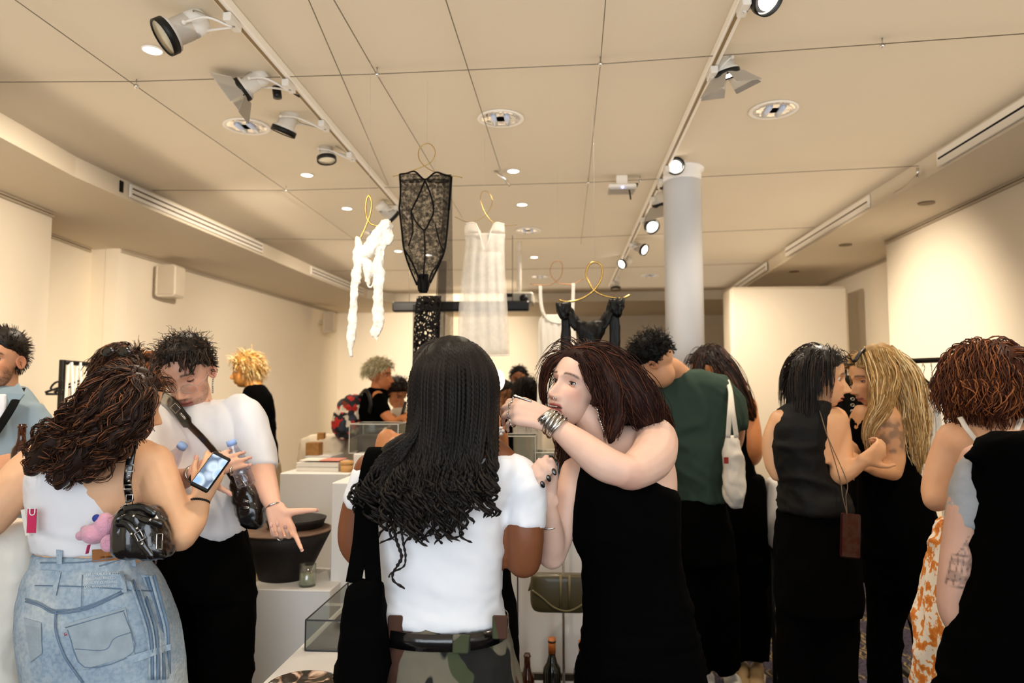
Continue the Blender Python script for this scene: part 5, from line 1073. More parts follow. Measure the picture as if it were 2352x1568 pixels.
for s in (-1, 1):
    tt = np.linspace(0, 2*math.pi, 33); q = np.array([loc(s*3.5+2.75*math.copysign(abs(math.cos(a))**.8, math.cos(a)), 9.9-.12*(abs(3.5+2.6*math.cos(a)*s*s))**1.2*.5, -1.7+1.45*math.copysign(abs(math.sin(a))**.8, math.sin(a))) for a in tt]); MB().sweep(q, .0011, 8).build('rim', G1, gl, True)
    MB().sweep([loc(s*6.3, 9.2, -1.2), loc(s*7.6, 6.5, -.6), loc(s*7.9, 0, .4)], .0012, 8).build('temple', G1, gl, True); mb = MB(); mb.rings([q, q*.999+q.mean(0)*.001]); mb.build('lens', ACRYL, gl)
MB().sweep(catmull([loc(-.9, 10.4, -1.4), loc(0, 10.9, -1.1), loc(.9, 10.4, -1.4)], 5), .0011, 8).build('bridge', SILVER, gl, True)
mb = MB()
for k in range(7): mb.ell(loc(-7.6, -.5, -3.8)+[0, -.01, -.0075*k], (.0036, .0036, .0045), nu=8, nv=6)
mb.build('chain_earring', SILVER, e, True)
legs(e, 'trousers', BLKPANT, [(420, 1330, 2.45, 52), (424, 1450, 2.45, 48), (430, 1650, 2.45, 42), (430, int(floor_y(2.45))-10, 2.45, 38)], [(510, 1330, 2.45, 62), (522, 1440, 2.45, 64), (518, 1600, 2.45, 56), (512, int(floor_y(2.45))-10, 2.45, 46)], [(385, 553, 1195, 2.45, .12), (378, 565, 1260, 2.45, .13), (372, 576, 1320, 2.45, .135), (372, 582, 1370, 2.45, .12)], .01, .007, 6)
for x in (428, 512): shoe(e, x, 2.45, LEA)
mb = MB(); mb.sweep(catmull([P(372, 912, 2.40), P(395, 928, 2.325), P(430, 970, 2.295), P(480, 1022, 2.29), P(520, 1075, 2.29), P(545, 1115, 2.30)], 8), [.022]*17+[.012]*24, 8, .12, ref=(.3, 0, .7)); cb = thing('crossbody_bag', 'black crossbody bag and buckled strap worn over the white t-shirt', 'bag', P(570, 1145, 2.33)); mb.build('strap', LEA, cb, True)
b = MB(); b.trunk([(533, 560, 1092, 2.33, .02), (532, 585, 1120, 2.33, .035), (540, 602, 1160, 2.33, .04), (552, 607, 1195, 2.33, .038), (565, 600, 1212, 2.33, .02)], e=3); cloth(b, 'bag_body', LEA, cb, .006, 2, .003, 20, 20)
for (x, y, w_, h_, r) in ((403, 937, .013, .011, .785), (420, 955, .002, .013, -.75), (566, 1165, .008, .002, 0), (566, 1150, .008, .002, .3)): buckle(x, y, w_, h_, 2.283, -r, cb, .0016)
wt = thing('wristwatch', 'silver and black wristwatch of the man in white', 'watch', P(447, 1088, 2.17)); dd = P(455, 1085, 2.16)-P(430, 1094, 2.20)
band(wt, 'metal_bracelet', SILVER, P(446, 1088, 2.175), dd, .0285, .008, .85, 2, .0045); MB().lathe(P(449, 1098, 2.14), [(.001, -.004), (.017, -.004), (.018, .003), (.015, .006), (.001, .006)], 28, rotm((.1, -.9, -.3))).build('dial', BL, wt, True)
band(e, 'chain_bracelet', SILVER, P(630, 1164, 2.31), P(634, 1175, 2.3)-P(622, 1145, 2.33), .0245, .004, .9, 1, .0032, .1)
ring_on(e, kW[0], kW[0]+nrm(kW[0]-P(450, 1087, 2.165))*.043, .55, .0115, w=.0032); ring_on(e, kW[3], kW[3]+nrm(kW[3]-P(450, 1087, 2.165))*.034, .5, .0095); ring_on(e, kR[2], kR[2]+np.array([0, -.04, -.01]), .3, .0105)
BOT = thin_glass('bottle_plastic', (.90, .90, .96), .86, .08); CAPB = mat('cap_blue', C('#8fb0e6'), .4)
def pet(c, ax, lab, ln=.15, r=.029):
    M_ = rotm(ax); t = thing('water_bottle', lab, 'bottle', c, 'small clear water bottles held by the man in white'); MB().lathe(c, [(.001, -ln), (r*.9, -ln), (r, -ln+.01), (r*.96, -ln*.7), (r, -ln*.5), (r, -.075), (r*.85, -.05), (.014, -.022), (.0125, -.012), (.0125, 0), (.001, 0)], 28, M_).build('bottle_body', BOT, t, True)
    MB().lathe(c, [(.001, -.012), (.0155, -.012), (.0155, .004), (.001, .004)], 24, M_).build('cap', CAPB, t, True)
    mb = MB()
    for z in (-.085, -.105, -.125, -.145): mb.sweep((np.stack([np.cos(np.linspace(0, 6.28, 25))*r*1.0, np.sin(np.linspace(0, 6.28, 25))*r*1.0, np.full(25, z)], 1)) @ M_.T+c, .0012, 6)
    mb.build('ridges', BOT, t, True)
pet(P(531, 1014, 2.22), (-.28, -.2, .95), 'clear water bottle with blue cap gripped behind his fingers'); pet(P(420, 1022, 2.25), (.62, -.1, .78), 'clear water bottle with blue cap lying against his chest beside the phone')
# ------------------------------------------------ man at the left edge
e = person('bearded man in an open blue-grey shirt at the left edge holding a bottle', 0, 2.58); D = 2.58; SK = C('#d99f7a')
b = MB(); b.limb([(2, 930, D, 34), (2, 890, D, 34), (2, 860, D, 34)]); b.trunk([(-30, 40, 905, D, .06), (-60, 60, 940, D, .08), (-60, 60, 1150, D, .09)])
b.limb([(75, 970, D, 26), (84, 1040, 2.57, 28), (70, 1110, 2.53, 26), (30, 1085, 2.40, 20), (0, 1075, 2.34, 16)], sub=6); b.limb([(-80, 970, D, 28), (-110, 1080, D, 28), (-90, 1140, 2.5, 24), (-40, 1110, 2.4, 18)], sub=6)
kE, tE = hand(b, P(-22, 1068, 2.34), (.93, -.05, .12), (0, -.75, .65), 1, 1.0, ((45, 50, 25),)*4, (.05, 0, -.04, -.08), (.8, .3, -.5), (10, 15))
hand(b, P(-40, 1110, 2.4), (.8, -.2, -.2), (0, -.3, .9), -1, 1.0)
hm = head_mat(P(0, 824, 2.55), (.10, -1, .0), (.05, 0, 1), .99)
skin_body(e, b, SK, [(hm, dict(res=(150, 130), male=1, beard=.9, beard_c=C('#24170f'), lid=10, brow_c=C('#20140d'), nose=1.1, open=.15))], .006)
H = Hair(); hair_cap(H.base, hm, lambda p: .5+.8*sst(p[:, 2], 3, 9), 6.3, .3, -4, .35, male=1); H.scalp(hm, 1300, 1.9, C('#1f150f'), comb=(.5, .3, .0), spread=.15, lift=.03, grav=.05, rad=.0011, hi=C('#4b3527'), hif=.2, hl=6.3, side=.3, low=-4, clear=1.1, off=1.4); H.build(e, HAIRM, C('#1c130d'))
BS = fabric('blue_grey_cotton', C('#8fa2ad'), .85, .35, 12, .06, bdist=.008)
b = MB(); b.trunk([(-50, 52, 890, D, .06), (-80, 78, 915, D, .09), (-95, 92, 955, D, .11), (-90, 86, 1050, D, .12), (-88, 80, 1150, D, .12), (-88, 78, 1225, D, .12)]); b.limb([(70, 935, D, 26), (86, 985, D, 31), (90, 1050, 2.57, 33), (78, 1120, 2.53, 31)], caps='flat'); b.limb([(-75, 935, D, 26), (-98, 985, D, 33), (-112, 1080, D, 34)], caps='flat')
cloth(b, 'shirt', BS, e, .009, 4, .006, 8, 6, 41)
MB().trunk([(-16, 14, 905, 2.475, .01), (-20, 14, 930, 2.465, .01), (-24, 8, 960, 2.46, .01)], 16, 5, 3).build('undershirt', WT, e, True)
MB().prism([P(16, 903, 2.46), P(44, 880, 2.49), P(58, 905, 2.46), P(30, 940, 2.445)], (0, -.006, 0)).build('collar', BS, e)
MB().sweep(catmull([P(48, 892, 2.50), P(30, 930, 2.435), P(-5, 985, 2.43), P(-40, 1030, 2.44)], 6), .017, 8, .12, ref=(1, 0, 0)).build('crossbody_strap', fabric('strap_black', C('#0b0a0a'), .8), e, True)
legs(e, 'trousers', BLKPANT, [(-40, 1350, D, 52), (-40, 1600, D, 44), (-40, int(floor_y(D))-10, D, 36)], [(38, 1350, D, 52), (36, 1600, D, 44), (34, int(floor_y(D))-10, D, 36)], [(-85, 76, 1205, D, .11), (-90, 84, 1260, D, .13), (-90, 86, 1340, D, .13)], .014)
for x in (-40, 36): shoe(e, x, D, LEA)
BRG = mat('amber_glass', C('#5a2a0a'), .06, trans=.75, ior=1.45, coat=.5, var=0)
def beer(c, h, r, lab, group=None, nm='beer_bottle', mtl=None, tilt=(0, 0, 1), cap=None, labelc=None, wine=False):
    M_ = rotm(tilt); t = thing(nm, lab, 'bottle', c, group); n = .42*r if not wine else .36*r
    pr = [(.001, 0), (r*.96, 0), (r, .006), (r, h*.56), (r*.92, h*.62), (r*.6, h*.68), (n*1.05, h*.78), (n, h*.94), (n*1.25, h*.945), (n*1.25, h*.965), (n, h*.97), (n, h), (n*.7, h), (n*.7, h*.97), (.001, h*.97)]
    MB().lathe(c, pr, 36, M_).build('glass_body', mtl or BRG, t, True)
    if labelc: MB().lathe(c, [(r*1.012, h*.12), (r*1.012, h*.46)], 36, M_).build('paper_label', labelc, t, True) if False else MB().lathe(c, [(r*1.0, h*.12), (r*1.015, h*.12), (r*1.015, h*.46), (r*1.0, h*.46)], 36, M_).build('paper_label', labelc, t, True)
    if cap: MB().lathe(c, [(n*1.02, h*.8), (n*1.12, h*.8), (n*1.12, h*1.004), (.001, h*1.004)], 28, M_).build('foil', cap, t, True)
    return t
beer(P(44, 1122, 2.30), .215, .029, 'brown glass beer bottle in the hand of the man at the left edge')
# ------------------------------------------------ man in the dark green t-shirt, leaning
GRN = fabric('green_cotton', C('#33443a'), .9, .35, 10, .08, bdist=.008)
e = person('man with curly black hair in a loose dark green t-shirt leaning forward', 1590, 3.55); D = 3.5
b = MB(); b.limb([(1575, 880, 3.5, 30), (1545, 850, 3.42, 28), (1520, 840, 3.36, 26)]); b.trunk([(1500, 1680, 900, D, .1), (1500, 1680, 1000, D, .12)])
b.limb([(1685, 930, D, 22), (1690, 1000, 3.58, 20), (1670, 1040, 3.72, 16), (1610, 1060, 3.82, 13)], sub=6); b.limb([(1505, 950, 3.52, 22), (1500, 1020, 3.6, 20), (1520, 1060, 3.75, 15)], sub=6)
hand(b, P(1610, 1060, 3.82), (-.6, .5, .1), (0, .2, .9), 1, .95); hand(b, P(1520, 1060, 3.75), (.4, .9, .1), (0, 0, 1), -1, .95)
hm = head_mat(P(1508, 832, 3.32), (-.62, .45, -.72), (-.55, .1, 1), 1.0); skin_body(e, b, C('#cf9a74'), [(hm, dict(res=(80, 70), male=1, blush=0, lid=0))], .009)
b = MB(); b.trunk([(1555, 1622, 852, 3.5, .06), (1520, 1655, 862, 3.5, .11), (1490, 1680, 888, 3.5, .14), (1478, 1692, 930, 3.5, .15), (1490, 1690, 990, 3.5, .15), (1530, 1672, 1060, 3.5, .14), (1552, 1664, 1120, 3.5, .13), (1556, 1662, 1148, 3.5, .13)])
b.limb([(1650, 890, 3.5, 28), (1680, 930, 3.5, 32), (1688, 985, 3.48, 28)], caps='flat'); b.limb([(1515, 895, 3.45, 28), (1500, 940, 3.4, 30), (1494, 985, 3.36, 27)], caps='flat'); cloth(b, 't_shirt', GRN, e, .011, 4, .008, 7, 4, 51)
H = Hair(); c1 = C('#0d0a08'); hair_cap(H.base, hm, lambda p: .4+2.2*sst(p[:, 2], 2, 7), 6.4, .2, -1.5, .8, 1.0, male=1)
H.scalp(hm, 1500, lambda p: 1.2+4.2*sst(p[:, 2], 1.5, 7), c1, comb=(0, .1, .2), spread=.5, lift=.7, curl=.7, cf=3.4, grav=.05, rad=.0017, hl=6.4, side=.2, low=-1.5, clear=1.1, off=2); H.build(e, HAIRDRY, c1, voxel=.01)
legs(e, 'trousers', BLKPANT, [(1580, 1240, 3.55, 44), (1588, 1380, 3.6, 40), (1600, 1536, 3.72, 36)], [(1640, 1240, 3.55, 42), (1662, 1380, 3.6, 38), (1668, 1532, 3.75, 33)], [(1556, 1662, 1140, 3.52, .13), (1545, 1672, 1190, 3.54, .14), (1540, 1684, 1250, 3.55, .14), (1545, 1684, 1290, 3.55, .13)], .014)
shoe(e, 1612, 3.8, mat('sneaker_white', C('#d9d6cf'), .6), (.1, 1)); shoe(e, 1672, 3.78, mat('sneaker_white'), (.15, 1))
# ------------------------------------------------ woman with long brown hair behind him
e = person('woman with long straight brown hair in a black sleeveless top behind the man in green', 1690, 3.95); D = 3.95
b = MB(); b.limb([(1650, 900, D, 22), (1645, 870, D, 22)]); b.trunk([(1620, 1720, 905, D, .06), (1612, 1738, 935, D, .1), (1630, 1740, 1050, D, .1)]); b.limb([(1712, 930, D, 24), (1724, 990, 3.9, 24), (1728, 1045, 3.9, 22), (1705, 1050, 4.02, 18), (1665, 1035, 4.12, 14)], sub=6)
b.limb([(1640, 940, D, 22), (1620, 1000, 3.9, 20), (1610, 1040, 3.8, 16)]); hand(b, P(1665, 1035, 4.12), (-.9, -.2, .2), (0, -.3, .9), 1, .9); hand(b, P(1610, 1040, 3.8), (-.3, -.9, .1), (0, 0, 1), -1, .9)
hm = head_mat(P(1628, 846, 3.93), (-.75, -.35, -.45), (-.2, 0, 1), 1.0); skin_body(e, b, C('#bf7c4c'), [(hm, dict(res=(70, 60), lid=0))], .009)
H = Hair(); c1 = C('#20110a'); hair_cap(H.base, hm, 1.1, 6.8, .8, -9, .1); kw = dict(rad=.0019, hi=C('#6b3a1a'), hif=.3, curl=.003, fill=.85)
H.bundle([(1640, 812, 3.9, 24), (1668, 850, 3.88, 30), (1692, 895, 3.86, 28), (1716, 935, 3.85, 20), (1730, 965, 3.86, 8)], 420, c1, **kw); H.bundle([(1615, 815, 3.87, 14), (1606, 850, 3.87, 16), (1618, 900, 3.87, 14)], 150, c1, **kw)
H.scalp(hm, 700, 9, c1, comb=(0, -.5, 0), part=0, spread=.1, lift=.1, grav=.25, rad=.0018, clear=1.13, low=-8, side=.8); H.build(e, HAIRM, c1, voxel=.012)
b = MB(); b.trunk([(1628, 1712, 925, D, .07), (1622, 1722, 960, D, .11), (1630, 1724, 1040, D, .115), (1650, 1735, 1085, D, .115), (1650, 1752, 1140, D, .13)]); cloth(b, 'tank_top', BT, e, .014, 3, .004)
legs(e, 'trousers', BLKPANT, [(1672, 1300, D, 40), (1676, 1400, D, 38), (1684, int(floor_y(D))-14, D, 34)], [(1725, 1300, D, 40), (1738, 1400, D, 34), (1735, int(floor_y(D))-14, D, 32)], [(1650, 1748, 1090, D, .115), (1645, 1758, 1150, D, .14), (1642, 1764, 1230, D, .15), (1645, 1764, 1330, D, .14)], .015)
for x in (1690, 1722): shoe(e, x, D-.05, mat('shoe_beige', C('#a88c63'), .6), (-.3, -1))
t = thing('tote_bag', 'white canvas tote bag with a small red print hanging behind the man in green', 'bag', P(1687, 1080, 3.35)); D2 = 3.3
b = MB(); b.trunk([(1668, 1696, 1000, D2, .012), (1664, 1702, 1030, D2, .03), (1664, 1708, 1090, D2, .045), (1666, 1710, 1140, D2, .045), (1680, 1704, 1166, D2, .02)]); CAN = fabric('canvas_white', C('#dcd5c8'), .9, .4, 14, .06, bdist=.01); cloth(b, 'bag_body', CAN, t, .008, 3, .007, 14, 6, 4)
for x in (1672, 1692): MB().sweep(catmull([P(x, 1005, 3.28), P(1679+(x-1680)*.4, 950, 3.28), P(1678, 900, 3.35), P(1670, 872, 3.44)], 6), .011, 8, .15, ref=(1, 0, 0)).build('strap', CAN, t, True)
MB().box(P(1668, 1057, 3.245), (.020, .004, .028), None, .001).build('red_print', mat('red_print', C('#8e2a22'), .8), t)
# ------------------------------------------------ vest woman
e = person('woman with a sleek dark bob in a black sleeveless linen top and wide black trousers', 1865, 2.78); D = 2.75; SK = C('#dba77c'); VW = e
b = MB(); b.limb([(1868, 950, D, 26), (1876, 905, 2.74, 26)]); b.trunk([(1800, 1920, 938, D, .06), (1772, 1945, 965, D, .09), (1778, 1930, 1060, D, .1)])
b.limb([(1918, 962, D, 29), (1926, 1010, 2.73, 29), (1930, 1060, 2.70, 27), (1930, 1090, 2.67, 24)], sub=7); b.limb([(1930, 1090, 2.67, 24), (1958, 1075, 2.66, 20), (1985, 1056, 2.64, 14)], sub=6)
b.limb([(1790, 962, D, 22), (1772, 1010, D, 21), (1774, 1060, D, 19), (1785, 1090, D, 16)], sub=7); b.limb([(1785, 1090, D, 15), (1830, 1085, 2.9, 13), (1930, 1045, 3.0, 12)], sub=7)
hand(b, P(1984, 1057, 2.64), (.8, .1, .45), (.35, -.9, -.2), 1, .9, ((45, 60, 30),)*4, (.03, 0, -.02, -.05), (.6, .6, .3)); hand(b, P(1925, 1048, 3.0), (.9, -.2, .1), (0, -.6, .7), -1, .9, ((30, 40, 20),)*4)
hm = head_mat(P(1885, 866, 2.74), (.90, -.12, -.12), (.06, 0, 1), .97)
skin_body(e, b, SK, [(hm, dict(res=(150, 130), nose=1.2, open=.3, lips=1.2, lid=10, brow_c=C('#1f140e'), lip_c=C('#b35a4c')))], .006)
LINB = fabric('black_linen', C('#0e0d0c'), .7, .5, 10, .2, bdist=.012, spec=.22)
b = MB(); b.trunk([(1830, 1900, 922, D, .05), (1806, 1903, 932, D, .08), (1782, 1895, 958, D, .10), (1772, 1893, 990, D, .115), (1770, 1893, 1030, D, .12), (1780, 1896, 1075, D, .12), (1794, 1925, 1115, D, .12), (1792, 1945, 1150, D, .13), (1790, 1950, 1174, D, .13)])
cloth(b, 'vest', LINB, e, .008, 3, .006, 7, 12, 61)
legs(e, 'trousers', BLKPANT, [(1830, 1350, 2.78, 44), (1832, 1500, 2.78, 46), (1834, int(floor_y(2.78))-10, 2.78, 48)], [(1918, 1350, 2.78, 50), (1918, 1500, 2.78, 50), (1920, int(floor_y(2.78))-10, 2.78, 52)], [(1793, 1946, 1168, 2.77, .125), (1788, 1956, 1230, 2.78, .14), (1788, 1968, 1300, 2.78, .15), (1790, 1970, 1400, 2.78, .14)], .012)
for x in (1834, 1918): shoe(e, x, 2.75, LEA)
H = Hair(); c1 = C('#130d0a'); hair_cap(H.base, hm, 1.0, 7.3, -.2, -9, .05)
H.base.limb([(1862, 850, 2.78, 42), (1857, 880, 2.78, 42), (1858, 908, 2.78, 38)], caps='round', flat=.9)
H.scalp(hm, 2600, lambda p: 13+4*sst(p[:, 2], 3, 9), c1, comb=(0, -1.0, 0), part=2.0, spread=.05, lift=.03, grav=.33, rad=.0010, hi=C('#4a382c'), hif=.15, clear=1.15, low=-8, side=.1, hl=7.3, off=.6, steps=16, ymax=2.6)
H.build(e, mat('hair_glossy', rough=.36, vcol=True, var=.2, nscale=40, spec=.4), c1, voxel=.008)
t = thing('phone', 'phone in a dark red case hanging at the hip of the bobbed woman', 'phone', P(1953, 1230, 2.6)); M_ = rotm((.15, -.95, .1), (.12, 0, 1)); c = P(1953, 1230, 2.60); MB().box(c, (.074, .152, .012), M_, .005).build('case', mat('red_case', C('#2c0a09'), .2, coat=.4), t)
for (a_, x0, y0) in ((0, 1929, 1100), (1, 1944, 1102)): MB().sweep(catmull([P(1946, 1182, 2.6), P((x0+1946)/2-2, 1140, 2.6), P(x0, y0, 2.62), P(1900, 1000, 2.62 if a_ else 2.60), P(1880, 935, 2.67)], 6), .0016, 6).build('cord', mat('cord_tan', C('#6b5a44'), .7), t, True)
# ------------------------------------------------ blonde woman
e = person('woman with very long wavy blonde hair and a tattooed arm in black', 2040, 3.0); D = 3.0; SK = C('#d9a376')
b = MB(); b.limb([(2025, 930, D, 24), (2015, 890, D, 24)]); b.trunk([(1970, 2090, 930, D, .06), (1960, 2110, 960, D, .09), (1970, 2105, 1050, D, .1)])
b.limb([(2040, 950, 2.93, 28), (2044, 1000, 2.89, 29), (2052, 1050, 2.87, 26), (2050, 1082, 2.86, 22)], sub=7); b.limb([(2050, 1082, 2.86, 21), (2015, 1078, 2.82, 17), (1985, 1066, 2.80, 12)], sub=6); b.limb([(1975, 960, 3.05, 22), (1965, 1010, 3.05, 18), (1960, 1050, 2.95, 13)], sub=6)
hand(b, P(1985, 1066, 2.80), (-.85, .05, .3), (.1, -.8, .5), 1, .88, ((40, 50, 20),)*4); hand(b, P(1960, 1050, 2.95), (-.5, -.6, -.1), (0, 0, 1), -1, .88, ((40, 50, 20),)*4)
b.limb([(2055, 1290, D, 26), (2075, 1340, D, 26), (2105, 1410, 3.05, 22), (2125, 1470, 3.1, 16), (2135, int(floor_y(3.1))-20, 3.12, 12)], sub=6)
def tat(V, N, col):
    c = P(2048, 1000, 2.88); hgt = np.abs(V[:, 2]-c[2]); m = (1-sst(hgt, .055, .075))*(V[:, 0] > P(2010, 1000, 2.9)[0])*(V[:, 1] < 2.97); nz = .35+.5*sst(vnoise(V*60, 7), -.1, .25); m = m*nz*.8; return col*(1-m[:, None])+np.array(C('#3f3c3a'))*m[:, None]
hm = head_mat(P(2003, 866, 2.98), (-.93, -.15, -.25), (-.08, 0, 1), .97); skin_body(e, b, SK, [(hm, dict(res=(100, 90), lid=5, lip_c=C('#b86a58')))], .006, paint=tat)
H = Hair(); c1 = C('#b08a55'); kw = dict(rad=.0017, hi=C('#ecd09c'), hif=.4, curl=.006, cf=4, fill=.85, jit=.3, sub=7, taper=.5)
hair_cap(H.base, hm, 1.1, 6.6, .4, -9, .1)
H.bundle([(2010, 812, 2.92, 30), (2030, 870, 2.86, 34), (2022, 930, 2.84, 26), (1998, 985, 2.84, 14), (2000, 1040, 2.86, 8)], 380, c1, **kw)
H.bundle([(2030, 815, 2.98, 34), (2060, 880, 2.95, 44), (2080, 960, 2.93, 40), (2092, 1030, 2.92, 30), (2108, 1085, 2.93, 14)], 700, c1, **kw); H.bundle([(2025, 810, 3.02, 30), (2070, 870, 3.03, 46), (2098, 960, 3.03, 40), (2110, 1050, 3.02, 24)], 380, c1, **kw)
H.scalp(hm, 1100, 11, c1, comb=(0, -.8, 0), part=0, spread=.06, lift=.05, grav=.3, rad=.0015, hi=C('#ecd09c'), hif=.4, clear=1.13, low=-8, side=.2, ymax=3.6); H.build(e, HAIRDRY, c1, voxel=.01)
MB().sweep(catmull([M_a for M_a in [P(1962, 830, 2.90), P(1978, 808, 2.92), P(1990, 800, 2.98)]], 6), .014, 8, .5, ref=(0, 1, 0)).build('hair_clip', BL, e, True)
b = MB(); b.trunk([(1975, 2080, 938, D, .06), (1962, 2100, 975, D, .10), (1972, 2096, 1060, D, .11), (1985, 2108, 1100, D, .12), (1985, 2130, 1160, D, .14), (1990, 2138, 1240, D, .15), (1998, 2130, 1330, 3.02, .14), (2006, 2062, 1420, 3.05, .11), (2008, 2060, int(floor_y(3.05))-40, 3.05, .1)]); cloth(b, 'dress', BT, e, .012, 3, .006, 6, 4)
b = MB(); b.trunk([(2085, 2136, 1280, 3.08, .10), (2095, 2142, 1400, 3.1, .1), (2110, 2148, 1500, 3.12, .08), (2112, 2148, int(floor_y(3.1))-40, 3.12, .07)]); cloth(b, 'skirt_panel', BT, e, .012, 3, .006, 6, 4)
for x in (2040, 2135): shoe(e, x, 3.08, mat('sandal_light', C('#c9b799'), .6), (-.3, -1))
# ------------------------------------------------ redhead
e = person('woman with short wavy auburn hair, thin white straps and an orange floral skirt', 2275, 2.22); D = 2.2; SK = C('#dba883')
b = MB(); b.limb([(2275, 985, D, 42), (2270, 930, 2.2, 40), (2268, 890, 2.2, 38)]); b.trunk([(2215, 2345, 962, D, .055), (2180, 2400, 985, D, .09), (2160, 2420, 1020, D, .11), (2185, 2400, 1100, D, .11), (2195, 2390, 1200, D, .11)])
b.limb([(2190, 1005, D, 36), (2168, 1060, 2.2, 35), (2152, 1120, 2.18, 33), (2150, 1146, 2.16, 29)], sub=7); b.limb([(2150, 1144, 2.16, 28), (2180, 1140, 2.24, 24), (2230, 1120, 2.35, 18)], sub=6)
b.limb([(2390, 1005, D, 36), (2410, 1080, D, 34), (2420, 1150, 2.2, 30), (2380, 1150, 2.35, 22)], sub=6); hand(b, P(2230, 1120, 2.35), (.9, .2, .2), (0, .2, .9), -1, .9); hand(b, P(2380, 1150, 2.35), (-.9, .1, .2), (0, .2, .9), 1, .9)
hm = head_mat(P(2265, 880, 2.2), (-.35, .9, -.12), (-.05, 0, 1), 1.0); skin_body(e, b, SK, [(hm, dict(res=(70, 60)))], .0055)
H = Hair(); c1 = C('#4a2210'); hair_cap(H.base, hm, 1.3, 7, 9, -8.0, .5, 1.0); kw = dict(rad=.0017, hi=C('#8a5028'), hif=.35)
H.scalp(hm, 3200, lambda p: 9+4*sst(p[:, 2], 0, 8), c1, comb=(0, -.35, .0), part=0, spread=.18, lift=.15, grav=.3, curl=.55, cf=1.3, low=-8, side=9, clear=1.2, off=1.6, steps=14, **kw)
H.bundle([(2262, 880, 2.10, 66), (2266, 925, 2.09, 60), (2262, 958, 2.09, 44)], 600, c1, curl=.010, cf=9, fill=.0, jit=.5, endj=.5, **kw); H.build(e, HAIRM, c1, voxel=.009)
FL = None; m, nt, bb = newmat('orange_floral'); tc = texco(nt); v = node(nt, 'ShaderNodeTexNoise', Scale=34., Detail=3., Roughness=.6); L(nt, tc, v.inputs['Vector']); L(nt, ramp(nt, v.outputs[0], [(.47, C('#e9dfd0')), (.51, C('#d98a35')), (.62, C('#c46a1c'))]), bb.inputs['Base Color']); bb.inputs['Roughness'].default_value = .9; FL = m
b = MB(); b.trunk([(2205, 2370, 1040, 2.2, .10), (2188, 2390, 1075, 2.2, .118), (2192, 2388, 1150, 2.2, .122), (2185, 2395, 1215, 2.2, .125)]); cloth(b, 'camisole', fabric('white_satin', C('#ded6c9'), .5, .4, 14, .03, bdist=.008), e, .008, 3, .005, 16, 6)
b = MB(); b.trunk([(2180, 2398, 1205, 2.2, .12), (2160, 2420, 1260, 2.2, .135), (2140, 2440, 1340, 2.2, .15), (2126, 2455, 1450, 2.2, .165), (2122, 2465, 1600, 2.2, .175), (2115, 2475, 1900, 2.2, .19)], n=56); cloth(b, 'skirt', FL, e, .012, 3, .012, 12, 3, 8)
for x in (2220, 2330): shoe(e, x, 2.2, mat('shoe_beige'), (0, 1)); MB().limb([(x, 1880, 2.2, 28), (x, int(floor_y(2.2))-20, 2.2, 22)]).build('lower_leg', mat('skin_plain', SK, .5), e, True)
for pts in ([(2205, 958, 2.13), (2225, 990, 2.095), (2262, 1035, 2.088)], [(2345, 960, 2.13), (2330, 1000, 2.09), (2320, 1040, 2.088)]): MB().sweep(catmull([P(*q) for q in pts], 8), .0075, 8, .3, ref=(1, 0, .5)).build('strap', MATS['white_satin'], e, True)
# ------------------------------------------------ nearest person at the right edge, black layer over grey tee
e = person('person in a heavy black top over a grey t-shirt with a tattooed arm', 2400, 1.65); D = 1.65; SK = C('#c49a85')
b = MB(); b.limb([(2480, 960, D, 55), (2490, 880, D, 52)]); b.trunk([(2330, 2600, 990, D, .08), (2270, 2640, 1040, D, .11), (2290, 2640, 1200, D, .11)])
b.limb([(2250, 1060, 1.66, 42), (2232, 1140, 1.67, 46), (2218, 1220, 1.68, 46), (2205, 1310, 1.68, 44), (2200, 1390, 1.68, 43), (2215, 1440, 1.67, 38)], sub=8); b.limb([(2215, 1440, 1.67, 38), (2280, 1400, 1.75, 34), (2350, 1340, 1.85, 26)], sub=6); hand(b, P(2350, 1340, 1.85), (.8, .2, .5), (0, .3, .9), -1, .95)
b.limb([(2620, 1060, D, 44), (2650, 1250, D, 44), (2640, 1400, D, 38), (2560, 1380, 1.8, 28)], sub=6); hand(b, P(2560, 1380, 1.8), (-.8, .2, .5), (0, .3, .9), 1, .95)
TC = [P(2215, 1210, 1.63), P(2205, 1345, 1.63)]
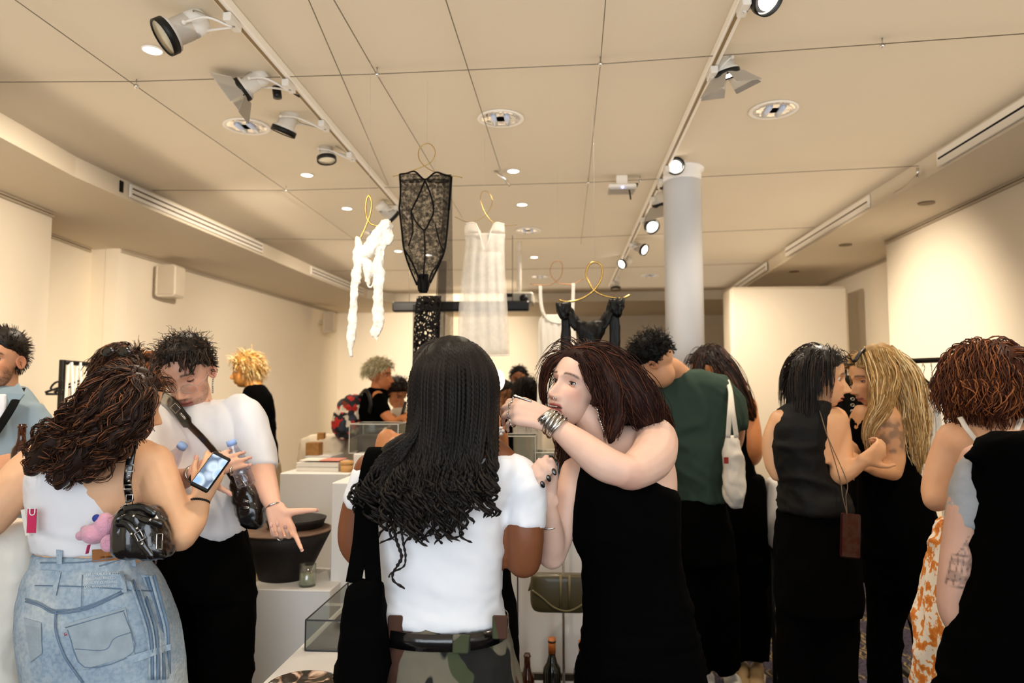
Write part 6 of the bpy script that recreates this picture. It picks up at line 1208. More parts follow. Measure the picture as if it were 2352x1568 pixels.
def castle(V, N, col):
    """line-work tattoo of gabled houses, drawn as pigment on the arm's outer side"""
    lo = P(2200, 1345, 1.68); ax = nrm(P(2222, 1210, 1.68)-lo); w_ = np.array([1., 0, 0])-ax*ax[0]; w_ = nrm(w_); q = V-lo; v = q @ ax; u = q @ w_; front = (N[:, 1] < .25)*(v > -.01)*(v < .135)
    m = np.zeros(len(V)); ln = lambda d_, t_=.0016: np.clip(1-np.abs(d_)/t_, 0, 1)
    inb = (np.abs(u) < .036)
    for z0 in (0, .012, .03, .048, .052, .068): m = np.maximum(m, ln(v-z0-.004*np.cos(u*40))*inb)
    for k in range(-4, 5):
        m = np.maximum(m, ln(u-k*.009)*((v > .0)*(v < .068)))
    hat = ((v > .012)*(v < .03)+(v > .052)*(v < .062))*inb; m = np.maximum(m, hat*.45)
    for (cx, w0, zb, zt) in ((-.018, .013, .068, .105), (.017, .012, .068, .125)):
        t_ = np.clip((v-zb)/(zt-zb), 0, 1); hw = w0*(1-t_); rg = (v > zb)*(v < zt); m = np.maximum(m, ln(np.abs(u-cx)-hw)*rg); m = np.maximum(m, ln(u-cx, .001)*rg*.8); m = np.maximum(m, ln(np.abs(u-cx)-hw*.5, .0012)*rg*.6)
        m = np.maximum(m, ln(np.linalg.norm(np.stack([u-cx, v-zt-.006], 1), axis=1)-.0, .003)); m = np.maximum(m, ln(u-cx, .0008)*(v > zt)*(v < zt+.006))
    m = m*front*.85; return col*(1-m[:, None])+np.array(C('#2c2a2a'))*m[:, None]
hm = head_mat(P(2500, 840, D), (-.3, .9, 0), (0, 0, 1), 1.0); skin_body(e, b, SK, [(hm, dict(res=(60, 50), male=1))], .0038, paint=castle)
H = Hair(); hair_cap(H.base, hm, 1.2, 6.6, .5, -5, .4); H.build(e, HAIRM, C('#20150e'))
b = MB(); b.limb([(2262, 1035, 1.66, 34), (2248, 1080, 1.66, 48), (2238, 1140, 1.67, 52), (2226, 1205, 1.68, 50)], caps='flat'); cloth(b, 'sleeve', fabric('grey_melange', C('#9b9c9e'), .95, .5, 30, .15, bdist=.006), e, .006, 3, .002, 12, 10, 5)
BV = fabric('black_felt', (.0008, .0008, .0008), .97, .3, 10, .1, bdist=.008, spec=.02)
b = MB(); b.trunk([(2330, 2600, 992, 1.6, .07), (2290, 2620, 1000, 1.6, .10), (2262, 2640, 1022, 1.6, .12), (2258, 2650, 1060, 1.6, .13), (2262, 2660, 1130, 1.6, .14), (2262, 2665, 1220, 1.6, .15), (2254, 2670, 1300, 1.6, .16), (2242, 2680, 1380, 1.6, .165), (2218, 2690, 1450, 1.6, .17), (2198, 2700, 1530, 1.6, .18), (2175, 2710, 1620, 1.6, .18), (2150, 2720, 1900, 1.6, .18)], n=60)
b.limb([(2290, 1020, 1.62, 26), (2240, 1042, 1.60, 22), (2222, 1052, 1.58, 10)])
def lett(V, N): q = np.stack([V[:, 0]*5, V[:, 1]*5, V[:, 2]*34], 1); return V+N*(.005*(.3-2*np.abs(vnoise(q, 3))))[:, None]
cloth(b, 'black_cape', BV, e, .011, 3, .004, post=lett)
for x in (2360, 2520): MB().limb([(x, 1880, 1.65, 60), (x, int(floor_y(1.65))-14, 1.65, 46)], caps='flat').build('trouser_leg', BLKPANT, e, True); shoe(e, x, 1.65, LEA, (0, 1))
# ------------------------------------------------ background people
def extra(label, px, Y, headc, face, up, skin, top, topmat, haircol_, hairfn, arms=(), pants=BLKPANT, scale=1., hi=None, opts=None, shoes=None):
    e = person(label, px, Y); b = MB(); hx, hy = headc; cx = (top[0][0]+top[0][1])/2
    b.limb([(cx, top[0][2]+12, Y, R2P(.055, Y)), ((hx+cx)/2, (hy+top[0][2])/2+8, Y, R2P(.052, Y)), (hx, hy+10, Y, R2P(.05, Y))]); b.trunk([(q[0]+3, q[1]-3, q[2]+4, q[3], q[4]*.85) for q in top])
    for a in arms:
        b.limb(a[0], sub=6)
        w_ = a[0][-1]; w0 = a[0][-2]; pw_ = P(*w_[:3]); dr = pw_-P(*w0[:3]); hand(b, pw_, dr, a[1], a[2], .92, ((35, 45, 20),)*4)
    hm = head_mat(P(hx, hy, Y), face, up, scale); skin_body(e, b, skin, [(hm, {**dict(res=(80, 70), lid=8), **(opts or {})})], .009)
    g = MB(); g.trunk(top)
    for a in arms:
        if a[3]: g.limb([(q[0], q[1], q[2], q[3]*1.25) for q in a[0][:a[3]]], caps='flat')
    cloth(g, 'top', topmat, e, .012, 3, .005, 7, 5)
    xl, xr, py = top[-1][:3]; fy = int(floor_y(Y))-12; mid = (xl+xr)/2; w_ = (xr-xl)
    legs(e, 'trousers', pants, [(mid-w_*.25, (py+fy)/2, Y, w_*.25), (mid-w_*.24, fy, Y, w_*.2)], [(mid+w_*.25, (py+fy)/2, Y, w_*.25), (mid+w_*.24, fy, Y, w_*.2)], [(xl, xr, py-6, Y, top[-1][4]), (xl-3, xr+3, py+R2P(.12, Y), Y, top[-1][4]*1.1), (xl-2, xr+2, py+R2P(.25, Y), Y, top[-1][4])], .016)
    for s in (-1, 1): shoe(e, mid+s*w_*.24, Y, LEA)
    H = Hair(); hairfn(H, hm); H.build(e, HAIRDRY, haircol_, voxel=.012); return e, hm
def R2P(m_, Y): return m_*F/Y
def short(c, hi=None, ln=5, th=1.2, low=-5, n=900, curl=.3, side=.8, comb=(0, -.3, 0), grav=.25, lift=.3):
    def f(H, hm): hair_cap(H.base, hm, th, 6.5, side, low, .4); H.scalp(hm, n, ln, c, comb=comb, spread=.25, lift=lift, curl=curl, grav=grav, rad=.0019, hi=hi, hif=.35, low=low, side=side, clear=1.12, off=1.2, steps=9)
    return f
D = 4.65
extra('person with short bleached blond hair in a long black jacket near the left wall', 600, D, (566, 850), (-.95, -.2, -.12), (0, 0, 1), C('#b9803f'), [(572, 604, 884, D, .05), (562, 614, 896, D, .08), (560, 626, 930, D, .10), (566, 630, 1000, D, .12), (568, 638, 1068, D, .13)], BT, C('#a8782f'), short(C('#a8824a'), C('#e3cb96'), 6, 1.4, -5, 1500, .35, .6), arms=(([(604, 910, D, 16), (612, 970, D, 16), (618, 1030, 4.55, 13), (600, 1070, 4.4, 10)], (0, -1, 0), 1, 3),), pants=fabric('beige_cotton', C('#b7a384'), .9))
D = 5.15
e, hm = extra('person with curly white-blond hair and black jumper wearing a floral backpack', 850, D, (872, 862), (1, -.05, -.05), (.08, 0, 1), C('#c07a4c'), [(848, 884, 890, D, .05), (836, 890, 902, D, .08), (826, 888, 940, D, .11), (830, 892, 972, D, .11), (826, 876, 985, D, .11)], BT, C('#b5a67e'), short(C('#c4b68c'), C('#efe6c8'), 5, 1.5, 0, 1500, .6, .4), arms=(([(868, 910, 5.05, 14), (885, 950, 5.0, 13), (905, 968, 4.95, 10), (925, 960, 4.9, 9)], (0, -.5, .8), 1, 2),))
bp_ = thing('backpack', 'floral red white and black backpack on the back of the white-haired person', 'backpack', P(795, 955, 5.2)); m, nt, bb = newmat('floral_print'); tc = texco(nt); v = node(nt, 'ShaderNodeTexVoronoi', Scale=26.); L(nt, tc, v.inputs['Vector']); sp = nt.nodes.new('ShaderNodeSeparateColor'); L(nt, v.outputs['Color'], sp.inputs[0]); L(nt, ramp(nt, sp.outputs[0], [(0, C('#14131a')), (.3, C('#14131a')), (.31, C('#d9cbb5')), (.55, C('#c9b9a0')), (.56, C('#b3221c')), (.78, C('#6b2a1c')), (.79, C('#2d3440'))], 'CONSTANT'), bb.inputs['Base Color']); bb.inputs['Roughness'].default_value = .8
b = MB(); b.trunk([(800, 832, 908, 5.15, .05), (780, 836, 925, 5.15, .09), (768, 836, 955, 5.15, .11), (766, 832, 985, 5.15, .11), (782, 828, 1006, 5.15, .08)]); cloth(b, 'backpack_body', m, bp_, .01, 3, .008, 14, 14); b = MB(); b.trunk([(768, 800, 958, 5.06, .04), (766, 798, 992, 5.06, .04)]); cloth(b, 'front_pocket', m, bp_, .01, 3, .003)
MB().sweep(catmull([P(818, 918, 5.12), P(840, 896, 5.06), P(852, 930, 5.02), P(838, 975, 5.08)], 6), .016, 8, .25).build('shoulder_strap', BL, bp_, True)
D = 5.7
e, hm = extra('person with dark curly hair leaning over a phone beside the white-haired person', 925, D, (912, 902), (.6, -.5, -.55), (.1, 0, 1), C('#b97d55'), [(905, 935, 935, D, .05), (893, 950, 950, D, .09), (893, 955, 1010, D, .11), (895, 958, 1060, D, .12)], CAN, C('#1d130c'), short(C('#1d130c'), C('#4a3020'), 6, 1.8, -6, 800, .5, 1.0), arms=(([(900, 960, 5.6, 12), (900, 985, 5.4, 11), (918, 962, 5.3, 8)], (0, -.5, .8), 1, 0),), pants=BLKPANT)
pe = thing('phone', 'dark phone held up by the dark-haired person near the acrylic case', 'phone', P(926, 945, 5.2)); MB().box(P(926, 944, 5.22), (.075, .01, .15), rotm((.3, 0, 1)), .003).build('case', BL, pe)
e, hm = extra('dark-haired woman with sunglasses on her head behind the curly-haired woman', 285, 2.85, (282, 858), (.5, .8, -.2), (0, 0, 1), C('#d9a882'), [(262, 305, 930, 2.85, .05), (225, 340, 955, 2.85, .09), (215, 350, 1010, 2.85, .11), (225, 340, 1200, 2.85, .11)], fabric('light_shirt', C('#cfc8bd'), .9), C('#2b1a12'), short(C('#2b1a12'), C('#5a3a26'), 6, .8, -8, 1500, .0, .8, (0, -.9, 0), .3, .0))
sg = thing('sunglasses', 'dark tinted sunglasses pushed up on brown hair', 'sunglasses', P(270, 808, 2.8)); M, c0 = hm
for s in (-1, 1):
    MB().ell(P(266+s*19, 808, 2.725), (.029, .006, .019), rotm((s*.15, -.25, 1), (0, 1, 0)), 20, 10).build('lens', mat('dark_lens', C('#1d1712'), .06, coat=1), sg, True); MB().sweep(catmull([P(266+s*34, 806, 2.73), P(270+s*40, 815, 2.80), P(276+s*42, 830, 2.86)], 5), .003, 6).build('temple', BL, sg, True)
MB().sweep([P(258, 806, 2.725), P(274, 806, 2.725)], .003, 6).build('bridge', BL, sg, True)
extra('person with reddish brown hair between the curly-haired woman and the man in white', 352, 3.6, (352, 862), (.2, 1, -.1), (0, 0, 1), C('#cf9a74'), [(340, 366, 915, 3.6, .05), (315, 390, 932, 3.6, .09), (312, 394, 1000, 3.6, .1), (318, 390, 1160, 3.6, .11)], BT, C('#5a3016'), short(C('#6b3a1a'), C('#9a6030'), 10, .9, -8, 800, .1, 1.5, (0, -.6, 0), .35, .05))
D = 6.8
extra('dark-haired man far back behind the raised ringed hand', 1192, D, (1192, 868), (0, -1, -.2), (0, 0, 1), C('#8d5a3a'), [(1182, 1202, 900, D, .05), (1162, 1222, 912, D, .1), (1160, 1224, 970, D, .11), (1165, 1220, 1030, D, .12)], CAN, C('#0f0b09'), short(C('#0f0b09'), None, 2.5, .8, -3, 500))
D = 5.6
extra('woman seen from behind with dark hair and white top far back near the camisole', 1212, D, (1210, 900), (.1, 1, 0), (0, 0, 1), C('#c08a63'), [(1200, 1224, 938, D, .05), (1180, 1246, 952, D, .1), (1180, 1246, 1000, D, .11), (1184, 1240, 1070, D, .12)], CAN, C('#180f0b'), short(C('#180f0b'), None, 24, 1.0, -8, 900, .1, 9, (0, -.6, 0), .4, .05))
D = 4.6
extra('woman with long wavy dark blonde hair behind the black-dress woman', 1455, D, (1455, 862), (-.3, 1, -.1), (0, 0, 1), C('#c9925f'), [(1440, 1470, 915, D, .05), (1415, 1495, 930, D, .09), (1415, 1496, 1000, D, .11), (1420, 1490, 1100, D, .12)], BT, C('#4a3016'), short(C('#59391b'), C('#9a6f38'), 20, 1.1, -8, 1300, .5, 9, (0, -.6, 0), .4, .05))
D = 6.2
extra('woman in dark clothes with a straw bag far back behind the acrylic cases', 1165, D, (1160, 905), (.4, -.8, -.3), (0, 0, 1), C('#b57c50'), [(1150, 1170, 938, D, .05), (1135, 1188, 950, D, .09), (1135, 1188, 1000, D, .1), (1138, 1186, 1050, D, .11)], BLKPANT, C('#140d0a'), short(C('#140d0a'), None, 14, 1.0, -8, 500, .1, 1.2, (0, -.6, 0), .4, .05))
# ================================================================== HANGING GARMENTS
def mesh_cloth(name, col, dens=.5, scale=60, kind='noise', trans=.0, rough=.8, hard=.02):
    m, nt, b = newmat(name); b.inputs['Base Color'].default_value = (*col, 1); b.inputs['Roughness'].default_value = rough; b.inputs['Specular IOR Level'].default_value = .15
    tc = texco(nt)
    if kind == 'noise': n = node(nt, 'ShaderNodeTexNoise', Scale=scale, Detail=5., Roughness=.65); L(nt, tc, n.inputs['Vector']); o = n.outputs[0]; a = ramp(nt, o, [(dens-hard, .22), (dens+hard, .74)])
    elif kind == 'net':
        v = node(nt, 'ShaderNodeTexVoronoi', Scale=scale, feature='DISTANCE_TO_EDGE'); L(nt, tc, v.inputs['Vector']); a = ramp(nt, v.outputs[0], [(dens, 1), (dens+.04, .12)])
    else: n = node(nt, 'ShaderNodeTexNoise', Scale=scale, Detail=2.); L(nt, tc, n.inputs['Vector']); a = ramp(nt, n.outputs[0], [(.3, dens-.04), (.7, dens+.04)])
    L(nt, a, b.inputs['Alpha']); return m
LACE = mesh_cloth('black_lace', C('#0b0908'), .50, 70, hard=.07); SHEERW = mesh_cloth('sheer_white', C('#faf6ee'), .34, 24, 'plain'); SHEERB = mesh_cloth('sheer_black', C('#1a1512'), .38, 90, 'plain'); NET = mesh_cloth('dotted_net', C('#14100e'), .14, 42, 'net')
WG = fabric('white_knit', C('#efe9dd'), .9, .6, 40, .04, bdist=.006); BSAT = mat('black_satin', C('#070605'), .5, var=.3, bump=.4, bscale=14, bdist=.01, spec=.3)
def sheet(mb, rows, n=28, sub=4, fold=.0, ff=6, seed=0):
    """thin double-walled hanging cloth following rows (xl,xr,py,Y,halfdepth)"""
    W = []
    for q in rows: a = P((q[0]+q[1])/2, q[2], q[3]); W.append([*a, R((q[1]-q[0])/2, a), q[4]])
    A = catmull(W, sub); t = np.linspace(0, 2*math.pi, n*2, endpoint=False); rr = []
    for i, a in enumerate(A):
        x = a[3]*np.cos(t); y = a[4]*np.sign(np.sin(t))*np.abs(np.sin(t))**.8+fold*np.sin(np.cos(t)*ff*3+seed+a[2]*3)*min(1, i/len(A)*2); rr.append(np.stack([a[0]+x, a[1]+y, np.full(len(t), a[2])], 1))
    return mb.rings(rr)
def hanger(pts, Y, lab, r=.0032, m_=None, line_to=True, cat='hanger'):
    t = thing('wire_hanger', lab, cat, P(*pts[0][:2], Y)); A = catmull([P(x, y, Y if len(q) == 0 else Y+q[0]) for x, y, *q in pts], 8); MB().sweep(A, r, 8).build('wire', m_ or BRASS, t, True)
    top = A[np.argmax(A[:, 2])]
    if line_to: MB().sweep([top, (top[0], top[1], HC-.03)], .0008, 5).build('nylon_line', mat('nylon', C('#d9cfbd'), .4), t, True)
    return t
# black lace bodysuit
YB = 2.9
t = thing('bodysuit', 'black sheer lace sleeveless bodysuit hanging in the middle of the room', 'bodysuit', P(975, 530, YB)); b = MB()
rowsL = [(918, 962, 398, YB, .006), (918, 978, 415, YB, .03), (919, 982, 450, YB, .04), (920, 985, 500, YB, .045), (924, 988, 530, YB, .045), (928, 988, 570, YB, .04), (938, 988, 600, YB, .035), (954, 988, 640, YB, .02)]
sheet(b, [(919, 957, 399, YB, .006), (919, 968, 407, YB, .02), (919, 974, 416, YB, .03)], 12, 2); sheet(b, [(996, 1036, 401, YB, .006), (986, 1036, 408, YB, .02), (979, 1037, 416, YB, .03)], 12, 2); sheet(b, [(919, 1037, 415, YB, .03), (918, 1034, 450, YB, .045), (916, 1032, 480, YB, .05), (920, 1030, 520, YB, .045), (925, 1026, 560, YB, .04), (930, 1020, 585, YB, .035), (943, 1008, 615, YB, .025), (955, 995, 640, YB, .015), (960, 982, 668, YB, .01)], 24); b.build('lace_body', LACE, t, True)
TB = fabric('black_trim', C('#070606'), .8); mb = MB(); tr = lambda pts, r=.004, dy=-.045: mb.sweep(catmull([P(x, y, YB+dy*(q[0] if q else 1)) for x, y, *q in pts], 5), r, 8, .6)
tr([(918, 400, .2), (934, 398, .4), (953, 394, .5), (976, 412, .8), (1000, 396, .5), (1018, 400, .4), (1037, 406, .2)]); tr([(918, 400, .2), (920, 440), (917, 478, .6)], .005); tr([(1037, 406, .2), (1034, 445), (1031, 482, .6)], .005)
tr([(917, 478, .4), (923, 530, .8), (928, 572, .6), (940, 612, .5), (958, 655, .3)]); tr([(1031, 482, .4), (1027, 530, .8), (1021, 575, .6), (1008, 608, .5), (988, 650, .3)]); tr([(976, 414), (962, 448, 1.1), (944, 485, 1.1)], .0035); tr([(976, 414), (990, 450, 1.1), (996, 485, 1.1), (985, 512, 1.1), (974, 528, 1.1), (955, 508, 1.1), (944, 485, 1.1)], .0035)
tr([(974, 528, 1.1), (976, 580, .9), (972, 640, .4)], .004); tr([(928, 572, .8), (945, 600, .8), (962, 640, .5), (966, 668, .3)], .004); tr([(1021, 578, .8), (1003, 610, .8), (990, 630, .5), (982, 668, .3)], .004); tr([(944, 485, .9), (948, 530, 1), (938, 565, .8)], .003); tr([(1000, 515, 1.1), (1008, 550, .9), (1018, 575, .7)], .003); mb.build('trim_bands', TB, t, True)
MB().trunk([(962, 984, 630, YB, .014), (958, 984, 650, YB, .014), (963, 982, 672, YB, .01)], 16, 3).build('gusset', TB, t, True)
hanger([(902, 405), (930, 398), (965, 385), (990, 372), (1000, 350), (990, 332), (975, 331), (962, 345), (964, 368), (985, 388), (1020, 402), (1050, 405), (1062, 408)], YB, 'thin gold wire hanger with a loop holding the lace bodysuit', .0018)
# long black sheer panel behind it
t = thing('sheer_dress', 'long sheer black net dress with dotted mesh hanging behind the lace bodysuit', 'dress', P(985, 750, 3.6)); b = MB(); sheet(b, [(1018, 1038, 402, 3.6, .01), (1016, 1039, 480, 3.6, .012), (1008, 1040, 590, 3.6, .015), (1004, 1042, 700, 3.6, .02), (1000, 1042, 800, 3.6, .02), (996, 1042, 940, 3.6, .02)], 20, 4, .008); b.build('sheer_layer', SHEERB, t, True)
b = MB(); sheet(b, [(957, 1014, 680, 3.5, .02), (950, 1012, 740, 3.5, .03), (948, 1008, 850, 3.5, .03), (946, 1000, 960, 3.5, .03)], 20, 4, .01); b.build('dotted_net_panel', NET, t, True); b = MB(); sheet(b, [(1006, 1026, 600, 3.55, .01), (1000, 1024, 700, 3.55, .015), (1000, 1020, 800, 3.55, .02)], 10); sheet(b, [(948, 960, 700, 3.48, .01), (946, 958, 900, 3.48, .01)], 8); b.build('edge_gather', SHEERB, t, True)
MB().sweep([P(998, 398, 3.6), (P(998, 398, 3.6)[0], 3.6, HC)], .0008, 5).build('nylon_line', MATS['nylon'], t, True)
# sheer white dress
YW = 3.6; t = thing('slip_dress', 'sheer white sleeveless dress hanging right of the lace bodysuit', 'dress', P(1112, 650, YW)); b = MB(); sheet(b, [(1067, 1160, 538, YW, .03), (1068, 1159, 570, YW, .05), (1062, 1160, 620, YW, .06), (1056, 1164, 680, YW, .07), (1052, 1168, 750, YW, .08), (1052, 1170, 815, YW, .085)], 36, 5, .007, 5); sheet(b, [(1068, 1094, 513, YW, .006), (1067, 1100, 524, YW, .02), (1067, 1108, 538, YW, .03)], 10, 2); sheet(b, [(1132, 1158, 513, YW, .006), (1128, 1159, 524, YW, .02), (1118, 1160, 538, YW, .03)], 10, 2); b.build('sheer_layer', SHEERW, t, True)
b = MB(); sheet(b, [(1076, 1150, 580, YW, .02), (1066, 1156, 650, YW, .04), (1062, 1162, 735, YW, .05), (1058, 1166, 812, YW, .055)], 30, 4, .006, 8); b.build('lining', SHEERW, t, True)
mb = MB(); mb.sweep(catmull([P(x, y, YW-.04) for x, y in ((1068, 514), (1090, 512), (1100, 535), (1114, 575), (1126, 535), (1138, 512), (1158, 515))], 5), .003, 8); mb.sweep(catmull([P(x, y, YW-.085) for x, y in ((1052, 814), (1112, 817), (1170, 815))], 5), .003, 8); mb.build('hem_piping', WG, t, True)
hanger([(1045, 498), (1075, 510), (1105, 502), (1122, 485), (1131, 462), (1122, 442), (1108, 440), (1104, 460), (1115, 490), (1135, 512), (1165, 518), (1188, 516)], YW, 'thin gold wire hanger with a loop holding the sheer white dress', .0016)
# white knitted top with long ties, left
YT = 2.7; t = thing('knitted_top', 'bright white knitted wrap top with long trailing ties, brightly lit', 'top', P(845, 650, YT)); b = MB()
b.limb([(822, 552, YT, 8), (824, 580, YT, 12), (818, 640, YT, 9), (812, 700, YT, 8), (808, 760, YT, 9), (805, 790, YT, 7), (806, 818, YT, 2)], flat=.4, n=14, sub=5, ref=(1, 0, 0)); b.limb([(886, 512, YT, 9), (878, 540, YT, 11), (871, 600, YT, 12), (870, 680, YT, 12), (868, 740, YT, 12), (862, 765, YT, 10), (868, 784, YT, 3)], flat=.4, n=14, sub=5, ref=(1, 0, 0))
b.limb([(830, 590, YT, 9), (846, 575, YT, 15), (862, 550, YT, 16), (880, 520, YT, 14)], flat=.6); b.limb([(838, 595, YT, 9), (848, 620, YT, 11), (846, 640, YT, 6), (846, 655, YT, 3)], flat=.6); b.ell(P(888, 520, YT), (.025, .02, .018)); b.limb([(892, 520, YT, 8), (894, 545, YT, 9), (890, 555, YT, 8)], flat=.4)
cloth(b, 'knit_body', WG, t, .004, 2, .005, 40, 14, 7); tt = np.linspace(0, 6.28, 26); MB().sweep(P(851, 640, YT)+np.stack([np.cos(tt)*.014, np.sin(tt)*.004, np.sin(tt)*.034], 1), .0035, 8).build('tie_loop', WG, t, True)
hanger([(827, 548), (838, 525), (851, 490), (853, 465), (847, 448), (840, 468), (841, 495), (850, 512), (865, 518), (885, 514)], YT, 'curved brass wire hanger of the white knitted top', .0034)
# white camisole
YC = 4.2; t = thing('camisole', 'white camisole dress with thin straps hanging beside the black satin bow top', 'camisole', P(1270, 760, YC)); b = MB(); sheet(b, [(1246, 1290, 722, YC, .01), (1238, 1312, 735, YC, .03), (1236, 1322, 760, YC, .04), (1236, 1325, 820, YC, .045), (1234, 1330, 900, YC, .05), (1232, 1334, 960, YC, .05)], 30, 4, .012); b.build('camisole_body', WG, t, True)
for pts in ([(1241, 656), (1242, 690), (1246, 712), (1252, 728)], [(1317, 650), (1316, 690), (1314, 740)]): MB().sweep(catmull([P(x, y, YC-.02) for x, y in pts], 5), .011, 8, .25, ref=(1, 0, 0)).build('strap', WG, t, True)
MB().sweep(catmull([P(x, y, YC-.04) for x, y in ((1246, 712), (1258, 734), (1285, 742), (1312, 738))], 5), .006, 8).build('neck_band', WG, t, True)
hanger([(1218, 652), (1245, 655), (1268, 652), (1288, 635), (1292, 612), (1286, 600), (1272, 602), (1264, 618), (1268, 636), (1285, 650), (1315, 652), (1340, 640)], YC, 'fine copper wire hanger of the white camisole', .0022, mat('copper_wire', C('#b98258'), .3, 1.))
# black satin top with bows
YS = 3.2; t = thing('satin_top', 'black satin cowl top with big shoulder bows hanging from a thick brass hanger', 'top', P(1355, 740, YS)); b = MB()
b.trunk([(1318, 1396, 738, YS, .01), (1322, 1390, 750, YS, .03), (1330, 1382, 775, YS, .035), (1334, 1376, 800, YS, .03), (1335, 1378, 850, YS, .04), (1330, 1384, 900, YS, .05)], e=2.0); cloth(b, 'cowl_body', BSAT, t, .006, 3, .006, 16, 10)
b = MB(); b.limb([(1298, 703, YS, 10), (1308, 722, YS, 14), (1326, 748, YS, 13), (1345, 762, YS, 12)], flat=.4); b.limb([(1412, 690, YS, 11), (1402, 712, YS, 14), (1388, 738, YS, 14), (1368, 762, YS, 12)], flat=.4); cloth(b, 'strap_ties', BSAT, t, .005, 2, .004, 30, 20)
for (x, y, w_) in ((1294, 702, 14), (1416, 694, 17)):
    b = MB(); b.ell(P(x-w_*.45, y+12, YS-.01), (.022, .016, .042), rotm((-.35, 0, 1))); b.ell(P(x+w_*.5, y+12, YS-.01), (.026, .016, .046), rotm((.25, 0, 1))); b.ell(P(x, y, YS-.015), (.018, .016, .014)); cloth(b, 'bow', BSAT, t, .004, 2, .003, 50, 40)
for (x, y1) in ((1299, 830), (1411, 835)): b = MB(); b.limb([(x, 705, YS, 11), (x+1, 760, YS, 12), (x, 840, YS, 13), (x+1, 880, YS, 13)], flat=.3, ref=(1, 0, 0)); cloth(b, 'ribbon', BSAT, t, .005, 2, .003, 40, 8)
hanger([(1284, 689), (1306, 693), (1335, 686), (1362, 668), (1381, 640), (1382, 612), (1368, 602), (1353, 608), (1346, 630), (1356, 655), (1372, 672), (1400, 682), (1430, 684), (1448, 677)], YS, 'thick gold wire hanger with a large loop holding the black satin bow top', .0045)
p = P(1352, 748, YS-.035); tt = np.linspace(-1, 1, 12)
# ================================================================== FURNITURE
PW = mat('plinth_white', C('#dcdad6'), .55, var=.02)
def plinth(xl, xr, pyt, Y, dep, lab, name='plinth'):
    a = P(xl, pyt, Y); b_ = P(xr, pyt, Y); h = a[2]; t = tag(MB().box(((a[0]+b_[0])/2, Y+dep/2, h/2), (b_[0]-a[0], dep, h), None, .004).build(name, PW, None), lab, 'plinth'); return t, h
_, hA = plinth(643, 800, 1086, 3.4, .48, 'tall white plinth with the stack of books on top'); _, hB = plinth(762, 905, 1108, 2.92, .40, 'white plinth beside the tote bag, in front of the acrylic case')
_, hC = plinth(560, 757, 1352, 2.78, .36, 'low white plinth carrying the dark wooden bowl'); _, hD = plinth(1166, 1345, 1125, 3.3, .5, 'white plinth in the middle between the two women')
_, hE = plinth(812, 935, 1042, 3.62, .35, 'white plinth under the big acrylic case'); 
# white wide display wall behind the green bag
tag(MB().box(((P(1160, 1300, 3.25)[0]+P(1420, 1300, 3.25)[0])/2, 3.27, .46), (P(1420, 1300, 3.25)[0]-P(1160, 1300, 3.25)[0], .04, .92)).build('backdrop_board', PW, None), 'low white backdrop board behind the olive green bag', 'board')
# low white table in the foreground
zT = .75; t = thing('display_table', 'low white display table in the foreground with the glass box and the plate', 'table', (-.66, 2.0, 0)); MB().box((-.655, 1.99, zT-.02), (.25, 1.2, .04), None, .004).build('tabletop', PW, t); MB().box((-.655, 1.99, (zT-.04)/2), (.235, 1.18, zT-.04)).build('plinth_base', PW, t)
# books
t0 = PZ(672, 1078, hA+.0); Yb = 3.5
for k, (xl, xr, h0, h1, lab, m_) in enumerate(((684, 782, 0, .022, 'white book at the bottom of the stack on the tall plinth', 'b1'), (684, 782, .023, .043, 'white book on top of the closed book pair on the tall plinth', 'b2'))):
    a = P(xl, 1070, Yb); b_ = P(xr, 1070, Yb); t = thing('book', lab, 'book', ((a[0]+b_[0])/2, Yb+.1, hA+h0), 'books on the tall plinth'); c = np.array([(a[0]+b_[0])/2, Yb+.06, hA+(h0+h1)/2]); MB().box(c, (b_[0]-a[0]-.006, .17, h1-h0-.004)).build('pages', mat('paper_white'), t); MB().box(c+[0, 0, (h1-h0)/2-.0015], (b_[0]-a[0], .178, .002)).box(c-[0, 0, (h1-h0)/2-.0015], (b_[0]-a[0], .178, .002)).build('cover', mat('cover_white', C('#e6e3dd'), .5), t)
t = thing('open_booklet', 'open red and white booklet lying on the stack of books', 'booklet', (P(740, 1050, Yb)[0], Yb+.06, hA+.044)); cx = P(735, 1050, Yb)[0]
for s in (-1, 1): MB().box((cx+s*.05, Yb+.06, hA+.052), (.1, .14, .004), np.array([[1, 0, 0], [0, 1, 0], [s*.10, 0, 1]]).T.dot(np.eye(3))).build('page_block', mat('paper_white') if s < 0 else mat('paper_red', C('#d98a7a'), .7), t)
cc = P(793, 1060, 3.45); t = thing('round_box', 'small round light wood box on the tall plinth', 'box', (cc[0], cc[1]+.03, hA)); MB().lathe((cc[0], cc[1]+.03, hA), [(.001, 0), (.03, 0), (.031, .035), (.001, .035)], 28).build('box_body', mat('light_wood', C('#c9985c'), .5), t, True); MB().lathe((cc[0], cc[1]+.03, hA+.035), [(.001, 0), (.033, 0), (.033, .018), (.001, .02)], 28).build('lid', mat('light_wood'), t, True)
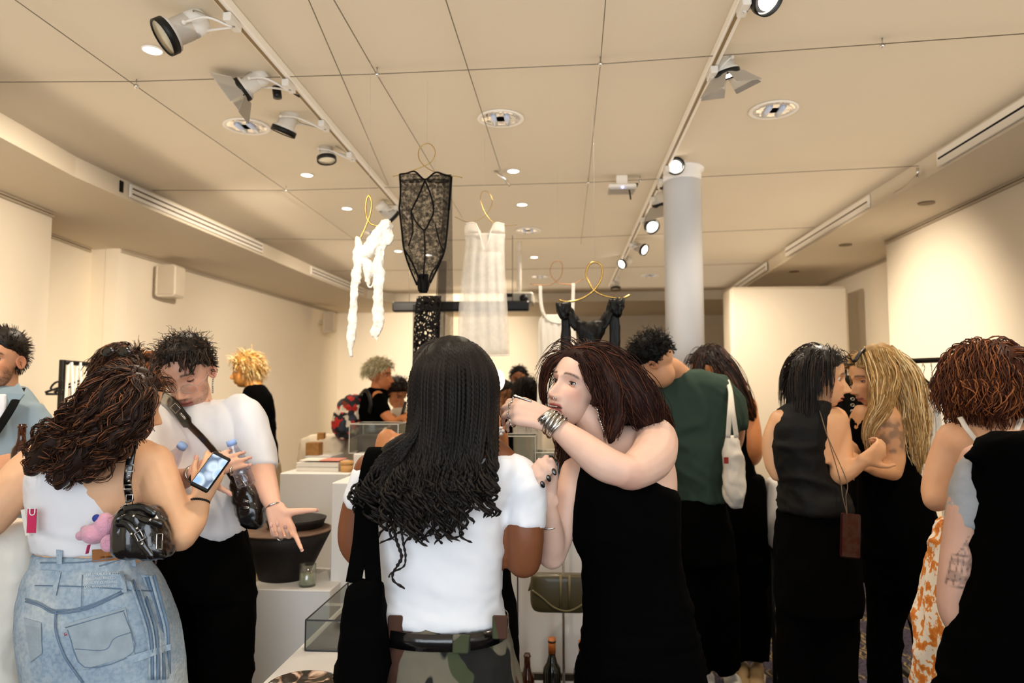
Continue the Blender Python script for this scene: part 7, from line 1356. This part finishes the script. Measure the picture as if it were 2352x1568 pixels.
# wooden bowl with a smaller one behind
WD = mat('dark_wood', C('#1a110b'), .65, var=.5, nscale=9, bump=.6, bscale=22, bdist=.004); RIM = mat('worn_rim', C('#6b4f3c'), .7, var=.4, nscale=20, bump=.5, bscale=60)
def bowl(cx, Yc, z, r, h, rb, lab):
    c = np.array([cx, Yc, z]); t = thing('wooden_bowl', lab, 'bowl', c); MB().lathe(c, [(.001, 0), (rb, 0), (rb*1.05, .02), (r*.82, h*.66), (r*.98, h*.98), (r*.92, h*.985), (r*.75, h*.7), (rb*.9, .05), (.001, .04)], 56).build('bowl_body', WD, t, True); MB().lathe(c, [(r*.975, h*.97), (r*.995, h*.985), (r*.98, h*1.0), (r*.93, h*1.0), (r*.915, h*.98)], 56).build('rim', RIM, t, True)
pb = P(650, 1330, 2.96); zc = hC; rb_ = R(108, P(650, 1215, 2.96)); hb_ = P(650, 1222, 2.96-.1)[2]-zc
bowl(pb[0], 2.97, zc, rb_, .197, rb_*.52, 'large dark carved wooden bowl with a worn rim on the low plinth')
c = (pb[0]+.02, 3.04, zc+.06); t = thing('wooden_bowl', 'smaller dark wooden bowl nested in the back of the large bowl', 'bowl', c); MB().lathe(c, [(.001, 0), (.06, 0), (.12, .155), (.128, .172), (.118, .172), (.06, .04), (.001, .03)], 44).build('bowl_body', WD, t, True)
def tumbler(c, r, h, lab, wax=True):
    t = thing('glass_tumbler', lab, 'glass', c); MB().lathe(c, [(.001, 0), (r*.95, 0), (r, .004), (r, h), (r*.93, h), (r*.93, .008), (.001, .008)], 32).build('glass_body', thin_glass('tumbler_glass', (.92, .94, .9), .86, .04), t, True)
    if wax: MB().lathe(c, [(.001, .009), (r*.9, .009), (r*.9, h*.55), (.001, h*.55)], 32).build('wax', mat('candle_wax', C('#c9c9b0'), .6), t, True)
cg = PZ(706, 1345, hC); tumbler((cg[0], cg[1], hC), .033, .085, 'glass tumbler candle beside the wooden bowl')
cg = PZ(775, 1540, zT); tumbler((-.545, 2.05, zT), .024, .11, 'clear glass beside the tote bag on the low table')
# glass box
def clearbox(c, sz, lab, m_, fr=None, r=.0025, name='display_box', nb=None):
    c = np.asarray(c, float); x, y, z = np.asarray(sz)/2; t = thing(name, lab, 'display case', c-[0, 0, z]); 
    for (o, s_) in (((0, -y, 0), (2*x, .003, 2*z)), ((0, y, 0), (2*x, .003, 2*z)), ((-x, 0, 0), (.003, 2*y, 2*z)), ((x, 0, 0), (.003, 2*y, 2*z))): MB().box(c+o, s_).build('side_pane', m_, t)
    if name == 'display_box': MB().box(c+[0, 0, z], (2*x, 2*y, .003)).build('top_pane', m_, t)
    if fr:
        mb = MB(); 
        for zz in (-z, z):
            for (p, q) in (((-x, -y), (x, -y)), ((x, -y), (x, y)), ((x, y), (-x, y)), ((-x, y), (-x, -y))): mb.sweep([c+[*p, zz], c+[*q, zz]], r, 6)
        for sx in (-x, x):
            for sy in (-y, y): mb.sweep([c+[sx, sy, -z], c+[sx, sy, z]], r, 6)
        mb.build('edge_frame', fr, t)
    return t
EDG = mat('acrylic_edge', C('#c9c6bd'), .15, coat=.5); CG = thin_glass('case_glass', (.86, .88, .86), .9)
a = PZ(694, 1498, zT)
gbx = clearbox((a[0]+.115, a[1]+.22, zT+.046), (.22, .42, .086), 'black-edged open glass tray box with dark stand on the low table', CG, BL, .0022, 'glass_tray')
MB().box((a[0]+.115, a[1]+.22, zT+.006), (.21, .41, .006)).build('felt_base', mat('grey_felt', C('#4a4744'), .95), gbx); tag(MB().lathe((a[0]+.17, a[1]+.28, zT+.01), [(.001, 0), (.05, 0), (.085, .028), (.08, .034), (.001, .03)], 32).build('dark_dish', BL, None, True), 'small black dish inside the glass tray box', 'dish')
# decorated plate
a = PZ(700, 1556, zT); m, nt, bb = newmat('painted_plate'); tc = texco(nt, (1, 1, 1)); v = node(nt, 'ShaderNodeTexNoise', Scale=17., Detail=2., Distortion=1.2); L(nt, tc, v.inputs['Vector']); L(nt, ramp(nt, v.outputs[0], [(.5, C('#0d0b0a')), (.55, C('#8a6f5c')), (.62, C('#d9bfa8'))]), bb.inputs['Base Color']); bb.inputs['Roughness'].default_value = .1
t = thing('painted_plate', 'black glazed plate with pale painted shapes at the bottom of the low table', 'plate', (a[0], a[1]-.06, zT)); MB().lathe((-.655, 1.83, zT), [(.001, .004), (.06, .004), (.088, .014), (.09, .018), (.086, .018), (.058, .009), (.001, .009)], 44).build('plate_body', m, t, True)
# acrylic cases
clearbox((P(866, 1010, 3.72)[0], 3.78, hE+.075), (.255, .26, .15), 'clear acrylic case on the plinth below the white-haired person', CG, EDG); t = tag(MB().box((P(850, 1020, 3.76)[0], 3.80, hE+.045), (.14, .10, .09), None, .01).build('stone_block', mat('brown_stone', C('#4b3a30'), .7, var=.5, nscale=20, bump=.4), None), 'rough brown stone block inside the left acrylic case', 'display object')
clearbox((P(1190, 1050, 3.44)[0], 3.48, hD+.09), (.17, .22, .30), 'tall clear acrylic case between the two women', CG, EDG); clearbox((P(1262, 1090, 3.46)[0], 3.52, hD+.08), (.15, .2, .16), 'low clear acrylic case with a dark card beside the pale hand', CG, EDG)
tag(MB().box((P(1268, 1085, 3.5)[0], 3.54, hD+.062), (.11, .012, .12), None, .002).build('dark_card', mat('dark_card', C('#221f1c'), .6), None), 'dark card standing in the low acrylic case', 'card'); tag(MB().box((P(1185, 1090, 3.5)[0], 3.5, hD+.03), (.09, .04, .06), None, .004).build('dark_block', mat('dark_card'), None), 'dark block inside the tall acrylic case', 'display object')
# far left low table with white cloth, cork block
a = P(745, 1040, 5.2); t = thing('cloth_covered_table', 'small far table covered with a pale cloth below the floral backpack', 'table', (a[0], 5.3, 0)); b = MB(); b.trunk([(705, 800, 1003, 5.3, .22), (702, 804, 1012, 5.3, .24), (698, 808, 1100, 5.3, .26), (696, 806, int(floor_y(5.3))-4, 5.3, .26)], n=60, e=4); cloth(b, 'tablecloth', fabric('pale_cloth', C('#d9cdb8'), .9), t, .016, 3, .014, 7, 1.5)
WDL = mat('cork', C('#b5834a'), .8, var=.3, nscale=40); tag(MB().box(P(722, 1030, 4.9)+[0, 0, 0], (.09, .1, .09), None, .004).build('cork_block', WDL, None), 'light brown wooden block on the far pale table', 'block'); tag(MB().box(P(738, 1012, 5.1), (.05, .05, .12), None, .004).build('cork_block', WDL, None), 'taller narrow wooden block behind the other on the far pale table', 'block')
plinth(700, 760, 1047, 4.8, .3, 'far pale plinth under the wooden block left of the backpack')
# olive bag on chrome rod
cx = P(1294, 1360, 3.0)[0]; OL = mat('olive_leather', C('#4c452c'), .35, var=.15, nscale=5, bump=.15, bscale=90, coat=.2)
t = thing('display_rack', 'thin chrome display rod holding the olive green bag', 'stand', (cx, 3.12, 0)); MB().sweep([(cx, 3.12, .0), (cx, 3.12, 1.05)], .006, 12).build('pole', CHROME, t, True); MB().lathe((cx, 3.12, 0), [(.001, 0), (.09, 0), (.09, .008), (.001, .01)], 28).build('base', CHROME, t, True); MB().sweep([(cx, 3.12, .70), (cx-.1, 3.06, .70), (cx-.1, 3.04, .68)], .005, 8).build('hook', CHROME, t, True)
t = thing('handbag', 'olive green rectangular flap bag hanging on the display rod', 'bag', P(1280, 1360, 3.0)); b = MB(); b.trunk([(1222, 1346, 1316, 3.0, .02), (1219, 1352, 1325, 3.0, .03), (1218, 1356, 1360, 3.0, .035), (1219, 1354, 1385, 3.0, .034), (1226, 1348, 1400, 3.0, .028), (1238, 1338, 1405, 3.0, .015)], e=5); cloth(b, 'bag_body', OL, t, .005, 2, 0)
MB().sweep(catmull([P(x, y, 2.962) for x, y in ((1222, 1355), (1245, 1372), (1275, 1396), (1310, 1402), (1350, 1380))], 6), .004, 8, .5).build('flap_seam', mat('olive_edge', C('#6d6340'), .5), t, True)
for x in (1288, 1308): MB().sweep([P(x, 1320, 2.963), P(x, 1398, 2.963)], .005, 8, .4).build('flap_strap', mat('olive_edge'), t, True)
MB().sweep(catmull([P(1225, 1325, 3.0), P(1215, 1355, 2.99), P(1222, 1330, 3.03)], 6), .004, 8).build('shoulder_strap', OL, t, True)
tag(MB().sweep([P(1189, 1225, 3.2485), P(1189, 1560, 3.2485)], .0028, 8).build('hanging_rod', mat('rod_dark', C('#3d352a'), .4, .6), None), 'thin dark vertical rod between the camouflage trousers and the olive bag', 'rod')
# low shelf with bottles
zs = .215; t = thing('low_shelf', 'low glass shelf with a dark metal front rail behind the bottles', 'shelf', (cx, 3.05, 0)); MB().box((cx, 3.04, zs-.008), (.52, .28, .012)).build('shelf_board', thin_glass('shelf_glass', (.8, .84, .82), .9), t); MB().box((cx, 3.17, zs+.075), (.52, .012, .03), None, .002).build('rail', mat('rod_dark'), t); 
for x in (-.25, .25): MB().box((cx+x, 3.17, .15), (.015, .015, .30)).build('post', mat('rod_dark'), t); MB().box((cx+x, 2.92, .104), (.015, .015, .208)).build('post', mat('rod_dark'), t)
beer((P(1211, 1560, 3.0)[0], 3.0, zs), .23, .030, 'amber beer bottle on the low shelf beside the camouflage trousers', labelc=mat('label_orange', C('#b5601f'), .7))
GW = mat('dark_green_glass', C('#1b1d12'), .08, trans=.3, coat=.6, var=0); FO = mat('orange_foil', C('#b8692c'), .4)
beer((P(1268, 1560, 2.98)[0], 2.98, zs), .30, .037, 'dark wine bottle with orange foil standing on the low shelf', nm='wine_bottle', mtl=GW, cap=FO, wine=True); beer((P(1338, 1560, 3.0)[0], 3.0, zs), .285, .037, 'dark wine bottle half hidden behind the black dress', nm='wine_bottle', mtl=GW, cap=FO, wine=True)
# white light disc mirror lamp beside braids
t = thing('globe_lamp', 'small round glowing lamp on a thin stand beside the braided hair', 'lamp', P(1144, 873, 4.9)*np.array([1, 1, 0])); p = P(1144, 873, 4.9); MB().ell(p, (.045, .045, .07)).build('globe', mat('globe_glow', (1, .9, .75), emit=(1, .9, .75), estr=1.3), t, True); MB().sweep([(p[0], p[1], 0), p], .008, 10).build('stand_pole', BLACKM, t, True); MB().lathe((p[0], p[1], 0), [(.001, 0), (.11, 0), (.11, .01), (.001, .012)], 24).build('base', BLACKM, t, True)
# clothes rack left
def rack(lab, a, b_, ztop, nm='clothes_rack'):
    t = thing(nm, lab, 'clothes rack', (a[0], a[1], 0)); a = np.array(a); b_ = np.array(b_)
    for q in (a, b_): MB().box((q[0], q[1], ztop/2), (.028, .028, ztop), None, .003).build('upright', BLACKM, t); MB().box((q[0], q[1], .015), (.03, .42, .03), None, .003).build('foot', BLACKM, t)
    MB().sweep([(a[0], a[1], ztop-.014), (b_[0], b_[1], ztop-.014)], .014, 12).build('rail', BLACKM, t, True); MB().sweep([(a[0], a[1], .12), (b_[0], b_[1], .12)], .010, 10).build('lower_rail', BLACKM, t, True); return t
Yr = 4.0; A_ = P(144, 830, Yr); B_ = P(250, 832, 4.5); rack('black metal clothes rack behind the curly-haired woman at the left wall', (A_[0], A_[1]), (B_[0], B_[1]), A_[2]+.01)
def coat_hanger(c, w_, lab, group, m_=BLACKM, r=.005, yaw=0.):
    t = thing('coat_hanger', lab, 'hanger', c, group); ca, sa = math.cos(yaw), math.sin(yaw); q = lambda x, z: np.array(c)+[x*ca, x*sa, z]; MB().sweep([q(0, -.02), q(-w_, -.09), q(-w_*.98, -.1), q(w_*.98, -.1), q(w_, -.09), q(0, -.02)], r, 8).build('shoulders', m_, t, True); MB().sweep(catmull([q(0, -.02), q(0, .01), q(.018, .035), q(0, .055), q(-.015, .04)], 5), .0025, 6).build('hook', CHROME, t, True)
zr = A_[2]-.03
for i in range(4):
    f = .35+.17*i; c = np.array([A_[0]*(1-f)+B_[0]*f, A_[1]*(1-f)+B_[1]*f, zr-.06]); coat_hanger(c, .2, ['black hanger at the left on the left clothes rack', 'second black hanger on the left clothes rack', 'third black hanger on the left clothes rack', 'rightmost black hanger on the left clothes rack'][i], 'black hangers on the left clothes rack', r=.007, yaw=1.2)
for i, (x, lab) in enumerate(((158, 'white garment with long straps nearest the rack upright'), (178, 'white strappy garment in the middle of the left rack'), (200, 'white garment at the right of the left rack'))):
    Yg = 4.05+.1*i; t = thing('white_garment', lab, 'garment', P(x, 900, Yg), 'white garments on the left rack'); b = MB(); sheet(b, [(x-13, x+17, 925, Yg, .03), (x-20, x+26, 960, Yg, .05), (x-24, x+30, 1080, Yg, .06), (x-26, x+34, 1250, Yg, .07)], 20, 4, .015); b.build('garment_body', WG, t, True)
    for s in (-9, 9): MB().sweep(catmull([P(x+s, 928, Yg), P(x+s*.7+2, 880, Yg), P(x+s*.4+3, 832, Yg)], 5), .009, 8, .25, ref=(1, 0, 0)).build('strap', WG, t, True)
mb = MB(); mb.sweep(catmull([P(x, y, 3.95) for x, y in ((146, 875), (128, 878), (117, 890), (122, 895), (146, 896))], 5), .006, 8); tag(mb.build('wire_hook', BLACKM, None, True), 'black wire loop sticking out left of the left clothes rack', 'hook')
tag(MB().box(P(127, 960, 3.98)+[0, .1, -.1], (.10, .02, .55)).build('printed_poster', mat('poster_grey', C('#cfc6b6'), .8, var=.35, nscale=30), None), 'pale printed sheet beside the left clothes rack', 'poster')
# clothes rack right
A2 = P(2090, 828, 3.9); B2 = P(2250, 812, 3.6); rack('black metal clothes rack at the right wall behind the blonde woman', (A2[0], A2[1]), (B2[0]+.15, B2[1]-.1), A2[2]+.012)
for i in range(7):
    f = .08+.12*i; c = np.array([A2[0]*(1-f)+B2[0]*f, A2[1]*(1-f)+B2[1]*f, A2[2]-.075]); coat_hanger(c, .19, 'black hanger %s on the right clothes rack' % ['nearest the rack end', 'second from the rack end', 'third from the rack end', 'fourth from the rack end', 'fifth from the rack end', 'sixth from the rack end', 'closest to the auburn hair'][i], 'black hangers on the right rack', r=.0065, yaw=.5+.25*(i % 3))
for i, (x, lab) in enumerate(((2120, 'white garment on the right rack beside the blonde hair'), (2160, 'white garment on the right rack beside the auburn hair'))):
    Yg = 3.75-.05*i; t = thing('white_garment', lab, 'garment', P(x, 950, Yg), 'white garments on the right rack'); b = MB(); sheet(b, [(x-30, x+30, 900, Yg, .02), (x-36, x+36, 925, Yg, .05), (x-36, x+40, 1000, Yg, .06), (x-38, x+42, 1150, Yg, .07)], 24, 4, .015); b.build('garment_body', SHEERW if i else WG, t, True)
tag(MB().sweep([P(2115, 907, 3.55), P(2195, 907, 3.55)], .012, 10).build('skirt_clip_bar', BLACKM, None, True), 'black bar of a clip hanger below the hangers on the right rack', 'hanger')
# dark studded garment on its own hanger
t = thing('studded_garment', 'black garment with a vertical row of metal eyelets hanging between the two talking women', 'garment', P(1945, 950, 3.5)); b = MB(); sheet(b, [(1925, 1975, 862, 3.5, .02), (1912, 1990, 880, 3.5, .05), (1912, 1995, 1000, 3.5, .06), (1910, 1998, 1250, 3.5, .07), (1908, 2000, 1330, 3.5, .07)], 24, 4, .012); b.build('garment_body', fabric('black_knit_garment', C('#0c0908'), .85, .5, 40, .2), t, True)
for i in range(10): MB().sweep(P(1958, 888+i*14, 3.42)+np.stack([np.cos(tt_:=np.linspace(0, 6.28, 14))*.008, 0*tt_, np.sin(tt_)*.006], 1), .0025, 6).build('eyelet', CHROME, t, True)
mb = MB(); mb.sweep(catmull([P(x, y, 3.48) for x, y in ((1928, 865), (1932, 848), (1945, 838), (1958, 842), (1962, 862))], 5), .004, 8); p = P(1945, 838, 3.48); e2 = thing('garment_stand', 'thin black stand with a curved top carrying the eyelet garment', 'stand', (p[0], p[1], 0)); mb.build('curved_hanger', BLACKM, e2, True); MB().sweep([(p[0], p[1]+.02, 0), p+[0, .02, 0]], .008, 10).build('stand_pole', BLACKM, e2, True); MB().lathe((p[0], p[1]+.02, 0), [(.001, 0), (.14, 0), (.14, .012), (.001, .014)], 24).build('base', BLACKM, e2, True)
# light shapes behind trousers: white chair-like cube and cables
t = thing('white_cushion_stool', 'white rounded stool seen behind the black trousers of the bobbed woman', 'stool', P(1780, 1250, 3.9)); b = MB(); b.trunk([(1768, 1840, 1100, 3.9, .12), (1758, 1850, 1160, 3.9, .16), (1756, 1850, 1230, 3.9, .16), (1765, 1840, 1256, 3.9, .14)], e=4); cloth(b, 'seat', PW, t, .015, 3, 0)
for (x, dy) in ((1772, 0), (1835, 0), (1772, .2), (1835, .2)): p = P(x, 1250, 3.85+dy); MB().sweep([(p[0], p[1], 0), (p[0], p[1], p[2]+.02)], .012, 8).build('leg', BLACKM, t, True)
